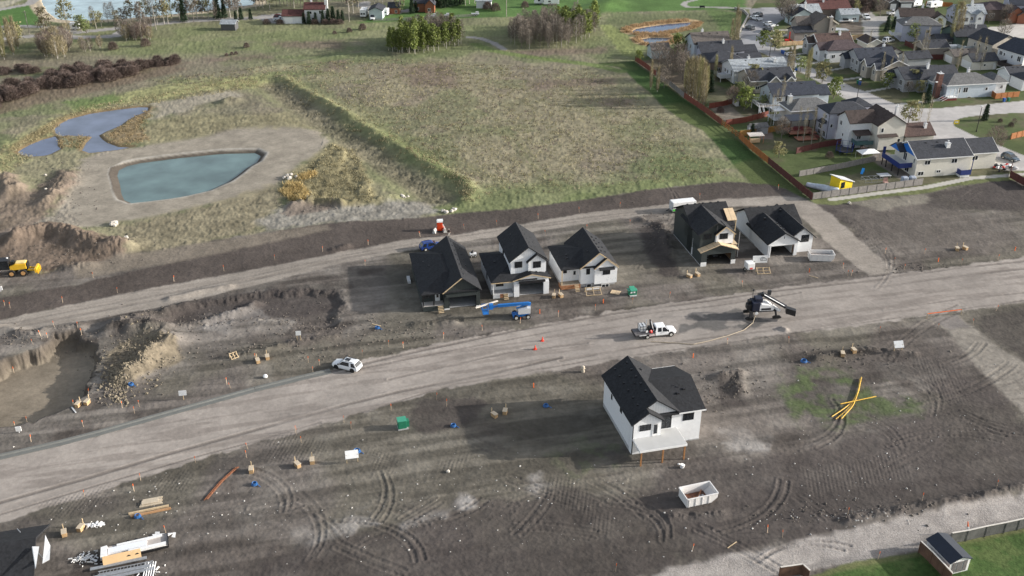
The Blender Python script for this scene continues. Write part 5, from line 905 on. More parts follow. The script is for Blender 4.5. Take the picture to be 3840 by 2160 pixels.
for x, y in ((-2.5, -1.5), (2.5, -1.5), (2.5, 1.5), (-2.5, 1.5)): MB().tube((x, y, 0), (x, y, 2.1), .05).out('leg', STEEL, h)
h = tpx('trampoline', 'round dark trampoline with net poles beside the cream house patio', 'trampoline', *Rb(505, 400), 0)
MB().tube((0, 0, .75), (0, 0, .85), 2.2, n=18).out('mat', BLK, h); b = MB()
for i in range(8):
    a = i * math.pi / 4; b.tube((2.2 * math.cos(a), 2.2 * math.sin(a), 0), (2.2 * math.cos(a), 2.2 * math.sin(a), 2.7), .05)
    a2 = a + math.pi / 4; b.tube((2.2 * math.cos(a), 2.2 * math.sin(a), 2.65), (2.2 * math.cos(a2), 2.2 * math.sin(a2), 2.65), .04); b.tube((2.2 * math.cos(a), 2.2 * math.sin(a), .8), (2.2 * math.cos(a2), 2.2 * math.sin(a2), .8), .09)
b.out('frame', NAV, h)
h = tpx('garden_slide', 'small light blue plastic slide on the lawn behind the blue gabled house', 'slide', *Rb(715, 640), 60)
MB().prism([(-.7, -.3, .02), (.8, -.3, 1.0), (.8, .3, 1.0), (-.7, .3, .02)], (0, 0, .12)).bar((.8, -.3, 0), (.8, -.3, 1), .08).bar((.8, .3, 0), (.8, .3, 1), .08).out('slide', mat('sky_blue_plastic', (.03, .30, .75), .4, .05, 2), h)
for (a, c_), nm in (((1195, 750), 'rounded grey water tank, left one of two by the grey fence'), ((1285, 745), 'rounded grey water tank, right one of two by the grey fence')):
    h = tpx('water_tank', nm, 'water tank', *Rb(a, c_), 8, group='water tanks by the grey fence'); MB().box(-.75, .75, -.65, .65, .05, 1.6).out('tank', mat('grey_cover', (.36, .40, .47), .6, .15, 1.2), h, bevel=.25); MB().box(-.8, .8, -.7, .7, 0, .12).out('pallet', LUMB, h)
h = tpx('garden_table', 'grey patio table with umbrella cloth on the lawn by the blue balcony', 'table', *Rb(960, 690), 10); MB().box(-1.5, 1.5, -1, 1, .72, .8).out('tabletop', GREY, h)
for x, y in ((-1.3, -.8), (1.3, -.8), (1.3, .8), (-1.3, .8)): MB().box(x - .05, x + .05, y - .05, y + .05, 0, .72).out('leg', STEEL, h)
h = tpx('garden_chair', 'reddish wooden garden armchair in front of the grey patio table', 'chair', *Rb(985, 765), 0); PK = mat('pink_wood', (.55, .36, .30), .7, .1, 2)
MB().box(-.55, .55, -.5, .5, .4, .48).out('seat', PK, h); MB().box(-.55, .55, .5, .58, .4, 1.4).out('backrest', PK, h)
for x, y in ((-.5, -.45), (.5, -.45), (.5, .45), (-.5, .45)): MB().box(x - .05, x + .05, y - .05, y + .05, 0, .7).out('leg', PK, h)
h = tpx('pet_run', 'low wire mesh animal run on the lawn between playhouse and patio table', 'run', *Rb(830, 730), 11); b = MB()
for x in (-2.4, -.8, .8, 2.4): b.bar((x, -1.1, 0), (x, -1.1, .9), .06); b.bar((x, 1.1, 0), (x, 1.1, .9), .06); b.bar((x, -1.1, .9), (x, 1.1, .9), .06)
for y in (-1.1, 1.1): b.bar((-2.4, y, .9), (2.4, y, .9), .06); b.bar((-2.4, y, .1), (2.4, y, .1), .06)
b.out('frame', STEEL, h)
h = tpx('junk_pile', 'heap of white and dark discarded household things on the lawn by the blue gabled house', 'junk pile', *Rb(2330, 590), 0); r3 = random.Random(5)
for nm, m_, n_ in (('white_junk', WPAINT, 16), ('dark_junk', DKMETAL, 14), ('red_junk', RED, 4)):
    b = MB()
    for i in range(n_): b.blob((r3.gauss(0, 1.5), r3.gauss(0, .7), r3.uniform(.15, .7)), (r3.uniform(.2, .5), r3.uniform(.2, .4), r3.uniform(.15, .4)), i + n_)
    b.out(nm, m_, h)
# ------------------------------------------------------------------ fences
def fence(name, label, pts, hgt, m, gap=2.44, kind='board', group=None, cap=None):
    P = [g(*p) for p in pts]; o = thing(name, label, 'fence', *P[0], 0, 0, group)
    ox, oy = P[0]; n_ = 0
    for a, c in zip(P[:-1], P[1:]):
        L = math.hypot(c[0] - a[0], c[1] - a[1]); k = max(1, round(L / gap))
        pb = MB()
        for i in range(k):
            t0, t1 = i / k, (i + 1) / k
            p = (a[0] + (c[0] - a[0]) * t0 - ox, a[1] + (c[1] - a[1]) * t0 - oy); q = (a[0] + (c[0] - a[0]) * t1 - ox, a[1] + (c[1] - a[1]) * t1 - oy)
            za = zat(p[0] + ox, p[1] + oy); zb = zat(q[0] + ox, q[1] + oy); j = (i % 3) * .025
            if kind == 'board': pb.bar((p[0], p[1], za + hgt / 2 + .05), (q[0], q[1], za + hgt / 2 + .05), .05, hgt - .1 + j)
            else:
                for f in (.25, .55, .85): pb.bar((p[0], p[1], za + hgt * f), (q[0], q[1], zb + hgt * f), .06, .15)
            n_ += 1
            if n_ <= 60: MB().box(p[0] - .07, p[0] + .07, p[1] - .07, p[1] + .07, za - .2, za + hgt + .08).out('post', m, o)
        pb.out('panel', m, o)
        if cap: MB().bar((a[0] - ox, a[1] - oy, hgt + .15), (c[0] - ox, c[1] - oy, hgt + .15), .2, .05).out('top_rail', cap, o)
    return o
FR = mat('red_stain', (.20, .055, .035), .7, .12, 1.2, stripe=(0, .3, .86)); FM = mat('maroon_stain', (.10, .028, .024), .7, .12, 1.2, stripe=(0, .3, .86)); FG = mat('weathered_board', (.22, .205, .195), .8, .15, 1.5, stripe=(0, .3, .8)); FO = mat('orange_stain', (.36, .13, .035), .7, .12, 1.2, stripe=(0, .3, .86)); FY = mat('golden_stain', (.36, .19, .05), .7, .12, 1.2, stripe=(0, .3, .86)); FB = mat('fresh_board', (.55, .38, .22), .7, .1, 1.2, stripe=(0, .3, .86)); FBr = mat('brown_board', (.13, .07, .045), .7, .25, 1, stripe=(1, .3, .8)); FDG = mat('dark_weathered_board', (.10, .10, .095), .8, .25, 1, stripe=(0, .3, .8))
fence('board_fence', 'reddish brown board fence at the upper end of the mown strip', [(2382, 230), (2420, 256), (2460, 286)], 1.7, FR)
fence('rail_fence', 'grey split rail and board fence between two red fences along the mown strip', [(2460, 286), (2510, 322)], 1.4, FG, kind='rail')
fence('board_fence', 'grey board fence along the mown strip below the poplars', [(2510, 322), (2565, 369)], 1.7, FG)
fence('board_fence', 'long brick red board fence along the mown strip', [(2565, 369), (2640, 420), (2706, 469)], 1.8, FR)
fence('rail_fence', 'open orange rail fence in the middle of the mown strip edge', [(2706, 469), (2772, 519)], 1.7, FO, kind='rail')
fence('board_fence', 'bright orange board fence along the mown strip', [(2772, 519), (2822, 566), (2880, 613)], 1.8, FO)
fence('board_fence', 'dark maroon board fence at the lower end of the mown strip', [(2880, 613), (2960, 680), (3044, 752)], 1.8, FM)
fence('board_fence', 'grey weathered board fence facing the bare lots, below the yellow playhouse', [(3046, 750), (3250, 722), (3458, 693)], 1.75, FG)
fence('board_fence', 'grey weathered board fence above the yellow playhouse lawn', [(2996, 662), (3130, 637), (3284, 604)], 1.6, FG)
fence('board_fence', 'maroon board fence behind the trampoline lawn', [(2985, 575), (3072, 554), (3189, 534)], 1.7, FM)
fence('board_fence', 'golden brown board fence below the long grey garden shed', [(2774, 511), (2864, 500), (2964, 482)], 1.7, FY)
fence('board_fence', 'brick red board fence above the long grey garden shed', [(2722, 470), (2800, 458), (2880, 436)], 1.7, FR)
fence('board_fence', 'brick red board fence left of the white garden shed', [(2659, 408), (2705, 401), (2746, 390)], 1.7, FR)
fence('board_fence', 'fresh tan board fence round the play yard beside the street', [(3018, 167), (2924, 174), (2904, 152)], 1.6, FB)
fence('board_fence', 'fresh tan board fence at the foot of the gravel alley', [(3180, 152), (3236, 146)], 1.8, FB)
fence('board_fence', 'orange brown board fence beside the white corner house', [(3700, 350), (3730, 373), (3820, 364)], 1.8, FO)
fence('board_fence', 'short red brown fence at the right edge above the bare lots', [(3790, 640), (3786, 668), (3870, 712)], 1.9, FM)
fence('board_fence', 'red brown fence at the right edge of the corner lawn', [(3789, 524), (3870, 505)], 1.8, FO)
fence('board_fence', 'rust brown fence along the top edge behind the parked campers', [(3470, 22), (3570, 27)], 1.8, FO)
fence('board_fence', 'maroon fence behind the grey garage and the white trailer', [(3480, 226), (3535, 225)], 1.9, FM)
fence('board_fence', 'rusty red fence left of the open brown garage', [(3392, 170), (3424, 186)], 1.8, FM)
fence('board_fence', 'bright red fence behind the beige gabled house', [(3346, 226), (3402, 222)], 1.6, FR)
fence('paddock_fence', 'thin post and rail fence across the bright green lawn beyond the field', [(1400, 82), (1600, 74), (1780, 62)], 1.2, FG, 6, 'rail')
b_ = fence('board_fence', 'dark weathered fence with pale capped sections in the lower right corner', [(3560, 2040), (3620, 2030), (3690, 2014), (3762, 2000), (3860, 1978)], 1.75, FDG, cap=mat('pale_cap', (.62, .58, .52), .7, .08, 2))
fence('board_fence', 'brown board fence beside the shed, lower right corner', [(3444, 2072), (3486, 2112), (3531, 2160), (3560, 2192)], 1.8, FBr, cap=MC['pale_cap'])
fence('board_fence', 'reddish brown fence corner at the bottom edge', [(2920, 2168), (3004, 2156), (3030, 2180)], 1.7, FBr, cap=MC['pale_cap'])
h = thing('storage_shed', 'white framed storage shed with a navy roof, lower right corner', 'shed', 56.1, 92.9, 107)
b = MB(); L_ = 6.2
NVR = mat('navy_metal_roof', (.014, .02, .035), .4, .1, 1.5); 
MB().box(0, 4.4, -1.5, 1.5, 0, 2.05).prism([(0, -1.5, 2.05), (0, 1.5, 2.05), (0, 0, 2.65)], (4.4, 0, 0)).out('wall', WPAINT, h)
b = MB(); roof(b, 0, 4.4, -1.5, 1.5, 2.0, .6, 'x', .18, .1); b.out('roof', NVR, h)
for y0_, y1_ in ((-1.1, -.55), (-.4, .4), (.55, 1.1)): MB().box(-.06, -.003, y0_, y1_, .2, 1.9).out('door_panel', mat('grey_panel', (.16, .15, .15), .6, .15, 3), h)
# ------------------------------------------------------------------ street lamps and poles
def lamp(px, py, hgt, label):
    h = tpx('street_lamp', label, 'street lamp', px, py, 20, group='street lamps')
    MB().tube((0, 0, 0), (0, 0, hgt), .11, .07, 8).tube((0, 0, 0), (0, 0, .5), .2, .16, 8).out('pole', BLK, h); MB().box(-.35, .35, -.18, .18, hgt, hgt + .25).out('lamp_head', GREY, h)
lamp(3210, 391, 7.4, 'black street lamp by the pavement opposite the grey house'); lamp(3493, 402, 7.4, 'black street lamp in front of the white corner house'); lamp(3661, 494, 7.2, 'black street lamp on the corner lawn'); lamp(2884, 226, 7.2, 'black street lamp beside the pale roofed house'); lamp(2906, 172, 7.2, 'black street lamp by the play yard fence'); lamp(2966, 66, 8, 'dark lamp pole at the upper end of the street')
def upole(px, py, hgt, label, lean=0):
    h = tpx('utility_pole', label, 'utility pole', px, py, 0); MB().tube((0, 0, 0), (lean, 0, hgt), .16, .12, 8).out('pole', mat('grey_wood', (.30, .27, .23), .8, .1, 2), h); MB().bar((lean - .9, 0, hgt - .5), (lean + .9, 0, hgt - .5), .12).out('crossarm', mat('grey_wood', (.3, .27, .23)), h)
upole(112, 132, 9, 'wooden utility pole beside the green crop field'); upole(586, 113, 9, 'wooden utility pole at the end of the gravel loop'); upole(1310, 82, 9, 'wooden utility pole between farmhouse and pale blue shed'); upole(1899, 61, 9, 'wooden utility pole on the bright green lawn'); upole(2166, 20, 7, 'wooden utility pole by the lawn ridge')
# ------------------------------------------------------------------ vehicles
def wheel(par, x, y, r=.38, w=.26, rim=None, name='wheel', side=1):
    t = MB().tube((x, y - w / 2, r), (x, y + w / 2, r), r, n=16).out(name, TYRE, par, fix=True)
    MB().tube((x, y - side * w / 2, r), (x, y - side * (w / 2 + .02), r), r * .58, n=12).out('rim', rim or RIM, t, fix=True)
def sec(x, hb, ht, zb, zt, c=.1):
    """cross-section of a body at x: half widths below/above, bottom, top"""
    return [(x, -hb + .08, zb), (x, -hb, zb + .18), (x, -(hb + ht) / 2 - .02, (zb + zt) / 2), (x, -ht, zt - c), (x, -ht + c * 1.6, zt), (x, ht - c * 1.6, zt), (x, ht, zt - c), (x, (hb + ht) / 2 + .02, (zb + zt) / 2), (x, hb, zb + .18), (x, hb - .08, zb)]
def frustum(b, base, top, z0, z1):
    (a0, a1, aw), (c0, c1, cw) = base, top
    return b.add([(a0, -aw, z0), (a1, -aw, z0), (a1, aw, z0), (a0, aw, z0), (c0, -cw, z1), (c1, -cw, z1), (c1, cw, z1), (c0, cw, z1)], [(0, 3, 2, 1), (4, 5, 6, 7), (0, 1, 5, 4), (1, 2, 6, 5), (2, 3, 7, 6), (3, 0, 4, 7)])
def headlights(h, x, y, z, back):
    gm = mat('lamp_glass', (.6, .62, .64), .1, .05, 4); rm_ = mat('tail_lens', (.35, .01, .01), .2, .1, 4)
    for s in (-1, 1):
        MB().box(x - .12, x + .03, s * y - .2, s * y + .2, z - .09, z + .09).out('headlight', gm, h)
        MB().box(back - .03, back + .1, s * y - .12, s * y + .12, z, z + .28).out('taillight', rm_, h)
def carpaint(n, c): return mat(n, c, .25, .03, 1.0, spec=.6)
def suv(name, label, x, y, yaw, paint, L=4.9, Wd=1.95, Ht=1.76, rim=None, sunroof=False, cat='car', group=None, sedan=False):
    h = thing(name, label, cat, x, y, yaw, None, group); l = L / 2; w = Wd / 2
    b = MB(); b.loft([sec(-l, w - .16, w - .22, .5, .95), sec(-l + .12, w - .04, w - .1, .34, 1.08), sec(-l + 1.0, w, w - .04, .26, 1.10), sec(l - 1.9, w, w - .03, .26, 1.08), sec(l - .95, w, w - .06, .26, 1.03), sec(l - .25, w - .05, w - .2, .3, .92), sec(l, w - .22, w - .38, .42, .78)])
    b.out('body', paint, h, smooth=False, fix=True)
    rt = Ht; k = -.55 if sedan else 0
    base = (-l + .18 - k, l - 1.28, w - .06); top = (-l + .62 - 2.0 * k, l - 2.2, w - .27)
    frustum(MB(), base, top, 1.03, rt - .06).out('windows', GLASS, h)
    b = MB(); frustum(b, (top[0] - .1, top[1] + .14, top[2] + .05), (top[0] + .1, top[1] - .14, top[2] - .06), rt - .11, rt)
    for s in (-1, 1):
        for xb, xt, ww in ((base[1] - .06, top[1] - .02, .07), (base[0] + 1.2, top[0] + .85, .2 if not sedan else .06), (base[0] + .06, top[0] + .05, .1)):
            b.prism([(xb - ww, s * (base[2] + .012), 1.02), (xb + ww, s * (base[2] + .012), 1.02), (xt + ww * .8, s * (top[2] + .03), rt - .08), (xt - ww * .8, s * (top[2] + .03), rt - .08)], (0, -s * .05, 0))
    r_ = b.out('roof', paint, h)
    if sunroof: MB().box(-.75, .15, -.42, .42, rt - .02, rt + .012).out('sunroof', GLASS, r_)
    for s in (-1, 1):
        MB().bar((top[0] + .4, s * (top[2] - .08), rt + .05), (top[1] - .4, s * (top[2] - .08), rt + .05), .05).out('roof_rail', BLK, r_); MB().box(base[1] - .25, base[1] - .05, s * (w + .02) - .1, s * (w + .02) + .1, 1.02, 1.17).out('mirror', BLK, h)
        for xw in (-l + .98, l - .98):
            MB().tube((xw, s * (w - .04), .42), (xw, s * (w + .012), .42), .45, n=14).out('wheel_arch', BLK, h, fix=True); wheel(h, xw, s * (w - .1), .38, .26, rim, side=-s)
    headlights(h, l - .1, w - .38, .72, -l + .06); MB().box(-l - .02, -l + .05, -w + .35, w - .35, .36, .5).box(l - .1, l + .02, -w + .45, w - .45, .42, .66).out('bumper_trim', BLK, h)
    return h
def pickup(name, label, x, y, yaw, paint, L=5.8, Wd=2.0, Ht=1.9, flat=False, group=None):
    h = thing(name, label, 'pickup', x, y, yaw, None, group); l = L / 2; w = Wd / 2
    x0 = -l if not flat else l - 3.9
    b = MB(); secs = [sec(x0 if flat else -.65, w, w - .04, .42, 1.25), sec(l - 1.75, w, w - .04, .42, 1.25), sec(l - 1.3, w, w - .06, .42, 1.24), sec(l - .25, w - .04, w - .14, .45, 1.15), sec(l, w - .16, w - .26, .55, 1.0)]
    if not flat: secs = [sec(-l, w - .03, w - .05, .55, .8)] + [sec(-.7, w - .03, w - .05, .5, .8)] + secs
    b.loft(secs); b.out('body', paint, h, fix=True)
    c0 = (x0 + .02) if flat else -.6; c1 = l - 1.35
    frustum(MB(), (c0, c1, w - .05), (c0 + .12, c1 - .85, w - .2), 1.2, Ht - .05).out('windows', GLASS, h)
    b = MB(); frustum(b, (c0 + .02, c1 - .72, w - .15), (c0 + .2, c1 - .95, w - .26), Ht - .11, Ht)
    for s in (-1, 1):
        for xb, xt, ww in ((c1 - .05, c1 - .82, .08), (c0 + 1.15, c0 + 1.15, .08), (c0 + .13, c0 + .22, .17)):
            b.prism([(xb - ww, s * (w - .038), 1.2), (xb + ww, s * (w - .038), 1.2), (xt + ww, s * (w - .175), Ht - .08), (xt - ww, s * (w - .175), Ht - .08)], (0, -s * .05, 0))
        MB().box(c1 - .4, c1 - .2, s * (w + .1) - .12, s * (w + .1) + .12, 1.2, 1.5).out('mirror', BLK, h)
    b.out('roof', paint, h)
    if not flat:
        b = MB()
        for s in (-1, 1): b.box(-l, -.68, s * (w - .05) - .05, s * (w - .05) + .05, .8, 1.25)
        b.box(-l, -l + .08, -w + .1, w - .1, .8, 1.25); bd = b.out('bed', paint, h); MB().box(-l + .1, -.7, -w + .12, w - .12, .8, .84).out('bed_floor', BLK, bd)
    for s in (-1, 1):
        for xw in ((-l + 1.15) if not flat else (-l + 2.2), l - 1.02):
            MB().tube((xw, s * (w - .04), .5), (xw, s * (w + .012), .5), .52, n=14).out('wheel_arch', BLK, h, fix=True); wheel(h, xw, s * (w - .08), .44, .3, None, side=-s)
    headlights(h, l - .08, w - .35, .85, (-l + .06) if not flat else (x0 + .03)); MB().box(l - .1, l + .06, -w + .1, w - .1, .45, .62).out('bumper', DKMETAL, h)
    return h
CW = carpaint('white_car_paint', (.80, .81, .82)); CG = carpaint('grey_car_paint', (.13, .14, .15)); CB = carpaint('blue_car_paint', (.015, .045, .20)); CK = carpaint('black_car_paint', (.02, .021, .024)); CS = carpaint('slate_car_paint', (.07, .10, .13))
def between(p, q): a = g(*p); b = g(*q); return a, b, math.degrees(math.atan2(b[1] - a[1], b[0] - a[0]))
a, b_, yw = between((1319, 1394), (1264, 1379))
mx, my = (a[0] + b_[0]) / 2, (a[1] + b_[1]) / 2; yw = 157
suv('suv', 'white sport utility car with a black sunroof parked across the edge of the dirt road', mx + .9 * math.sin(R(yw)) * 1, my - .9 * math.cos(R(yw)), yw, CW, 5.05, 2.0, 1.78, BLK, True)
# flat deck truck
a, b_, yw = between((2407, 1277), (2515, 1258)); yw = 12
mx, my = g(2462, 1267)
h = pickup('flatbed_truck', 'white crew cab truck with a flat deck carrying a water tank and small crane', mx - math.sin(R(yw)) * 1.0 - .1, my + math.cos(R(yw)) * 1.0, yw, CW, 7.6, 2.1, 2.1, True)
MB().box(-3.9, -.35, -1.2, 1.2, 1.0, 1.12).out('deck', mat('deck_plate', (.13, .12, .12), .6, .25, 2), h); MB().box(-3.9, -.3, -.45, .45, .6, .99).box(-3.95, -3.88, -1.2, 1.2, .7, 1.05).out('chassis', BLK, h); MB().box(-3.2, -1.9, -1.24, -1.205, .86, 1.06).out('side_rail', GREY, h)
t = MB().box(-2.75, -1.65, -.2, 1.1, 1.13, 2.25).out('water_tank', WPAINT, h, bevel=.08); b = MB()
for x in (-2.78, -2.2, -1.62): b.bar((x, -.23, 1.2), (x, -.23, 2.28), .05); b.bar((x, 1.13, 1.2), (x, 1.13, 2.28), .05); b.bar((x, -.23, 2.28), (x, 1.13, 2.28), .05)
for z in (1.6, 2.1): b.bar((-2.78, -.23, z), (-1.62, -.23, z), .05)
b.out('tank_cage', DKMETAL, t); MB().tube((-2.2, .45, 2.25), (-2.2, .45, 2.31), .12).out('tank_lid', BLK, t)
MB().bar((-.75, -.3, 1.1), (-1.1, -.3, 3.5), .22).bar((-.4, .2, 1.2), (-.9, .2, 3.2), .18).box(-1.1, -.5, -.6, .8, 1.1, 1.7).out('crane_post', BLK, h); MB().bar((-.35, -.5, 1.3), (-.95, -.5, 3.3), .16).bar((-1.6, .1, 1.5), (-1.3, .9, 2.9), .12).out('crane_arm', WPAINT, h)
MB().box(-1.35, -.35, -1.22, -.6, .62, 1.02).out('tool_box', mat('pinkish_box', (.55, .47, .46), .6, .1, 2), h); MB().blob((-.95, -.85, 1.35), (.28, .22, .35), 3).out('red_reel', RED, h); MB().tube((-1.75, -.85, 1.5), (-1.75, -.95, 1.5), .22, n=10).out('lamp', WPAINT, h)
# boom lift
a, b_, yw = between((1936, 1198), (1981, 1191)); yw = 10
mx, my = g(1959, 1195); h = thing('boom_lift', 'blue telescopic boom lift with a grey engine housing, in front of the white farmhouse', 'boom lift', mx - math.sin(R(yw)) * .95, my + math.cos(R(yw)) * .95, yw)
LB = mat('lift_blue', (.015, .17, .52), .35, .06, 2)
MB().box(-1.5, 1.3, -.55, .55, .4, .9).box(-1.7, -1.1, -.9, .9, .35, .75).box(.9, 1.3, -.9, .9, .35, .75).out('chassis', LB, h)
for x in (-1.15, 1.05):
    for s in (-1, 1): wheel(h, x, s * .98, .46, .34, RIM, side=-s)
MB().tube((0, 0, .9), (0, 0, 1.1), .6, n=12).out('turntable', BLK, h)
MB().prism([(-.75, -1.0, 1.1), (1.5, -1.0, 1.1), (1.5, -1.0, 2.2), (.9, -1.0, 2.25), (-.75, -1.0, 1.95)], (0, .62, 0)).prism([(-.75, .4, 1.1), (1.5, .4, 1.1), (1.5, .4, 2.2), (-.75, .4, 1.95)], (0, .6, 0)).out('engine_cover', GREY, h)
MB().box(1.0, 1.65, -.37, .39, 1.1, 2.3).out('counterweight', GREY, h)
MB().bar((1.35, 0, 2.75), (-4.3, .5, 2.5), .42, .5).bar((1.3, 0, 1.9), (1.5, 0, 2.9), .4, .5).bar((-1, .05, 1.9), (.7, 0, 2.45), .16).out('boom', LB, h); MB().bar((-4.2, .5, 2.5), (-5.4, .65, 2.2), .3, .32).box(-5.9, -5.2, .3, 1.0, 1.9, 2.9).out('jib', LB, h)
b = MB(); 
for x in (-7.2, -6.2):
    for y in (-.6, 1.4): b.bar((x, y, 1.5), (x, y, 2.6), .08)
for z in (1.5, 2.1, 2.6):
    for x in (-7.2, -6.2): b.bar((x, -.6, z), (x, 1.4, z), .07)
    for y in (-.6, 1.4): b.bar((-7.2, y, z), (-6.2, y, z), .07)
b.box(-7.2, -6.2, -.6, 1.4, 1.45, 1.52); b.out('basket', LB, h); tag(MB().box(-2.4, 2.4, -.16, .16, 2.9, 3.04).out('plank_board', mat('pale_plank', (.72, .65, .56), .7, .06, 1), None), 'long pale plank resting across the basket of the boom lift', 'plank')
o = bpy.data.objects['plank_board']; lx, ly = -6.3, .9; o.location = (h.location.x + lx * math.cos(R(yw)) - ly * math.sin(R(yw)), h.location.y + lx * math.sin(R(yw)) + ly * math.cos(R(yw)), h.location.z - .2); o.rotation_euler = (0, 0, R(34))
# curb paving machine
mx, my = g(2858, 1190); h = thing('curb_machine', 'white and black curb paving machine on small crawlers, beside the wet patch', 'paving machine', mx, my + .4, 6)
MB().prism([(-1.0, -.9, 1.5), (1.7, -.9, 1.5), (1.9, -.9, 2.0), (.8, -.9, 2.7), (-.6, -.9, 2.9), (-1.0, -.9, 2.6)], (0, 2.2, 0)).out('engine_body', WPAINT, h, bevel=.08); MB().box(-.6, 1.2, -.95, -.905, 1.7, 2.1).out('side_vent', DKMETAL, h)
MB().box(-2.3, -.9, -1.0, 1.2, 1.6, 3.3).box(-1.7, -.3, -.5, 1.0, 3.0, 3.9).out('hopper', mat('midnight_blue', (.012, .016, .035), .5, .15, 2), h, bevel=.1); MB().box(-3.2, -2.2, -.6, .5, 1.8, 2.8).box(-2.9, -2.5, -.2, .6, 2.6, 3.4).out('control_pod', BLK, h, bevel=.06)
MB().box(-2.5, 2.2, -.5, .6, 1.1, 1.5).out('frame', DKMETAL, h); MB().bar((-2.4, -.9, 1.6), (-2.6, -1.2, .4), .5).bar((2.1, -.8, 1.6), (2.3, -1.1, .4), .3).bar((-2.2, 1.1, 1.6), (-2.2, 1.4, .4), .4).out('leg', BLK, h)
for x, y in ((-2.7, -1.2), (2.4, -1.2), (-2.3, 1.5)):
    c = [(x - .7, y - .2, .1), (x + .7, y - .2, .1), (x + .85, y - .2, .3), (x + .5, y - .2, .55), (x - .5, y - .2, .55), (x - .85, y - .2, .3)]; MB().prism(c, (0, .4, 0)).out('crawler_track', TYRE, h)
cv = MB().bar((.2, 1.2, 3.9), (3.9, -1.2, 2.3), .9, .35).out('conveyor', BLK, h); MB().bar((.3, .74, 4.0), (3.5, -1.33, 2.62), .22, .05).out('conveyor_edge', WPAINT, cv); MB().bar((-.6, 1.5, 3.4), (.4, 1.1, 4.0), .9, .6).out('conveyor_head', BLK, cv); MB().prism([(3.7, -1.9, 1.3), (5.3, -2.6, 1.0), (5.6, -1.7, 1.0), (4.0, -.8, 1.3)], (0, 0, 1.1)).out('chute', BLK, cv)
MB().bar((1.9, .2, 2.0), (2.6, -.8, 1.6), .4, .35).bar((2.2, -.6, 1.6), (3.0, -1.0, 1.5), .3).out('hydraulic_arm', WPAINT, h); MB().tube((-1.9, .8, 3.2), (-1.9, .8, 5.0), .05).box(-2.0, -1.75, .7, .9, 4.9, 5.25).tube((1.6, 1.8, 2.2), (1.6, 1.8, 4.2), .05).box(1.3, 1.9, 1.6, 2.0, 3.4, 4.3).out('sensor_mast', DKMETAL, h); MB().tube((-1.5, -1.05, 1.2), (-1.5, -1.15, 1.2), .32, n=10).out('hose_reel', WPAINT, h)
hx, hy = g(2848, 1168); hz_ = 2.2; P_ = [(hx, hy, hz_)] + [(*g(*q), .12 + zat(*g(*q))) for q in ((2822, 1215), (2790, 1240), (2730, 1262), (2660, 1280), (2600, 1293), (2520, 1286), (2440, 1282))]
tag(MB().path(P_, .07, 6).out('tan_hose', mat('tan_rubber', (.40, .33, .24), .6, .1, 2)), 'long tan hose running from the paving machine to the flat deck truck', 'hose')
# motor grader at the left edge
a, b_, yw = between((82, 1038), (52, 1044)); yw = 190
mx, my = g(66, 1040); h = thing('road_grader', 'yellow and black road grader cut off by the left edge', 'grader', mx - .2, my + 1.2, 10)
GY_ = mat('machine_yellow', (.80, .47, .03), .45, .08, 2)
MB().prism([(-1.2, -.8, 1.2), (1.9, -.8, 1.4), (1.9, -.8, 2.5), (-.1, -.8, 2.55), (-1.2, -.8, 2.1)], (0, 1.6, 0)).out('engine_hood', GY_, h, bevel=.06); MB().box(.0, 1.8, -.65, .65, 2.56, 2.75).out('hood_top', mat('pale_yellow', (.80, .62, .25), .5, .1, 2), h); MB().box(1.92, 2.15, -.7, .7, 1.2, 2.5).box(-.9, -.3, -.5, .5, 2.2, 3.0).out('radiator', BLK, h)
MB().box(-3.4, -1.3, -.85, .85, 1.5, 3.3).out('cab', GLASS, h); MB().box(-3.5, -1.2, -.95, .95, 3.3, 3.45).bar((-3.4, -.87, 1.5), (-3.4, -.87, 3.3), .12).bar((-1.3, -.87, 1.5), (-1.3, -.87, 3.3), .12).out('cab_frame', BLK, h); MB().tube((-1.6, .4, 3.45), (-1.6, .4, 3.6), .2).out('beacon', WPAINT, h)
for x in (-.95, 1.2):
    for s in (-1, 1): wheel(h, x, s * 1.1, .72, .42, mat('tan_rim', (.55, .30, .12), .5, .15, 3), side=-s)
MB().bar((1.9, -.5, 1.1), (3.6, -.6, .9), .2, .3).bar((1.9, .5, 1.1), (3.6, .6, .9), .2, .3).box(3.4, 3.8, -1.2, 1.2, .6, 1.5).out('ripper', GY_, h)
b = MB()
for i in range(5): b.box(3.8, 4.0, -1.1 + i * .5, -.95 + i * .5, .3, 1.2)
b.out('ripper_teeth', GY_, h); MB().bar((-3.4, 0, 1.7), (-8, 0, 1.9), .5).box(-4.6, -3.4, -1.4, 1.4, .9, 1.2).out('front_frame', GY_, h); MB().prism([(-5.6, -2.0, .1), (-3.8, 1.8, .1), (-3.7, 1.75, .1), (-5.5, -2.05, .1)], (0, 0, .65)).out('blade', STEEL, h)
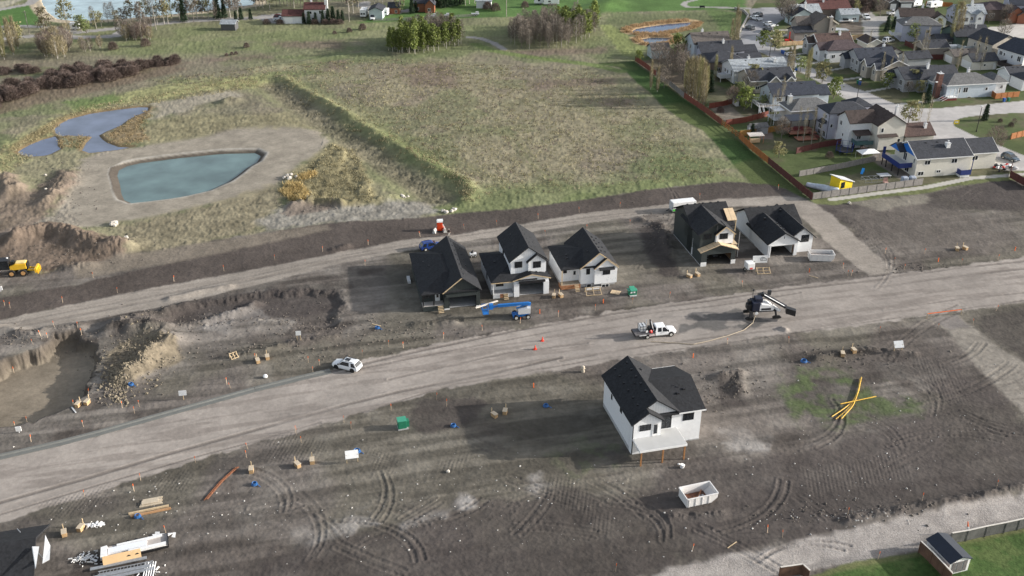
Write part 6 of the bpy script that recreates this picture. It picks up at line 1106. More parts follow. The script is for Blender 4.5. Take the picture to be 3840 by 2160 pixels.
# person by the portable toilet
def person(label, px, py, yaw, top, legs, hairc):
    h = tpx('person', label, 'person', px, py, yaw)
    J = {'pel': (0, 0, .95), 'chest': (0, -.02, 1.3), 'neck': (0, 0, 1.48), 'head': (0, -.02, 1.60), 'top': (0, -.02, 1.70)}
    V = []; E_ = []; Rr = []
    def add(p, r, frm=None):
        V.append(p); Rr.append(r)
        if frm is not None: E_.append((frm, len(V) - 1))
        return len(V) - 1
    pe = add((0, 0, .95), .15); ch = add((0, -.02, 1.28), .17, pe); nk = add((0, 0, 1.46), .06, ch); hd = add((0, -.03, 1.60), .10, nk); add((0, -.03, 1.70), .075, hd); add((0, -.14, 1.595), .022, hd)
    for s in (-1, 1):
        sh = add((s * .2, 0, 1.40), .07, ch); el = add((s * .27, .03, 1.14), .05, sh); wr = add((s * .22, -.16, 1.0), .035, el); pa = add((s * .20, -.23, .98), .036, wr)
        for j, ln in enumerate((.07, .085, .08, .06)): f1 = add((s * .20 + (j - 1.5) * .02, -.27, .965), .009, pa); add((s * .20 + (j - 1.5) * .021, -.27 - ln * .5, .94), .008, f1)
        add((s * .16, -.27, .99), .010, pa)
        hp = add((s * .1, 0, .88), .09, pe); kn = add((s * .12, -.03 * s, .50), .062, hp); an = add((s * .13, 0, .10), .042, kn); add((s * .13, -.16, .05), .04, an)
    me = bpy.data.meshes.new('body'); me.from_pydata(V, E_, []); o = bpy.data.objects.new('body', me); S.collection.objects.link(o); o.parent = h
    o.modifiers.new('skin', 'SKIN'); sv_ = me.skin_vertices[0].data
    for i, r in enumerate(Rr): sv_[i].radius = (r, r)
    sv_[0].use_root = True; o.modifiers.new('sub', 'SUBSURF').levels = 1; me.materials.append(mat('skin', (.45, .28, .2), .6, .05, 5))
    MB().loft([[(.19 * k * math.cos(t * math.pi / 4) * 1.1, .14 * k * math.sin(t * math.pi / 4) - .01, z) for t in range(8)] for z, k in ((.86, 1.0), (1.0, 1.02), (1.3, 1.15), (1.44, .95), (1.48, .45))]).tube((-.2, 0, 1.40), (-.28, .03, 1.13), .08, .065).tube((.2, 0, 1.40), (.28, .03, 1.13), .08, .065).tube((-.28, .03, 1.14), (-.225, -.14, 1.01), .065, .05).tube((.28, .03, 1.14), (.225, -.14, 1.01), .065, .05).out('jacket', top, h)
    b = MB()
    for s in (-1, 1): b.tube((s * .1, 0, .92), (s * .12, -.03 * s, .5), .115, .085).tube((s * .12, -.03 * s, .5), (s * .13, 0, .09), .085, .07)
    b.out('trousers', legs, h); MB().blob((0, .0, 1.655), (.105, .115, .085), 2, 8, 5, .05).out('hair', hairc, h)
    b = MB()
    for s in (-1, 1): b.box(s * .13 - .05, s * .13 + .05, -.22, .07, 0, .09)
    b.out('shoes', BLK, h); MB().blob((-.035, -.122, 1.625), (.014, .01, .01), 1).blob((.035, -.122, 1.625), (.014, .01, .01), 2).box(-.03, .03, -.128, -.115, 1.545, 1.555).out('face_features', BLK, h)
person('person in a black jacket, light trousers and pale hat standing beside the lane', 1684, 885, 20, CK, mat('light_cloth', (.6, .57, .52), .8, .08, 4), mat('pale_hat', (.65, .6, .52), .8, .1, 4))
# portable toilet between two wrapped rolls
h = tpx('portable_toilet', 'bright red orange portable toilet with a white roof above the gravel lane', 'portable toilet', 1649, 862, 8)
MB().box(-.58, .58, -.58, .58, .12, 2.1).out('cabin', mat('vermilion_plastic', (.80, .09, .02), .45, .06, 2), h, bevel=.05); MB().box(-.64, .64, -.64, .64, 0, .12).out('base', BLK, h); MB().prism([(-.64, -.64, 2.1), (-.64, .64, 2.1), (-.5, .5, 2.45), (-.5, -.5, 2.45)], (1.28, 0, 0)).out('roof', WPAINT, h); MB().box(-.45, .45, -.62, -.585, .2, 2.0).out('door', mat('scarlet_plastic', (.66, .06, .015), .4, .08, 2), h)
for (px, py), lb, ya in (((1634, 866), 'pale concrete barrier block standing left of the red portable toilet', 75), ((1666, 863), 'pale concrete barrier block standing right of the red portable toilet', 105)):
    h = tpx('barrier_block', lb, 'barrier', px, py, ya, group='barrier blocks by the portable toilet')
    MB().prism([(-1.3, -.4, 0), (-1.3, .4, 0), (-1.3, .3, .25), (-1.3, .12, .85), (-1.3, -.12, .85), (-1.3, -.3, .25)], (2.6, 0, 0)).out('block', mat('pale_concrete', (.55, .54, .5), .8, .12, 2), h)
# blue car behind the first house
x_, y_ = g(1605, 938); suv('car', 'dark blue car parked on the gravel lane, half hidden by the black bungalow', x_ + .6, y_ + .8, 22, CB, 4.9, 1.95, 1.75)
# trailers on the site
h = tpx('cargo_trailer', 'white enclosed cargo trailer with a green stripe, behind the dark green house', 'trailer', 2540, 792, 14)
MB().box(-1.6, 4.0, -1.1, 1.1, .5, 2.6).out('box', WPAINT, h, bevel=.08); MB().box(-1.61, 4.01, -1.108, -1.101, .6, 1.1).out('green_stripe', mat('lime_paint', (.08, .5, .05), .5, .1, 2), h); MB().box(-1.66, -1.603, -1.0, 1.0, .6, 2.5).out('front_panel', GREY, h); MB().bar((-1.6, -.7, .5), (-2.8, 0, .5), .12).bar((-1.6, .7, .5), (-2.8, 0, .5), .12).out('hitch', BLK, h)
for x in (.8, 1.7):
    for s in (-1, 1): wheel(h, x, s * 1.12, .36, .24, RIM, side=-s)
h = tpx('generator_trailer', 'small white generator trailer in front of the white bungalow', 'trailer', 2808, 1016, 12)
MB().box(-.75, .75, -.9, .9, .6, 1.9).out('housing', WPAINT, h, bevel=.07); MB().box(-.3, .3, -.96, -.905, .75, 1.05).out('red_label', RED, h); MB().box(-.7, .7, -.8, .8, .4, .59).bar((0, -.9, .5), (0, -1.6, .5), .1).out('frame', BLK, h)
for s in (-1, 1): wheel(h, s * .82, .2, .34, .22, RIM, side=-s); 
def bin_(label, P0, yaw, L, Wd, Hh, taper, mtl, inner, z=None):
    h = thing('waste_bin', label, 'waste bin', *P0, yaw)
    b = MB(); t = .08
    for y in (0, Wd - t): b.prism([(0, y, .12), (L - taper, y, .12), (L, y, Hh * .55), (L, y, Hh), (0, y, Hh)], (0, t, 0))
    b.box(0, t, t, Wd - t, .12, Hh); b.prism([(L - taper, t, .12), (L, t, Hh * .55), (L, t, Hh), (L - t, t, Hh), (L - t, t, Hh * .55), (L - taper - t, t, .12)], (0, Wd - 2 * t, 0)); b.out('shell', mtl, h)
    MB().box(t, L - taper, t, Wd - t, .12, .24).out('floor', inner, h)
    b = MB(); b.bar((-.03, -.03, Hh), (L + .03, -.03, Hh), .14).bar((-.03, Wd + .03, Hh), (L + .03, Wd + .03, Hh), .14).bar((-.03, 0, Hh), (-.03, Wd, Hh), .14).bar((L + .03, 0, Hh), (L + .03, Wd, Hh), .14); b.out('rim', mtl, h)
    b = MB()
    for i in range(4): x = .3 + i * (L - taper - .3) / 3.4; b.box(x - .07, x + .07, -.07, -.002, .15, Hh - .08)
    b.out('ribs', mtl, h); MB().box(.1, L - taper, .1, .3, 0, .11).box(.1, L - taper, Wd - .3, Wd - .1, 0, .11).out('skid', DKMETAL, h)
    return h
BINW = mat('chipped_white_paint', (.72, .70, .68), .6, .1, 1.6, c2=(.42, .33, .28), thr=(.28, .36)); BINI = mat('rusty_floor', (.22, .09, .05), .8, .3, 1.5, c2=(.10, .05, .035))
h = bin_('white waste bin with rusty inside and scraps, below the white house with the deck', g(2575, 1907), 17, 4.6, 2.6, 1.55, .9, BINW, BINI)
MB().prism([(.3, .3, .3), (1.9, .3, .3), (.4, 1.4, .45)], (0, 0, .06)).out('white_board', WPAINT, h); MB().bar((1.5, .3, .35), (3.2, 2.2, .7), .16).bar((1.8, 1.6, .3), (3.0, 1.0, .5), .12).out('scrap_timber', CEDAR, h); b = MB()
for i in range(6): b.blob((2.2 + i * .16, .8 + (i % 3) * .25, .5), (.2, .16, .16), i)
b.out('scrap_bags', GREY, h)
h = bin_('long white waste bin with debris, right of the white bungalow', g(3036, 982), -3, 4.9, 2.3, 1.5, .5, BINW, mat('debris', (.16, .12, .1), .8, .5, 1.5)); MB().prism([(.4, .5, .9), (2.2, .5, 1.2), (2.4, .9, 1.2), (.5, .9, .9)], (0, 0, .1)).box(.6, 4.2, 1.2, 2.1, .2, .8).out('debris', mat('mixed_scrap', (.3, .25, .22), .8, .4, 3), h)
# green electrical boxes
GR = mat('utility_green', (.015, .17, .095), .5, .1, 2)
h = tpx('transformer_box', 'tall green transformer box below the dirt road', 'transformer', 1510, 1600, 16)
MB().box(-.75, .55, -.6, .6, .1, 1.45).out('cabinet', GR, h, bevel=.04); MB().box(-.8, .6, -.66, .66, 1.45, 1.55).out('lid', mat('pale_green', (.05, .30, .19), .5, .1, 2), h); MB().box(.55, 1.0, -.4, .5, .2, 1.2).out('side_cabinet', GR, h); MB().box(-.8, .8, -.7, .7, -.1, .1).out('base', CONC, h)
h = tpx('transformer_box', 'green transformer box with white stickers in front of the wrapped bungalow', 'transformer', 2370, 1105, 10)
MB().box(-.8, .8, -.5, .6, .15, 1.1).out('cabinet', GR, h, bevel=.04); MB().prism([(-.5, -.7, 1.1), (.5, -.7, 1.1), (.5, .6, 1.5), (-.5, .6, 1.5)], (0, 0, .08)).box(-.9, .9, -.55, .65, 1.1, 1.16).out('lid', mat('pale_green', (.05, .3, .19)), h); MB().box(-.45, -.1, -.55, -.505, .6, .9).box(.1, .45, -.55, -.505, .6, .9).out('sticker', WPAINT, h); MB().box(-.6, .7, -.8, .6, -.05, .15).out('base', GREY, h)
# ------------------------------------------------------------------ stakes, boxes, cones, pipes, boards
st = thing('survey_stake', 'thin wooden survey stake with an orange top stuck in bare earth', 'stake', 0, -500, 0, 0, 'survey stakes')
MB().box(-.035, .035, -.02, .02, -.1, .95).out('shaft', mat('stake_wood', (.52, .40, .29), .7, .1, 4), st); MB().box(-.04, .04, -.025, .025, .95, 1.3).out('painted_top', ORG, st)
SP_ = [(350, 1043), (652, 1054), (840, 1015), (1031, 976), (1210, 944), (1381, 918), (1576, 887), (1742, 859), (1863, 844), (1369, 995), (2018, 820), (2172, 797), (2325, 778), (2624, 743), (2363, 844), (2200, 862), (2046, 883), (2785, 1077), (2918, 711), (3319, 952), (3465, 954), (3354, 989), (3391, 1013), (3604, 993), (3741, 978), (3191, 1036), (3161, 1010), (3178, 1036), (19, 1149), (39, 1158), (236, 1136), (440, 1097), (207, 1238), (179, 1268), (294, 1237), (307, 1255), (41, 1356), (155, 1266), (125, 1294), (332, 1481), (274, 1522), (45, 1559), (99, 1574), (458, 1527), (522, 1522), (504, 1546), (312, 1598), (850, 1438), (865, 1453), (958, 1348), (1156, 1358), (1198, 1369), (1174, 1397), (1358, 1335), (1456, 1298), (1512, 1304), (1809, 1238), (1662, 1268), (1636, 1497), (1466, 1538), (1290, 1583), (1316, 1605), (1107, 1619), (1674, 1522), (2093, 1186), (1950, 1212), (2370, 1140), (2232, 1162), (2509, 1117), (2727, 1292), (2958, 1287), (3298, 1248), (3515, 1237), (3734, 1168), (3648, 1222), (317, 1862), (527, 1799), (732, 1732), (928, 1681), (924, 1713), (116, 1654), (503, 1840), (622, 1996), (1111, 1627), (1130, 1657), (2308, 2142), (2596, 2065), (2878, 1998), (2934, 2017), (3177, 1937), (3457, 1883), (3735, 1834), (3292, 2097)]
for i, p in enumerate(SP_):
    x, y = g(*p); o = st if i == 0 else dup(st, x, y, rnd.uniform(0, 180), tilt=(rnd.gauss(0, .07), rnd.gauss(0, .07)))
    if i == 0: o.location = (x, y, zat(x, y))
ss_ = thing('marker_post', 'short bright orange marker post in bare earth', 'marker post', 0, -500, 0, 0, 'orange marker posts'); MB().box(-.06, .06, -.06, .06, -.1, .85).out('post', ORG, ss_)
for i, p in enumerate([(3034, 1023), (3517, 983), (3805, 942), (2024, 1173), (2262, 1136), (2599, 1341), (2001, 1451)]):
    x, y = g(*p)
    if i == 0: ss_.location = (x, y, zat(x, y))
    else: dup(ss_, x, y, 20)
for p, ya, lb in (((2745, 2045), 40, 'wooden lath lying flat above the coarse gravel road'), ((3050, 1041), -35, 'wooden lath lying flat near the long white waste bin')):
    o = tpx('loose_lath', lb, 'lath', *p, ya); MB().box(-.9, .9, -.05, .05, .02, .08).out('lath', LUMB, o)
bx = thing('valve_box', 'pale plywood box with a wooden post over a buried service', 'box', 0, -500, 0, 0, 'plywood service boxes')
MB().box(-.3, .3, -.5, .5, -.05, .62).out('box', mat('box_plywood', (.44, .29, .15), .7, .12, 2), bx); MB().box(-.34, .34, -.55, .55, .62, .68).out('lid', mat('pale_lid', (.55, .46, .34), .7, .1, 2), bx); MB().box(-.05, .05, .6, .7, -.1, 1.35).out('post', LUMB, bx)
BXL = [((1003, 1343), 'valley'), ((967, 1356), ''), ((1854, 1561), ''), ((1894, 1548), ''), ((2077, 1114), ''), ((2103, 1112), ''), ((2585, 1040), ''), ((2615, 1036), ''), ((3588, 939), ''), ((3618, 937), ''), ((3158, 1338), ''), ((3199, 1328), ''), ((293, 1520), ''), ((327, 1512), ''), ((1116, 1745), ''), ((1171, 1732), ''), ((242, 2004), ''), ((304, 1985), ''), ((943, 1765), '')]
for i, (p, _) in enumerate(BXL):
    x, y = g(*p)
    if i == 0: bx.location = (x, y, zat(x, y)); bx.rotation_euler = (0, 0, R(20))
    else: dup(bx, x, y, rnd.choice([10, 25, 40, -10]))
def cone(p, lb):
    h = tpx('traffic_cone', lb, 'traffic cone', *p, 0, group='traffic cones'); MB().tube((0, 0, .06), (0, 0, .85), .2, .05, 10).out('cone', mat('cone_red', (.72, .06, .03), .5, .1, 3), h); MB().tube((0, 0, .4), (0, 0, .62), .135, .085, 10).out('white_band', WPAINT, h); MB().box(-.3, .3, -.3, .3, 0, .06).out('base', mat('cone_red', (.7, .06, .03)), h)
cone((2034, 1276), 'red and white traffic cone in the dirt road, farther of the two'); cone((2007, 1307), 'red and white traffic cone in the dirt road, nearer of the two')
h = tpx('delineator', 'orange and white striped delineator post leaning on the dark fence, lower right corner', 'delineator', 3631, 2008, 0); h.rotation_euler = (R(-14), R(-8), 0)
MB().tube((0, 0, 0), (0, 0, .5), .22, .16, 10).tube((0, 0, 1.3), (0, 0, 2.0), .12, .05, 10).out('orange_part', ORG, h); MB().tube((0, 0, .5), (0, 0, 1.3), .16, .12, 10).out('white_part', WPAINT, h)
def sign(p, lb, w, hh, z, yaw, tilt=0, legs=2, face=None):
    h = tpx('sign_board', lb, 'sign', *p, yaw); b = MB().add([(-w / 2, 0, z), (w / 2, 0, z), (w / 2, tilt, z + hh), (-w / 2, tilt, z + hh), (-w / 2, .06, z), (w / 2, .06, z), (w / 2, tilt + .06, z + hh), (-w / 2, tilt + .06, z + hh)], [(0, 1, 2, 3), (7, 6, 5, 4), (0, 4, 5, 1), (1, 5, 6, 2), (2, 6, 7, 3), (3, 7, 4, 0)]); b.out('board', face or WPAINT, h)
    for i in range(legs): x = (-w / 2 + .15) if legs > 1 and i == 0 else (w / 2 - .15 if legs > 1 else 0); MB().box(x - .05, x + .05, .07 + tilt * .3, .17 + tilt * .3, -.2, z + hh * .5).out('post', LUMB, h)
    return h
sign((688, 1497), 'pale sign board on one leaning post above the concrete curb', 1.2, .8, .9, 10, .2, 1, GREY); sign((1122, 1283), 'white sign board on two legs beside the old excavation', .9, .8, 1.1, 5, .1); sign((1322, 1735), 'white sign board tilted back on two legs beside a blue pipe coil', 1.9, 1.0, .9, 12, .6); sign((3368, 1330), 'pale tilted sign board on yellow legs above the yellow pipes', 1.7, .9, .9, 8, .8, 2, GREY)
h = sign((2846, 1010), 'large white sign board with a house outline, standing on timber cribs', 3.0, 1.5, 1.4, 4, .15, 0)
b = MB(); zz = lambda t: 1.4 + t; yy = lambda t: .1 * t - .03
for p, q in (((.1, .5), (.1, .9)), ((.1, .9), (.5, 1.25)), ((.5, 1.25), (.9, .95)), ((.4, .5), (.4, .85)), ((.4, .85), (.85, 1.1)), ((.85, 1.1), (1.3, .8)), ((1.3, .8), (1.3, .45)), ((.1, .5), (1.3, .5)), ((-1.3, .25), (-1.0, .25)), ((-1.3, .4), (-1.0, .4))): b.bar((p[0], yy(p[1]), zz(p[1])), (q[0], yy(q[1]), zz(q[1])), .05, .06)
b.out('house_drawing', DKMETAL, h)
def crib(p, lb, yaw, w=1.9, d=1.2):
    h = tpx('timber_crib', lb, 'timber frame', *p, yaw); b = MB()
    for x in (-w / 2, 0, w / 2): b.bar((x, -d / 2, .05), (x, d / 2, .9), .1).bar((x, d / 2, 0), (x, d / 2, .9), .1)
    for y, z in ((-d / 2, .08), (d / 2, .8), (d / 2, .1)): b.bar((-w / 2 - .1, y, z), (w / 2 + .1, y, z), .1)
    b.out('frame', LUMB, h)
crib((2862, 1024), 'open timber frame below the large white sign board', 6, 2.6); crib((2225, 1100), 'open timber frame lying in front of the wrapped bungalow', 8, 2.9, 1.8); crib((878, 1340), 'pale wooden sawhorse frame beside the long dirt strip', 40, 1.2, .8)
h = tpx('plywood_sheet', 'plywood sheet lying on the ground left of the stickered green transformer', 'plywood', 2308, 1098, -20); MB().box(-.9, .9, -.75, .75, .05, .12).out('sheet', PLY, h)
def coil(p, lb, r=.42):
    h = tpx('pipe_coil', lb, 'pipe coil', *p, 0, group='blue pipe coils'); n = 14; b = MB()
    for k in range(3):
        b.path([(r * (1 - .12 * k) * math.cos(2 * math.pi * i / n), r * (1 - .12 * k) * math.sin(2 * math.pi * i / n), .1 + .13 * k) for i in range(n + 1)], .06, 5)
    b.tube((r, 0, .1), (r + .5, -.5, .05), .05); b.out('coil', BLUEP, h)
for p, lb in (((492, 1447), 'blue pipe coil at the foot of the tan spoil heap'), ((1415, 1229), 'blue pipe coil below a plank near the black bungalow'), ((1700, 1596), 'blue pipe coil right of the tall green transformer'), ((2047, 1522), 'blue pipe coil in the shadow left of the white house'), ((3014, 1358), 'large blue pipe coil beside broken clods near the plywood boxes'), ((1338, 1692), 'blue pipe coil touching the tilted sign board'), ((516, 1937), 'blue pipe coil beside the long timber beams'), ((954, 1814), 'small blue pipe coil right of the rusty bars')): coil(p, lb, .55 if 'large' in lb or 'touching' in lb else .42)
YP = mat('yellow_pipe', (.70, .42, .05), .45, .15, 3)
for i, (q, lb) in enumerate(((((3225, 1422), (3217, 1472), (3197, 1510), (3160, 1540), (3119, 1565)), 'curved yellow pipe ending farthest left of the bundle'), (((3227, 1422), (3219, 1476), (3193, 1524), (3164, 1552), (3134, 1575)), 'curved yellow pipe in the middle of the bundle'), (((3229, 1422), (3214, 1487), (3197, 1531), (3174, 1556), (3154, 1578)), 'curved yellow pipe ending nearest and farthest right of the bundle'), (((3150, 1526), (3283, 1497)), 'straight yellow pipe lying across the curved ones'))):
    P_ = [(*g(*p), zat(*g(*p)) + .15 + .1 * i) for p in q]; Pp = []
    for k in range(len(P_) - 1):
        for t in range(4): Pp.append(tuple(Vector(P_[k]).lerp(Vector(P_[k + 1]), t / 4)))
    Pp.append(P_[-1])
    for _ in range(2): Pp = [Pp[0]] + [tuple((Vector(Pp[k - 1]) + Vector(Pp[k]) * 2 + Vector(Pp[k + 1])) / 4) for k in range(1, len(Pp) - 1)] + [Pp[-1]]
    tag(MB().path(Pp, .085, 8).out('yellow_pipe', YP), lb, 'pipe', 'yellow pipes on the green patch')
RB = mat('rusty_steel', (.22, .085, .04), .8, .3, 4)
for i in range(5):
    o_ = (i - 2) * .1; q = [(771, 1873), (800, 1838), (831, 1803), (862, 1774), (889, 1750)]; P_ = [(g(*p)[0] + o_ * 1.2, g(*p)[1] + o_ * .5, zat(*g(*p)) + .12 + .05 * (i % 2)) for p in q]
    tag(MB().path(P_, .05, 5).out('rusty_bar', RB), 'rusty curved steel bar in the bundle on bare earth', 'steel bar', 'rusty bars')
h = tpx('plank_stack', 'stack of pale boards lying above two long beams', 'board stack', 566, 1880, 17); b = MB()
for i in range(5): b.box(-1.5 + .1 * i, 1.5 - .12 * (i % 2), -.75 + .3 * i, -.5 + .3 * i, 0, .14 + .05 * (i % 3))
b.box(-1.2, 1.0, -.5, .3, .22, .3); b.out('boards', mat('grey_plank', (.52, .44, .33), .7, .12, 2), h)
for p, lb, m_ in (((558, 1912), 'long pale timber beam, upper one beside the blue coil', LUMB), ((566, 1922), 'long reddish timber beam, lower one beside the blue coil', mat('reddish_beam', (.42, .24, .12), .7, .15, 2))):
    o = tpx('timber_beam', lb, 'beam', *p, 19); MB().box(-2.6, 2.6, -.12, .12, .05, .3).out('beam', m_, o)
h = tpx('loose_plank', 'yellowish plank lying near the blue coil below the black bungalow', 'plank', 1411, 1217, -24); MB().box(-.9, .9, -.1, .1, .03, .1).out('plank', LUMB, h)
h = tpx('loose_plank', 'grey plank lying on end beside the pit edge boxes', 'plank', 276, 1535, -50); MB().box(-1.0, 1.0, -.1, .1, .03, .1).out('plank', GREY, h)
h = tpx('curb_cover', 'white valve cap beside the concrete curb end', 'cap', 995, 1413, 0); MB().blob((0, 0, .3), (.4, .4, .35), 4, 10, 6, .03).out('cap', WPAINT, h)
h = tpx('fire_hydrant', 'tan wrapped hydrant at the roadside above the white house', 'hydrant', 2186, 1392, 0); MB().tube((0, 0, 0), (0, 0, .9), .3, .25, 10).blob((0, 0, .95), (.32, .32, .25), 2, 10, 5, .04).tube((-.45, 0, .6), (.45, 0, .6), .14).out('body', mat('tan_wrap', (.55, .48, .38), .8, .1, 3), h)
h = tpx('white_bucket', 'white bucket with a lid lying near the deck posts', 'bucket', 2557, 1752, 0); MB().tube((0, 0, 0), (.1, 0, .5), .3, .34, 10).out('bucket', WPAINT, h); MB().blob((-.3, .6, .15), (.25, .15, .1), 3).out('lid', WPAINT, h)
h = tpx('small_mixer', 'small white and black machine between the black bungalow and the farmhouse', 'mixer', 1774, 962, 10); MB().box(-.7, .7, -.45, .45, .3, .8).out('tray', WPAINT, h); MB().blob((-.1, .1, 1.0), (.35, .3, .35), 2).out('engine', BLK, h); wheel(h, -.4, -.5, .28, .18); wheel(h, .4, -.5, .28, .18)
h = tpx('log_pallet', 'pale stack of blocks against the left wall of the black bungalow', 'block stack', 1533, 1052, 102); MB().box(-1.2, 1.2, -.3, .3, 0, .5).out('blocks', GREY, h)
h = tpx('string_barrier', 'orange tape barrier between two stakes at the top of the access track', 'barrier', 3477, 1195, 12); ax = [0, 0]; x1_, y1_ = g(3603, 1180); x0_, y0_ = g(3474, 1196)
h.location = (x0_, y0_, 0); h.rotation_euler = (0, 0, 0); dx_, dy_ = x1_ - x0_, y1_ - y0_; MB().box(-.05, .05, -.05, .05, 0, 1.2).out('stake', LUMB, h); MB().box(dx_ - .05, dx_ + .05, dy_ - .05, dy_ + .05, 0, 1.2).out('stake', LUMB, h); MB().bar((0, 0, 1.1), (dx_, dy_, 1.1), .03, .16).out('tape', ORG, h)
for p, lb in (((4, 1095), 'white sign panel at the left edge below the grader'), ((72, 1620), 'small white boxy marker at the left above the curb')):
    h = tpx('white_marker', lb, 'marker', *p, 10); MB().box(-.4, .4, -.06, .06, .3, 1.1).box(-.05, .05, -.05, .05, 0, .3).out('panel', WPAINT, h)
# flat trailer with siding, lower left
h = tpx('flat_trailer', 'flat deck trailer loaded with white siding packs, lower left corner', 'trailer', 380, 2115, 20)
MB().box(0, 8.2, 0, 2.4, .42, .62).out('deck', mat('worn_deck', (.42, .38, .35), .8, .15, 1, stripe=(1, .25, .8)), h); MB().box(0, 8.2, -.08, -.003, .3, .62).box(0, 8.2, 2.403, 2.48, .3, .62).box(8.203, 8.3, 0, 2.4, .3, .9).out('frame', BLK, h)
for x in (3.4, 4.4):
    for s, y in ((1, -.2), (-1, 2.6)): wheel(h, x, y, .36, .24, side=s)
def load(nm, lb, pts, z0, z1, m_):
    o = MB().prism([(x, y, z0) for x, y in pts], (0, 0, z1 - z0)).out(nm, m_); M_ = Matrix.Translation(h.location) @ Matrix.Rotation(R(20), 4, 'Z'); o.matrix_world = M_; tag(o, lb, nm.replace('_', ' ')); return o
load('siding_pack', 'white wrapped siding pack with blue printed bands on the flat trailer', [(.9, .8), (5.6, .7), (5.7, 1.7), (1.0, 1.8)], .63, 0.90, mat('printed_wrap', (.78, .80, .83), .4, .05, 1.2, c2=(.25, .35, .48), thr=(.30, .34)))
load('crumpled_wrap', 'crumpled white plastic wrap at the left end of the flat trailer', [(.05, .2), (.8, .3), (.85, 2.2), (.1, 2.1)], .63, 1.05, WPAINT); load('siding_bundle', 'bundle of long white siding on the near edge of the flat trailer', [(3.4, .05), (8.0, .05), (8.0, .55), (3.4, .55)], .63, 0.92, WPAINT); load('siding_bundle', 'thin white siding lengths along the far edge of the flat trailer', [(2.0, 1.95), (7.6, 1.95), (7.6, 2.3), (2.0, 2.3)], .63, 0.82, WPAINT)
h2 = tpx('plywood_sheet', 'tan plywood sheet leaning against the near side of the flat trailer', 'plywood', 460, 2100, 20); MB().add([(-2.3, -.7, .1), (2.3, -.7, .1), (2.3, .35, 1.0), (-2.3, .35, 1.0), (-2.3, -.7, .16), (2.3, -.7, .16), (2.3, .35, 1.06), (-2.3, .35, 1.06)], [(3, 2, 1, 0), (4, 5, 6, 7), (0, 1, 5, 4), (1, 2, 6, 5), (2, 3, 7, 6), (3, 0, 4, 7)]).out('sheet', mat('tan_sheet', (.62, .42, .22), .7, .05, 1), h2)
h2 = tpx('white_offcut', 'big angular white sheet offcut at the right end of the flat trailer', 'offcut', 608, 2022, 0); MB().prism([(-1.4, .5, .5), (1.3, .8, .5), (-.4, -1.2, .5)], (0, 0, .05)).prism([(-1.2, .5, .1), (-.6, .5, .1), (-.6, 1.1, .4), (-1.2, 1.1, .4)], (0, 0, .05)).prism([(1.2, .2, .3), (1.7, .1, .3), (1.5, 1.1, .3), (1.2, 1.1, .3)], (0, 0, .05)).out('sheet', WPAINT, h2)
r4 = random.Random(9)
def scrap(p, lb, n, sp, m_, ln):
    h = tpx('foam_scraps', lb, 'scraps', *p, 0); b = MB()
    for i in range(n):
        x, y = r4.gauss(0, sp), r4.gauss(0, sp * .7); a = r4.uniform(0, 3.1); l_ = r4.uniform(.15, ln); dx, dy = math.cos(a) * l_, math.sin(a) * l_; w_ = r4.uniform(.1, .35)
        b.prism([(x, y, .04 + .02 * i % .3), (x + dx, y + dy, .06), (x + dx - dy * w_, y + dy + dx * w_, .1), (x - dy * w_, y + dx * w_, .06)], (0, 0, .06 + .01 * (i % 7)))
    o = b.out('scraps', m_, h)
    o['kind'] = 'stuff'
scrap((318, 2098), 'scatter of white foam scraps left of the flat trailer', 60, 1.0, WPAINT, .8); scrap((360, 1972), 'small heap of white foam strips above the flat trailer', 22, .45, WPAINT, 1.0); scrap((560, 2140), 'white offcuts along the lower end of the scaffold', 18, .8, WPAINT, .7)
h = tpx('ladder', 'grey aluminium ladder lying below the flat trailer', 'ladder', 470, 2135, 17); b = MB().bar((-3.2, -.25, .35), (3.4, -.25, .35), .1).bar((-3.2, .25, .35), (3.4, .25, .35), .1)
for i in range(16): b.bar((-3.0 + i * .41, -.25, .35), (-3.0 + i * .41, .25, .35), .06)
b.out('ladder', STEEL, h)
for i, p in enumerate(((450, 2150), (440, 2118), (470, 2158))):
    o = tpx('scaffold_plank', ('grey scaffold plank, lowest below the ladder', 'grey scaffold plank between trailer and ladder', 'grey scaffold plank cut by the bottom edge')[i], 'scaffold plank', *p, 18, group='scaffold planks'); MB().box(-3.2, 3.6, -.25, .25, .2, .3).out('plank', STEEL, o)
for i in range(5):
    o = tpx('white_pipe', 'white plastic pipe in the row at the bottom edge', 'pipe', 543 + i * 9, 2140, 100, group='white pipes at the bottom edge'); MB().tube((-1.6, 0, .3), (1.4, 0, .3), .08, n=8).out('pipe', WPAINT, o)
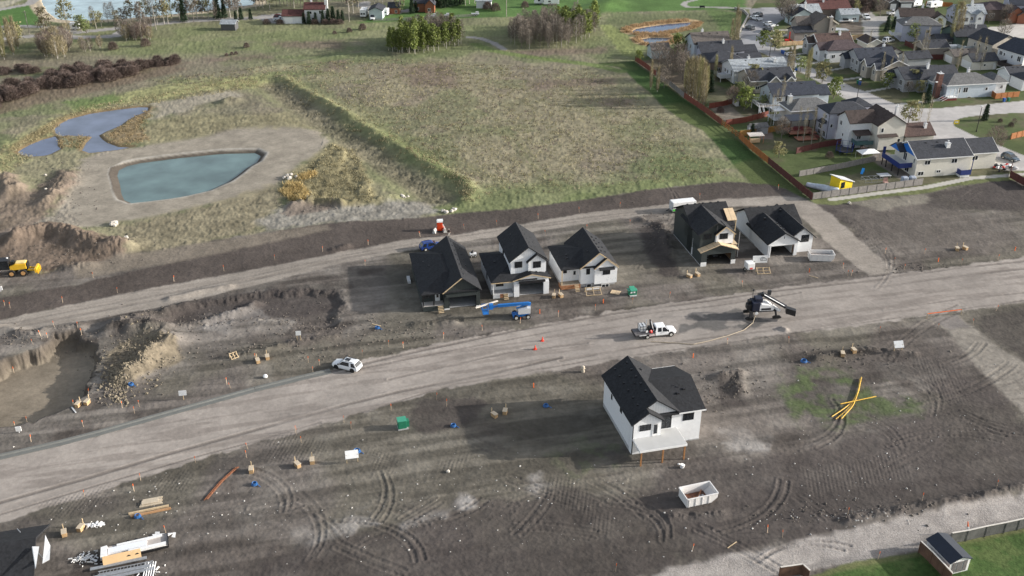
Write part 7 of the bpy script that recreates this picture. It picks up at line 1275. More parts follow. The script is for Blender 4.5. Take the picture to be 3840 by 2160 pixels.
# ------------------------------------------------------------------ curb, rocks, clods
pts = [g(*p) for p in [(-120, 1752), (0, 1722), (224, 1669), (373, 1630), (671, 1546), (960, 1466), (1146, 1421), (1243, 1399)]]
b = MB()
for a, c in zip(pts[:-1], pts[1:]):
    za, zc = zat(*a), zat(*c); d = Vector((c[0] - a[0], c[1] - a[1], 0)).normalized(); nrm = Vector((-d.y, d.x, 0))
    pr = [(0, 0), (0, .14), (.75, .14), (.9, .30), (1.25, .32), (1.25, 0)]
    b.loft([[(q[0] + nrm.x * u, q[1] + nrm.y * u, zz + v - .06) for u, v in pr] for q, zz in ((a, za), (c, zc))])
o = b.out('kerb', mat('fresh_concrete', (.145, .148, .138), .8, .08, .8), None, fix=True); o['kind'] = 'structure'
ROCK = mat('pale_rock', (.52, .48, .42), .85, .2, 2, bump=.4)
def rocks(p, n, sp, s0, lb, grp):
    x0, y0 = g(*p)
    for i in range(n):
        x, y = x0 + r4.gauss(0, sp), y0 + r4.gauss(0, sp * .6); s = r4.uniform(.6, 1.2) * s0
        o = MB().blob((0, 0, s * .35), (s, s * .8, s * .6), i * 7 + n, 8, 6, .22).out('boulder', ROCK); o.location = (x, y, zat(x, y)); o.rotation_euler = (0, 0, r4.uniform(0, 6)); tag(o, lb, 'boulder', grp)
rocks((1685, 793), 7, 1.1, .6, 'pale boulder in the pile at the end of the grass berm', 'boulders at the berm end'); rocks((408, 847), 4, 1.2, .9, 'pale boulder in the group left of the gravel track to the pond', 'boulders by the pond track'); rocks((1090, 672), 9, 1.4, .6, 'grey rock in the heap at the edge of the tan reeds', 'rocks by the reeds'); rocks((1505, 735), 5, 1.0, .5, 'pale stone in the small heap beside the berm', 'stones beside the berm')
for p, lb in (((172, 661), 'white stone left of the turquoise pond'), ((174, 722), 'white stone below the turquoise pond surround'), ((474, 897), 'white stone at the corner of the spoil heap'), ((478, 908), 'yellowish stone at the corner of the spoil heap'), ((3185, 765), 'pale boulder in the dark soil under the grey fence'), ((1680, 1768), 'white stone in the trampled earth left of the white house'), ((2440, 946), 'dark lump')):
    if lb == 'dark lump': continue
    rocks(p, 1, 0, .5, lb, None)
for o in [o for o in bpy.data.objects if 'group' in o and not o['group']]: del o['group']
# loose clods and pebbles as uncountable stuff
def clods(name, n, areas, smin, smax, m_, seed):
    q = np.random.RandomState(seed); V = []; F = []; base = np.array([(1, 0, 0), (0, 1, 0), (-1, 0, 0), (0, -1, 0), (0, 0, .8), (.0, .0, -.5)]); fc = [(0, 1, 4), (1, 2, 4), (2, 3, 4), (3, 0, 4), (1, 0, 5), (2, 1, 5), (3, 2, 5), (0, 3, 5)]
    k = 0
    for _ in range(n):
        cx, cy, sx, sy = areas[q.randint(len(areas))]; px = cx + q.randn() * sx; py = cy + q.randn() * sy
        if py > 2260: continue
        x, y = g(px, py); i = min(max(int(np.searchsorted(gx, px)), 0), NX - 1); j = min(max(int(np.searchsorted(gy, py)), 0), NY - 1)
        if reg[j * NX + i] in (1, 2, 3, 4, 5, 7) and q.rand() < .93: continue
        s = smin + (smax - smin) * q.rand() ** 3; a = q.rand() * 3; ca, sa = math.cos(a), math.sin(a); z = Z[j * NX + i]
        p = base * (s * (.6 + .8 * q.rand(6, 3))); V.append(np.stack([p[:, 0] * ca - p[:, 1] * sa + x, p[:, 0] * sa + p[:, 1] * ca + y, p[:, 2] + z + s * .15], 1)); F += [tuple(t + k for t in f) for f in fc]; k += 6
    me = bpy.data.meshes.new(name); me.from_pydata(np.concatenate(V).tolist(), [], F); me.materials.append(m_); o = bpy.data.objects.new(name, me); S.collection.objects.link(o); o['kind'] = 'stuff'
CL = mat('clod_soil', (.13, .112, .095), .95, .35, 1.2)
clods('clods', 5200, [(500, 1330, 70, 55), (420, 1430, 40, 40), (560, 1240, 90, 30), (800, 1180, 160, 35), (250, 930, 150, 35), (1150, 1230, 90, 40), (1000, 1320, 260, 25), (2720, 1450, 60, 40), (3150, 1340, 120, 18), (1500, 1240, 120, 30), (3300, 1930, 300, 25), (100, 1260, 120, 20), (250, 700, 60, 60), (1180, 765, 80, 14), (2480, 850, 60, 30), (3400, 1010, 100, 15)], .05, .26, CL, 1)
clods('clods', 1500, [(520, 1340, 60, 45), (440, 1430, 30, 35)], .08, .38, mat('clod_clay', (.20, .168, .12), .95, .3, 1.2), 2)
clods('pebbles', 700, [(2600, 1850, 700, 150), (1500, 1900, 400, 120), (3300, 1700, 300, 150), (600, 1900, 300, 100), (3350, 1945, 200, 20)], .05, .17, mat('pebble', (.5, .48, .45), .9, .2, 2), 3)
# ------------------------------------------------------------------ cars and trailers in the streets
def at(p): return g(*p)
suv('car', 'lower of the two white cars parked at the kerb by the front lawns', *at((3000, 228)), 108, CW, 4.6, 1.9, 1.68)
suv('car', 'upper of the two white cars at the kerb, behind a bare poplar', *at((2960, 211)), 108, CW, 4.6, 1.85, 1.5, sedan=True)
pickup('pickup_truck', 'white pickup truck near the top of the street', *at((2834, 75)), 118, CW); suv('car', 'dark grey car at the very top of the street', *at((2841, 60)), 118, CG, 4.7); suv('car', 'grey sport utility car parked at the left side of the street', *at((2812, 110)), 112, CG, 4.8)
suv('car', 'black sport utility car parked at the right side of the upper street', *at((2877, 118)), 112, CK, 4.8); pickup('pickup_truck', 'white and grey pickup truck parked behind the black car in the upper street', *at((2883, 98)), 112, CW)
pickup('pickup_truck', 'white pickup with black grille standing in the gravel alley', *at((3245, 70)), -86, CW); pickup('pickup_truck', 'white pickup parked beside the alley top garage', *at((3350, 56)), 20, CW)
suv('car', 'slate blue car on the street behind the blue gabled house', *at((3787, 600)), -64, CS, 4.8); suv('car', 'white van roof behind the taupe garage', *at((3330, 158)), 30, CW, 4.8, 1.9, 1.9, cat='van')
def camper(name, label, p, yaw, L=8.0, Hh=2.8, nose=.8):
    h = tpx(name, label, 'camper', *p, yaw); MB().prism([(0, -1.2, .5), (L, -1.2, .5), (L, -1.2, Hh - .3), (L - nose, -1.2, Hh), (0, -1.2, Hh)], (0, 2.4, 0)).out('body', WPAINT, h, bevel=.08)
    for s in (-1, 1): window(h, (L * .3, -1.2, 1.4), 1.0, .6, 'f', 1) if s < 0 else None
    window(h, (0, .9, 1.3), .7, .6, 'l', 1); window(h, (0, -.1, 1.3), .7, .6, 'l', 1); MB().box(L * .4, L * .4 + .7, -.4, .4, Hh, Hh + .2).out('roof_vent', GREY, h)
    for x in (L * .45, L * .57):
        for s in (-1, 1): wheel(h, x, s * 1.1, .36, .24, side=-s)
    return h
camper('travel_trailer', 'long white travel trailer with two dark end windows, beside the beige garage', (3502, 205), 10, 9.2, 3.0); camper('travel_trailer', 'white camper trailer at the upper edge, left of the chestnut roofed house', (3415, 30), 40, 6.5); camper('travel_trailer', 'white travel trailer parked nearest the rust brown fence', (3480, 32), 25, 6.5); camper('travel_trailer', 'white camper at the left end of the far lawn row', (2003, 14), 3, 5, 2.4); camper('travel_trailer', 'white camper at the right end of the far lawn row', (2038, 17), 3, 6.5, 2.6); camper('travel_trailer', 'white box trailer left of the pale blue shed', (1362, 68), 88, 6, 3.2); camper('travel_trailer', 'small white truck camper right of the pale blue shed', (1442, 62), 84, 4, 2.8); camper('travel_trailer', 'white box trailer by the gravel road below the lake', (267, 112), 10, 3.4, 2.8)
pickup('pickup_truck', 'white pickup truck parked left of the far farmhouse', *at((1053, 79)), 3, CW); suv('car', 'dark red car behind the white pickup near the far farmhouse', *at((1048, 70)), 8, carpaint('maroon_car_paint', (.12, .015, .015)), 4.6); suv('car', 'white van in front of the pale blue shed', *at((1397, 73)), -85, CW, 4.9, 1.9, 2.0, cat='van'); suv('car', 'blue car parked below the large log house', *at((1568, 36)), 10, CB, 4.6)
h = tpx('boat_trailer', 'small white boat on a trailer beside the pale grey garage', 'boat', 3172, 86, 10); MB().loft([[(x, -w_, 1.1), (x, -w_ * .5, .5), (x, w_ * .5, .5), (x, w_, 1.1)] for x, w_ in ((-2.6, 1.0), (0, 1.1), (1.8, .8), (2.9, .1))]).out('hull', WPAINT, h, fix=True); MB().box(-1.2, .6, -.7, .7, 1.12, 1.8).out('cabin', GLASS, h); MB().box(-2.4, 2.4, -.6, .6, .3, .5).out('trailer', BLK, h)
for p, c_, lb in (((3216, 316), GR, 'green wheeled refuse bin at the kerb'), ((3223, 320), mat('bin_blue', (.02, .09, .34), .5, .1, 2), 'blue wheeled recycling bin at the kerb'), ((3764, 382), None, 'blue wheeled bin on the verge by the orange brown fence'), ((3781, 380), GR, 'green wheeled bin on the verge by the orange brown fence'), ((3741, 369), BLK, 'black wheeled bin against the orange brown fence'), ((2932, 200), None, 'navy wheeled bin at the kerb near the play yard'), ((2938, 203), None, 'navy wheeled bin beside the white car near the play yard'), ((2985, 265), None, 'slate blue wheeled bin on the left kerb behind bare poplars')):
    h = tpx('wheeled_bin', lb, 'wheeled bin', *p, 15); MB().add([(-.25, -.28, 0), (.25, -.28, 0), (.25, .28, 0), (-.25, .28, 0), (-.32, -.36, 1.0), (.32, -.36, 1.0), (.32, .36, 1.0), (-.32, .36, 1.0)], [(3, 2, 1, 0), (4, 5, 6, 7), (0, 1, 5, 4), (1, 2, 6, 5), (2, 3, 7, 6), (3, 0, 4, 7)]).out('bin', c_ or mat('bin_blue', (.02, .09, .34)), h); MB().box(-.36, .36, -.42, .4, 1.0, 1.1).out('lid', c_ or mat('bin_blue', (.02, .09, .34)), h)
h = tpx('lawn_sign', 'small yellow lawn sign at the corner of the green island', 'sign', 3585, 470, 0); MB().box(-.7, .7, -.03, .03, .4, 1.5).out('panel', YEL, h); MB().box(-.45, .45, -.045, -.032, .8, 1.15).out('white_field', WPAINT, h); MB().box(-.5, -.44, -.02, .02, 0, .4).box(.44, .5, -.02, .02, 0, .4).out('leg', STEEL, h)
h = tpx('play_frame', 'red and orange play structure inside the fresh tan fence', 'play frame', 2958, 160, 10); MB().box(-.15, .15, -.15, .15, 0, 4).box(-1.6, -.4, -.6, .6, .9, 1.3).bar((-1.5, -.5, 0), (-1.5, -.5, 1), .15).bar((-.5, -.5, 0), (-.5, -.5, 1), .15).bar((.2, 0, 1.6), (2, -.4, .2), .5, .1).out('frame', RED, h); MB().box(3, 5, -.6, .6, .05, .5).out('pool', BLG, h)
h = tpx('park_bench', 'dark park bench beside the curved path at the top', 'bench', 2633, 31, 0); MB().box(-1.1, 1.1, -.3, .3, .4, .5).out('seat', DKMETAL, h); MB().box(-1.1, 1.1, .3, .38, .5, 1.1).out('backrest', DKMETAL, h)
for x in (-.9, .9): MB().box(x - .06, x + .06, -.25, .3, 0, .4).out('leg', DKMETAL, h)
pts = [g(*p) for p in ((2755, 34), (2790, 44), (2806, 62), (2790, 92), (2772, 125), (2774, 150))]
h = thing('retaining_wall', 'low curved concrete wall along the left side of the upper street', 'wall', *pts[0], 0, 0); b = MB()
for a, c in zip(pts[:-1], pts[1:]): b.bar((a[0] - pts[0][0], a[1] - pts[0][1], .4), (c[0] - pts[0][0], c[1] - pts[0][1], .4), .5, 1.0)
b.out('wall', mat('wall_concrete', (.33, .31, .29), .8, .1, 1), h)
for i, (x, y, n_) in enumerate(((2000 // 1, 0, 0),)): pass
for p, lb in (((1622, 66), 'pale flat trailer on the bright lawn, left one'), ((1672, 64), 'pale flat trailer with machinery on the bright lawn, middle one'), ((1782, 58), 'grey implement trailer on the bright lawn, right one')):
    h = tpx('implement_trailer', lb, 'trailer', *p, 4, group='implements on the far lawn'); MB().box(-1.6, 1.6, -.9, .9, .6, .9).box(.2, 1.4, -.5, .5, .9, 1.5).out('deck', GREY, h); wheel(h, -.3, -.95, .36, .22); wheel(h, .5, -.95, .36, .22); MB().bar((-1.6, 0, .7), (-2.8, 0, .5), .12).out('hitch', BLK, h)
# ------------------------------------------------------------------ trees and shrubs
def leafmat(name, c, c2, tr=.25):
    if name in MC: return MC[name]
    m, n, l, b = nmat(name)
    oi = n.new('ShaderNodeObjectInfo'); tc = n.new('ShaderNodeTexCoord'); nz = n.new('ShaderNodeTexNoise'); nz.inputs['Scale'].default_value = .9; nz.inputs['Detail'].default_value = 3; l.new(tc.outputs['Object'], nz.inputs['Vector'])
    cr = n.new('ShaderNodeValToRGB'); cr.color_ramp.elements[0].position = .35; cr.color_ramp.elements[1].position = .65; cr.color_ramp.elements[0].color = (*c, 1); cr.color_ramp.elements[1].color = (*c2, 1); l.new(nz.outputs['Fac'], cr.inputs['Fac'])
    mr = n.new('ShaderNodeMapRange'); mr.inputs['To Min'].default_value = .75; mr.inputs['To Max'].default_value = 1.2; l.new(oi.outputs['Random'], mr.inputs['Value'])
    mx = n.new('ShaderNodeMixRGB'); mx.blend_type = 'MULTIPLY'; mx.inputs['Fac'].default_value = 1; l.new(cr.outputs['Color'], mx.inputs['Color1']); l.new(mr.outputs['Result'], mx.inputs['Color2'])
    l.new(mx.outputs['Color'], b.inputs['Base Color']); b.inputs['Roughness'].default_value = .8; b.inputs['Specular IOR Level'].default_value = .2
    if tr:
        t = n.new('ShaderNodeBsdfTranslucent'); l.new(mx.outputs['Color'], t.inputs['Color']); ms = n.new('ShaderNodeMixShader'); ms.inputs['Fac'].default_value = tr; l.new(b.outputs[0], ms.inputs[1]); l.new(t.outputs[0], ms.inputs[2]); l.new(ms.outputs[0], n['Material Output'].inputs['Surface'])
    MC[name] = m
    return m
def npmesh(name, V, k, m):
    """V: (n*k,3) vertices of n separate k-gons"""
    n = len(V) // k; me = bpy.data.meshes.new(name); me.vertices.add(len(V)); me.vertices.foreach_set('co', V.astype(np.float32).ravel())
    me.loops.add(len(V)); me.loops.foreach_set('vertex_index', np.arange(len(V), dtype=np.int32)); me.polygons.add(n)
    me.polygons.foreach_set('loop_start', np.arange(0, len(V), k, dtype=np.int32)); me.polygons.foreach_set('loop_total', np.full(n, k, np.int32)); me.update(); me.materials.append(m)
    return me
def leaves(name, prof, H, n, size, seed, m, lo=.2, clus=26, spread=.12):
    """leaf quads in clumps through the crown volume; prof(t) is the crown radius at relative height t"""
    q = np.random.RandomState(seed); C = []
    while len(C) < clus:
        t = lo + (1 - lo) * q.rand(); r = prof(t); a = q.rand() * 6.28; d = r * math.sqrt(q.rand()) * .95
        C.append((d * math.cos(a), d * math.sin(a), t * H, .4 + .8 * q.rand()))
    C = np.array(C); w = q.randint(clus, size=n); s = C[w, 3:4] * spread * H
    P = C[w, :3] + q.randn(n, 3) * s * np.array([[.8, .8, .9]])
    P[:, 2] = np.clip(P[:, 2], lo * H * .8, H)
    u = q.randn(n, 3); u /= np.linalg.norm(u, axis=1)[:, None]; v = np.cross(u, q.randn(n, 3)); v /= np.linalg.norm(v, axis=1)[:, None]
    sz = size * (.5 + q.rand(n, 1)); u *= sz; v *= sz * .7
    V = np.stack([P - u - v, P + u - v, P + u + v, P - u + v], 1).reshape(-1, 3)
    return npmesh(name, V, 4, m)
def twigs(name, prof, H, n, length, wid, seed, m, lo=.15, up=1.2):
    q = np.random.RandomState(seed); t = lo + (1 - lo) * q.rand(n); a = q.rand(n) * 6.283
    R_ = np.array([prof(x) for x in t]) * np.sqrt(q.rand(n)); P = np.stack([R_ * np.cos(a), R_ * np.sin(a), t * H * .96], 1)
    d = np.stack([np.cos(a), np.sin(a), np.full(n, up)], 1) + q.randn(n, 3) * .45; d /= np.linalg.norm(d, axis=1)[:, None]
    s = np.cross(d, q.randn(n, 3)); s /= np.linalg.norm(s, axis=1)[:, None]; L = length * (.5 + q.rand(n, 1)); s *= wid * (.6 + .8 * q.rand(n, 1))
    return npmesh(name, np.stack([P - s, P + s, P + d * L], 1).reshape(-1, 3), 3, m)
def trunk_mesh(name, H, r, m, seed, nb=6, lo=.3, out=.25, stems=1):
    q = random.Random(seed); b = MB()
    for s in range(stems):
        dx, dy = (q.uniform(-.1, .1) * H, q.uniform(-.1, .1) * H) if stems > 1 else (0, 0)
        pts = [(dx * .2, dy * .2, -.3)] + [(dx * t + q.uniform(-.01, .01) * H, dy * t + q.uniform(-.01, .01) * H, H * t) for t in (.25, .5, .75, .97)]
        for i in range(4): b.tube(pts[i], pts[i + 1], r * (1 - i * .23), r * (1 - (i + 1) * .23) + .01, 6, False)
    for i in range(nb):
        t = lo + (.92 - lo) * i / max(1, nb - 1); a = q.uniform(0, 6.28); L = out * H * (1.15 - t)
        p = (dx * t, dy * t, H * t); e = (p[0] + L * math.cos(a), p[1] + L * math.sin(a), H * t + L * q.uniform(.6, 1.2)); b.tube(p, e, r * .35 * (1.1 - t) + .015, .012, 5, False)
    o = b.out(name, m); me = o.data; bpy.data.objects.remove(o); return me
BARK = mat('pale_bark', (.40, .37, .32), .8, .25, 3); DBARK = mat('grey_bark', (.17, .145, .125), .85, .25, 3)
L_YG = leafmat('aspen_leaf', (.125, .165, .045), (.24, .275, .085)); L_G = leafmat('fresh_leaf', (.19, .235, .09), (.29, .32, .15)); L_OL = leafmat('olive_leaf', (.24, .23, .11), (.34, .32, .17)); L_SP = leafmat('spruce_needle', (.025, .045, .026), (.06, .09, .05), .05)
T_GR = leafmat('grey_twig', (.14, .12, .10), (.25, .215, .18), .1); T_TAN = leafmat('tan_twig', (.22, .185, .11), (.33, .285, .18), .1); T_PU = leafmat('willow_twig', (.115, .085, .075), (.20, .155, .135), .1); L_BR = leafmat('budding_leaf', (.15, .12, .09), (.24, .22, .12))
oval = lambda w: (lambda t: w * max(0.05, math.sin(math.pi * min(1, max(0, (t - .1) / .95))) ** .7))
col_ = lambda w: (lambda t: w * max(.12, math.sin(math.pi * (t * .88 + .1)) ** .6))
cone_ = lambda w: (lambda t: w * (1.04 - t))
dome = lambda w: (lambda t: w * math.sqrt(max(.02, 1 - t * t)))
K = {}
for i in range(3):
    K['aspen', i] = (trunk_mesh('trunk', 10, .13, BARK, i, 7), leaves('crown', oval(1.05), 10, 560, .2, 10 + i, L_YG, .25, 34, .06))
    K['bare', i] = (trunk_mesh('trunk', 10, .12, DBARK if i else BARK, 20 + i, 12, .25, .3), twigs('crown', oval(1.7), 10, 620, 1.0, .045, 30 + i, T_GR, .25))
    K['poplar', i] = (trunk_mesh('trunk', 12, .14, BARK, 40 + i, 8, .1, .1), twigs('crown', col_(.8), 12, 620, 1.5, .045, 50 + i, (T_TAN, T_TAN, L_OL)[i], .06, 3.5))
    K['cotton', i] = (trunk_mesh('trunk', 14, .24, BARK, 60 + i, 14, .25, .34), leaves('crown', oval(3.3), 14, 520, .26, 70 + i, (T_GR, L_BR, L_OL)[i], .3, 34, .06))
    K['round', i] = (trunk_mesh('trunk', 5, .12, DBARK, 80 + i, 9, .25, .4), leaves('crown', oval(2.0), 5, 620, .15, 90 + i, (L_G, L_OL, L_YG)[i], .28, 34, .09))
    K['willow', i] = (trunk_mesh('stems', 3, .06, DBARK, 100 + i, 10, .1, .5, 4), twigs('crown', dome(2.0), 3, 1500, .75, .04, 110 + i, T_PU, .02, 1.0))
    K['spruce', i] = (trunk_mesh('trunk', 9, .16, DBARK, 120 + i, 3), twigs('crown', cone_(1.5), 9, 1100, .95, .16, 130 + i, L_SP, .04, -.25))
    K['thin', i] = (trunk_mesh('trunk', 10, .08, BARK, 180 + i, 7, .15, .1), twigs('crown', col_(.5), 10, 150, 1.2, .03, 190 + i, T_TAN, .1, 3))
    K['bare_round', i] = (trunk_mesh('trunk', 6, .12, DBARK, 140 + i, 14, .2, .42), twigs('crown', oval(2.2), 6, 800, .9, .035, 150 + i, (T_GR, T_PU, T_GR)[i], .25))
    K['saplings', i] = (trunk_mesh('stems', 6, .05, BARK, 160 + i, 8, .2, .2, 6), twigs('crown', oval(1.8), 6, 520, 1.0, .035, 170 + i, (T_GR, T_TAN, T_PU)[i], .15, 2.5))
HT = {'thin': 10, 'aspen': 10, 'bare': 10, 'poplar': 12, 'cotton': 14, 'round': 5, 'willow': 3, 'spruce': 9, 'bare_round': 6, 'saplings': 6}
NM = {'thin': 'poplar_tree', 'aspen': 'aspen_tree', 'bare': 'bare_tree', 'poplar': 'poplar_tree', 'cotton': 'tall_tree', 'round': 'leafy_tree', 'willow': 'willow_shrub', 'spruce': 'spruce_tree', 'bare_round': 'bare_tree', 'saplings': 'sapling_clump'}
rt = random.Random(21)
def plant(kind, px, py, h, label, group=None, wf=1.0):
    v = rt.randrange(3); s = h / HT[kind]; x, y = g(px, py)
    o = thing(NM[kind], label, 'shrub' if kind == 'willow' else 'tree', x, y, rt.uniform(0, 360), None, group)
    w = s ** .5 * wf if kind in ('poplar', 'cotton') else s * wf
    o.scale = (w, w, s)
    for nm, me in zip(('stems' if kind in ('willow', 'saplings') else 'trunk', 'crown'), K[kind, v]):
        c = bpy.data.objects.new(nm, me); S.collection.objects.link(c); c.parent = o
    return o
def inpoly(q, n, jit=0):
    P = [g(*p) for p in q]; xs = [p[0] for p in P]; ys = [p[1] for p in P]; out = []; t = 0
    while len(out) < n and t < 20000:
        t += 1; x = rt.uniform(min(xs), max(xs)); y = rt.uniform(min(ys), max(ys)); c = False
        for a, b in zip(P, P[1:] + P[:1]):
            if (a[1] > y) != (b[1] > y) and x < (b[0] - a[0]) * (y - a[1]) / (b[1] - a[1]) + a[0]: c = not c
        if c and all((x - u) ** 2 + (y - w) ** 2 > jit ** 2 for u, w in out): out.append((x, y))
    return [pix(*p) for p in out]
# grove in the middle of the meadow
gv = [(1448, 196), (1500, 208), (1560, 208), (1640, 195), (1735, 170), (1742, 150), (1640, 140), (1540, 150), (1460, 172)]
for p in inpoly(gv, 85, 1.2):
    back = p[1] < 168 and rt.random() < .7
    if back: plant('bare', *p, rt.uniform(8, 10.5), 'bare grey aspen in the back of the grove in the middle of the meadow', 'bare aspens of the middle grove')
    else: plant('aspen', *p, rt.uniform(7, 10) if p[0] > 1500 else rt.uniform(5.5, 7.5), 'leafy green aspen in the grove in the middle of the meadow', 'leafy aspens of the middle grove')
gb = [(1905, 168), (1960, 184), (2060, 186), (2140, 176), (2230, 130), (2235, 105), (2150, 92), (2040, 100), (1930, 120)]
for p in inpoly(gb, 105, 1.7):
    if p[0] > 2085 and p[1] < 158 and rt.random() < .62: plant('aspen', *p, rt.uniform(7, 9.5), 'leafy green aspen on the right side of the big bare grove', 'leafy aspens of the big grove')
    else: plant('bare', *p, rt.uniform(6.5, 9.5), 'bare grey aspen in the big grove left of the reed pond', 'bare aspens of the big grove')
plant('aspen', 2228, 108, 10.5, 'tall pointed green aspen at the right end of the big grove', None, 1.2)
# willow thickets on the left
for k, (q, n, h) in enumerate([([(-80, 390), (40, 330), (180, 290), (290, 262), (420, 248), (560, 250), (580, 272), (480, 300), (340, 318), (200, 340), (60, 375), (-60, 430)], 62, 3.0), ([(-20, 272), (60, 258), (125, 262), (140, 272), (40, 286)], 10, 2.2), ([(565, 240), (665, 232), (660, 246), (580, 252)], 8, 2.2)]):
    for p in inpoly(q, n, 1.5): plant('willow', *p, h * rt.uniform(.7, 1.2), ('purple brown willow shrub in the long thicket at the left', 'purple brown willow shrub in the short row above the long thicket', 'low willow shrub in the small group right of the long thicket')[k], ('willows of the long thicket', 'willows of the short row', 'willows of the small group')[k], 1.15)
for px, py, h, lb in ((425, 186, 2.6, 'single grey round shrub on the meadow, left of the olive one'), (547, 173, 2.6, 'single olive round shrub on the meadow right of the sapling clump'), (1360, 112, 2.2, 'low shrub at the right end of a brush strip on the meadow'), (1310, 122, 1.6, 'low brush in the middle of a brush strip on the meadow'), (1255, 128, 1.2, 'lowest brush at the left of a brush strip on the meadow'), (925, 180, 1.6, 'small shrub at the far middle of the meadow'), (1828, 35, 3, 'round bare shrub on the bright lawn, left of two'), (1858, 40, 3, 'round bare shrub on the bright lawn, right of two'), (1968, 26, 2.4, 'small brown shrub on the lawn below the far campers')):
    plant('willow', px, py, h, lb)
for px in (850, 870, 885): plant('willow', px, 212 - (px - 850) * .2, 1.0, 'tiny dark brush in the short line on the meadow', 'short brush line')
for p in inpoly([(450, 140), (560, 128), (575, 150), (470, 160)], 22, 1.2): plant('saplings', *p, rt.uniform(4.5, 7), 'bare saplings in the clump beside the gravel loop', 'saplings by the gravel loop')
for p in inpoly([(150, 180), (260, 150), (290, 200), (230, 222), (160, 215)], 26, 1.4): plant('saplings', *p, rt.uniform(5, 7.5), 'bare saplings in the clump left of the lone grey shrub', 'saplings at the left')
for p in inpoly([(-60, 250), (50, 238), (70, 180), (0, 150), (-80, 180)], 18, 1.8): plant('poplar', *p, rt.uniform(10, 14), 'tan budding poplar in the group at the left edge', 'poplars at the left edge')
for p in inpoly([(290, 190), (380, 176), (380, 190), (300, 200)], 6, 1.5): plant('saplings', *p, rt.uniform(3.5, 5), 'thin bare saplings between the left clump and the lone shrub', 'thin saplings on the meadow')
for px, py, h, k_, lb in ((172, 130, 10, 2, 'broad olive tree beside the utility pole'), (252, 100, 11, 1, 'tall thin tree in front of the lake'), (305, 118, 6, 2, 'bright yellow green bushy tree beside the white box trailer'), (325, 124, 5, 2, 'smaller yellow green bush beside the bushy tree'), (60, 160, 7, 0, 'grey tree at the left between poplars and gravel path')):
    plant('cotton' if h > 7 else 'round', px, py, h, lb, None, 1.1)
# trees along the lake and round the farmsteads
for i in range(30):
    px = 345 + i * 19 + rt.uniform(-8, 8); py = 100 - (px - 345) * .07 + rt.uniform(-10, 8)
    if rt.random() < .22 and px > 600: plant('spruce', px, py, rt.uniform(7, 11), 'dark spruce among the bare trees along the lake', 'spruces along the lake', .8)
    else: plant(rt.choice(['cotton', 'cotton', 'bare']), px, py, rt.uniform(7, 15) if px > 480 else rt.uniform(5, 9), 'tall bare tree in the line along the lake', 'trees along the lake', .8)
for i in range(22):
    px = 960 + i * 13; plant(rt.choice(['cotton', 'bare']), px, 22 + rt.uniform(-8, 14), rt.uniform(9, 14), 'bare tree behind the far farmhouse', 'trees behind the farmhouse', .8)
for px, py, h in ((1085, 80, 5), (1100, 84, 6), (1120, 86, 6), (1140, 88, 7), (1160, 90, 8), (1185, 88, 7), (1212, 86, 8), (1232, 84, 9), (1250, 82, 10), (1270, 84, 8), (1285, 80, 7), (905, 72, 8), (885, 80, 7), (940, 70, 7)): plant('spruce', px, py, h * .62, 'dark spruce in the row along the farmhouse garden', 'spruces of the farmhouse garden')
for px, py, h in ((1545, 52, 8), (1560, 48, 6), (1640, 26, 7), (1655, 30, 8), (1670, 28, 9), (1690, 24, 9), (1710, 22, 8), (1730, 18, 9), (1620, 34, 5)): plant('spruce', px, py, h * .8, 'dark spruce between the log house and the bright lawn', 'spruces by the log house')
for px, py, h in ((1325, 50, 13), (1310, 44, 12), (1345, 36, 11), (1470, 16, 11), (1500, 10, 10), (1500, 52, 9), (1435, 22, 11), (1760, 14, 9), (1780, 12, 10), (1745, 20, 8), (1405, 14, 10), (1515, 20, 9)): plant('cotton', px, py, h, 'bare tree round the pale blue shed and cabins', 'trees by the shed', .8)
for px in (1000, 1050, 1180, 1220, 1250, 1275): plant('willow', px, 90, 1.8, 'dark hedge shrub in front of the farmhouse garden', 'farmhouse hedge shrubs', 1.3)
# gardens of the neighbourhood
for i, (px, py, h) in enumerate(((2575, 350, 11), (2585, 364, 12), (2596, 372, 13), (2608, 380, 13), (2620, 388, 13.5), (2632, 392, 13), (2612, 368, 12), (2626, 376, 12), (2642, 384, 11), (2590, 350, 11), (2570, 338, 9), (2638, 402, 10))): plant('poplar', px, py, h, 'tall tan columnar poplar in the dense row above the red fence', 'columnar poplar row', 1.0)
for px, py, h, lb in ((2680, 300, 8, 'slender poplar in front of the brown house'), (2735, 215, 13, 'tall poplar between slate roofs near the upper street'), (2752, 186, 15, 'tall olive poplar at the left of the upper street'), (2760, 192, 14, 'second tall olive poplar at the left of the upper street'), (2736, 280, 9, 'thin poplar beside the pale roofed house'), (2950, 305, 11, 'slender tan poplar between lamp and street'), (2963, 310, 12, 'tan poplar right of the slender one near the street'), (3030, 300, 10, 'bare thin poplar in front of the white parked cars'), (3022, 296, 9, 'thin pale poplar beside the bare one near the white cars'), (3560, 180, 15, 'very tall poplar in front of the forest green house'), (3575, 178, 16, 'tallest poplar in front of the forest green house'), (3590, 175, 14, 'poplar right of the tallest in front of the forest green house'), (3120, 50, 14, 'bare tall poplar in front of the red roofed house, left of three'), (3132, 54, 14, 'bare tall poplar in front of the red roofed house, middle of three'), (3148, 60, 14, 'bare tall poplar in front of the red roofed house, right of three'), (2440, 335, 9, 'pale birch like tree near the grey rail fence'), (2465, 345, 8, 'slim bare tree near the grey rail fence')): plant('poplar', px, py, h, lb, None, .7)
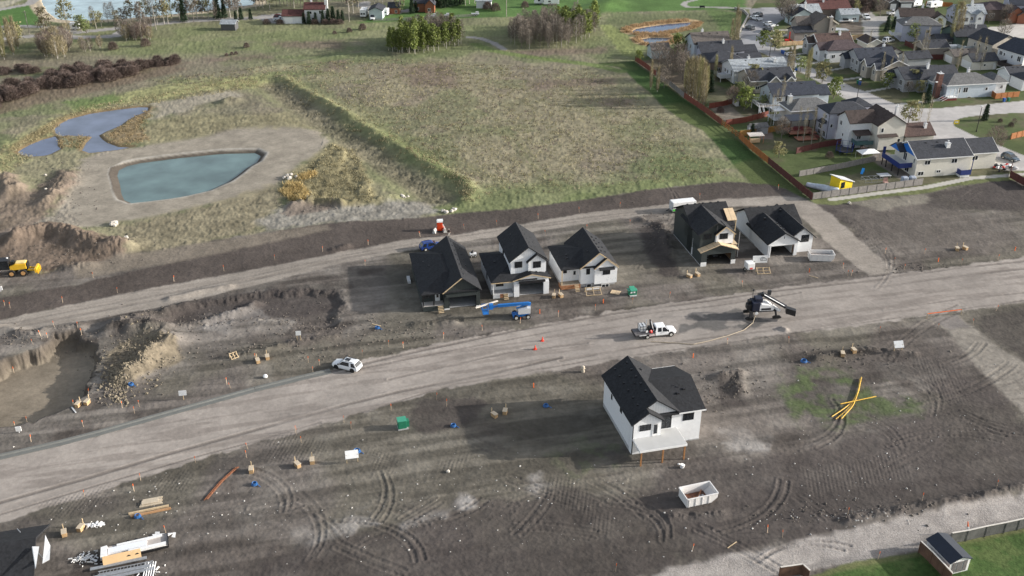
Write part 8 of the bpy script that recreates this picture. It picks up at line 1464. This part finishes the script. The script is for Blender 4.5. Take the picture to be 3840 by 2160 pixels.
for i, (px, py, h) in enumerate(((2905, 460, 10), (2890, 468, 9), (2925, 440, 12), (2990, 520, 9), (3012, 534, 10), (3042, 540, 10), (3073, 545, 9), (3330, 320, 9), (3365, 328, 11), (3420, 235, 11), (3450, 240, 12), (3465, 232, 12), (3650, 262, 11), (3675, 265, 11), (3590, 265, 10), (3300, 310, 10), (3440, 480, 10), (3475, 476, 9), (3580, 300, 9), (3255, 200, 8))): plant('thin', px, py, h, 'very thin bare garden poplar between the houses', 'thin garden poplars', .9)
for px, py, h, lb, k_ in ((2790, 415, 7, 'bushy yellow green tree left of the white garden shed', 'round'), (2770, 385, 6, 'bushy green tree below the pale roofed house deck', 'round'), (2828, 330, 7, 'bright green tree in front of the tan house', 'round'), (2860, 408, 4, 'small green tree under the white railed deck', 'round'), (2905, 190, 7, 'pale green street tree at the left pavement, upper one', 'round'), (2860, 180, 6, 'pale green street tree beside the taupe roofed house', 'round'), (3082, 312, 6.5, 'round green street tree beside the blue recycling bin', 'round'), (3125, 372, 6.5, 'yellowish round street tree above the lavender grey house', 'round'), (3325, 335, 5, 'small bright green tree in front of the grey hipped house', 'round'), (3425, 338, 6, 'green tree between the grey house and the brick chimney', 'round'), (3445, 352, 4, 'smaller green tree left of the lawn spruce', 'round'), (3405, 465, 6.5, 'pale leafed tree behind the cream house', 'round'), (3415, 155, 6.5, 'round pale green tree in front of the lilac house', 'round'), (3212, 40, 4, 'yellow green bush by the alley bank', 'round'), (2920, 590, 4.2, 'round yellowish shrub inside the maroon fence', 'round'), (3520, 110, 4, 'small green tree at the corner of the lilac house', 'round'), (3590, 85, 8, 'green topped poplar before the pale grey roofed house', 'round'), (3000, 270, 5, 'green tree beside the small trimmed gable', 'round'), (3095, 262, 3.5, 'small green front garden tree near the plum roofed house', 'round'), (2540, 205, 7, 'olive tree between the reed pond and the pond house', 'round'), (2395, 235, 4, 'green bushes at the upper fence end', 'round')): plant(k_, px, py, h, lb)
for px, py, h, lb in ((2660, 345, 7, 'dark spruce between the dense poplars and the pale birches'), (3475, 388, 6, 'dark spruce in front of the brick chimney'), (3692, 452, 5, 'young dark spruce on the green corner island'), (2820, 505, 3.4, 'dark rounded conifer left of the long grey shed'), (3350, 110, 5, 'dark spruce beside the gravel alley'), (3325, 118, 6, 'dark spruce right of the alley entrance')): plant('spruce', px, py, h, lb, None, 1.2 if h < 4 else 1)
for px, py, h, lb in ((2930, 60, 9, 'bare pinkish tree at the top of the street, left one'), (2945, 75, 10, 'bare pinkish tree at the top of the street, middle one'), (2955, 90, 9, 'bare pinkish tree at the top of the street, right one'), (3760, 145, 7, 'bare spreading tree on the pale cul de sac edge'), (3770, 85, 7, 'bare brown tree in front of the dark brown house'), (3705, 90, 5, 'reddish bare tree on the lawn of the dark brown house'), (3725, 570, 7, 'bare birch in front of the slate blue car'), (3690, 585, 4, 'brown bush beside the slate blue car'), (3405, 355, 4, 'bare grey tree on the front lawn of the corner house'), (3055, 190, 4, 'dark reddish bare shrub in front of the brown roofed house'), (2490, 330, 6, 'bare tangled tree in the brown upper yard'), (2510, 300, 8, 'bare grey tree above the tangled one in the brown yard'), (2470, 255, 8, 'pale bare tree in front of the pond house'), (2500, 262, 7, 'bare tree right of the pond house'), (2545, 270, 9, 'budding tan tree below the pond house'), (2560, 300, 9, 'budding tan tree above the spruce'), (2745, 400, 6, 'bare tree behind the white garden shed'), (2800, 400, 6, 'bare tree in front of the light blue house'), (2930, 520, 6, 'bare young tree on the lawn behind the golden fence'), (2810, 350, 7, 'bare grey tree in front of the tan house'), (3300, 60, 8, 'bare reddish trees at the alley corner'), (3800, 470, 2, 'small bare shrub on the corner island bed')): plant('bare_round', px, py, h, lb)
for px, py, h, lb in ((2700, 420, 1.6, 'dark shrub at the left end of the rock garden'), (3750, 458, 1.0, 'low dark shrub on the corner island, upper'), (3790, 475, 1.2, 'low dark shrub on the corner island, lower'), (2835, 500, 2.2, 'rust coloured shrub above the dark conifer'), (3110, 590, 1.6, 'low dark green shrub beside the grey fence'), (3235, 580, 2.0, 'bare brown shrub beside the trampoline patio'), (3690, 72, 2, 'round shrub under the dark brown house window')): plant('willow', px, py, h, lb)
# dark bank at the upper right
for p in inpoly([(3180, -10), (3330, -10), (3300, 40), (3240, 55), (3190, 30)], 26, 1.5): plant('willow', *p, rt.uniform(1.5, 2.6), 'dark green shrub on the bank above the gravel alley', 'shrubs of the alley bank', 1.2)
# reeds and tall grass (uncountable)
def tufts(name, pts, hmin, hmax, wid, m, seed, per=7):
    q = np.random.RandomState(seed); V = []
    for x, y in pts:
        z = zat(x, y); h = hmin + (hmax - hmin) * q.rand()
        for k in range(per):
            a = q.rand() * 6.28; d = q.randn(3) * .35; px, py = x + q.randn() * wid, y + q.randn() * wid; w = .05 + .09 * q.rand()
            V += [(px - w * math.cos(a), py - w * math.sin(a), z - .05), (px + w * math.cos(a), py + w * math.sin(a), z - .05), (px + d[0] * h, py + d[1] * h, z + h)]
    o = bpy.data.objects.new(name, npmesh(name, np.array(V), 3, m)); S.collection.objects.link(o); o['kind'] = 'stuff'
def ring(k, n, w0, w1):
    pts = W(ponds[k]); pts = np.vstack([pts, pts[:1]]); L = np.hypot(*(pts[1:] - pts[:-1]).T); cum = np.cumsum(L) / L.sum(); out = []; c = pts.mean(0)
    for _ in range(n):
        u = rt.random(); i = int(np.searchsorted(cum, u)); t = rt.random(); p = pts[i] + (pts[i + 1] - pts[i]) * t; d = p - c; d = d / np.hypot(*d); e = pts[i + 1] - pts[i]; nn = np.array([e[1], -e[0]]) / max(np.hypot(*e), .01)
        if nn @ d < 0: nn = -nn
        out.append(tuple(p + nn * rt.uniform(w0, w1)))
    return out
T_RE = leafmat('cattail', (.42, .28, .15), (.62, .45, .27), .2); T_GRS = leafmat('dry_grass', (.25, .22, .13), (.37, .33, .20), .2); T_GOLD = leafmat('golden_grass', (.36, .27, .12), (.50, .39, .19), .2); T_RED = leafmat('reddish_sedge', (.22, .165, .09), (.33, .26, .15), .2)
tufts('cattails', ring('reedA', 900, .9, 4.4) + ring('reedB', 520, .8, 3.4), .5, 1.0, .4, T_RE, 1)
P2 = lambda q, n: [g(*p) for p in inpoly(q, n)]
tufts('golden_grass', P2([(1052, 715), (1080, 685), (1120, 690), (1160, 735), (1150, 765), (1105, 760)], 260) + P2([(1120, 668), (1175, 645), (1180, 665), (1130, 685)], 90), .5, 1.0, .4, T_GOLD, 2)
tufts('dry_grass', P2([(1060, 720), (1090, 655), (1180, 595), (1250, 535), (1335, 560), (1370, 640), (1415, 755), (1280, 770), (1120, 765)], 480) + [(x_ + rt.gauss(0, 1), y_ + rt.gauss(0, 1)) for p_, q_ in zip(berm[:-1], berm[1:]) for t_ in range(38) for x_, y_ in [g(p_[0] + (q_[0] - p_[0]) * rt.random(), p_[1] + (q_[1] - p_[1]) * rt.random())]], .25, .6, .4, T_GRS, 3)
tufts('sedge', P2([(395, 512), (450, 475), (500, 440), (552, 410), (565, 440), (540, 480), (560, 530), (470, 545), (400, 530)], 260) + P2([(225, 512), (340, 510), (320, 535), (300, 560), (225, 552)], 140), .15, .4, .35, T_RED, 4)

mp = [(560, 300), (1000, 250), (1400, 220), (2200, 260), (2480, 420), (2740, 660), (2300, 700), (1800, 740), (1500, 520), (1150, 300), (700, 330)]
for nm_, m_, n_, sd in (('meadow_tufts', T_GRS, 2600, 5), ('meadow_weeds', T_PU, 1500, 6), ('meadow_herbs', L_OL, 1500, 7)): tufts(nm_, P2(mp, n_), .2, .5, .45, m_, sd, 5)
tufts('verge_grass', P2([(0, 560), (300, 400), (900, 300), (1050, 315), (700, 370), (420, 410), (200, 520), (0, 690)], 900), .2, .55, .45, T_GRS, 8, 5)
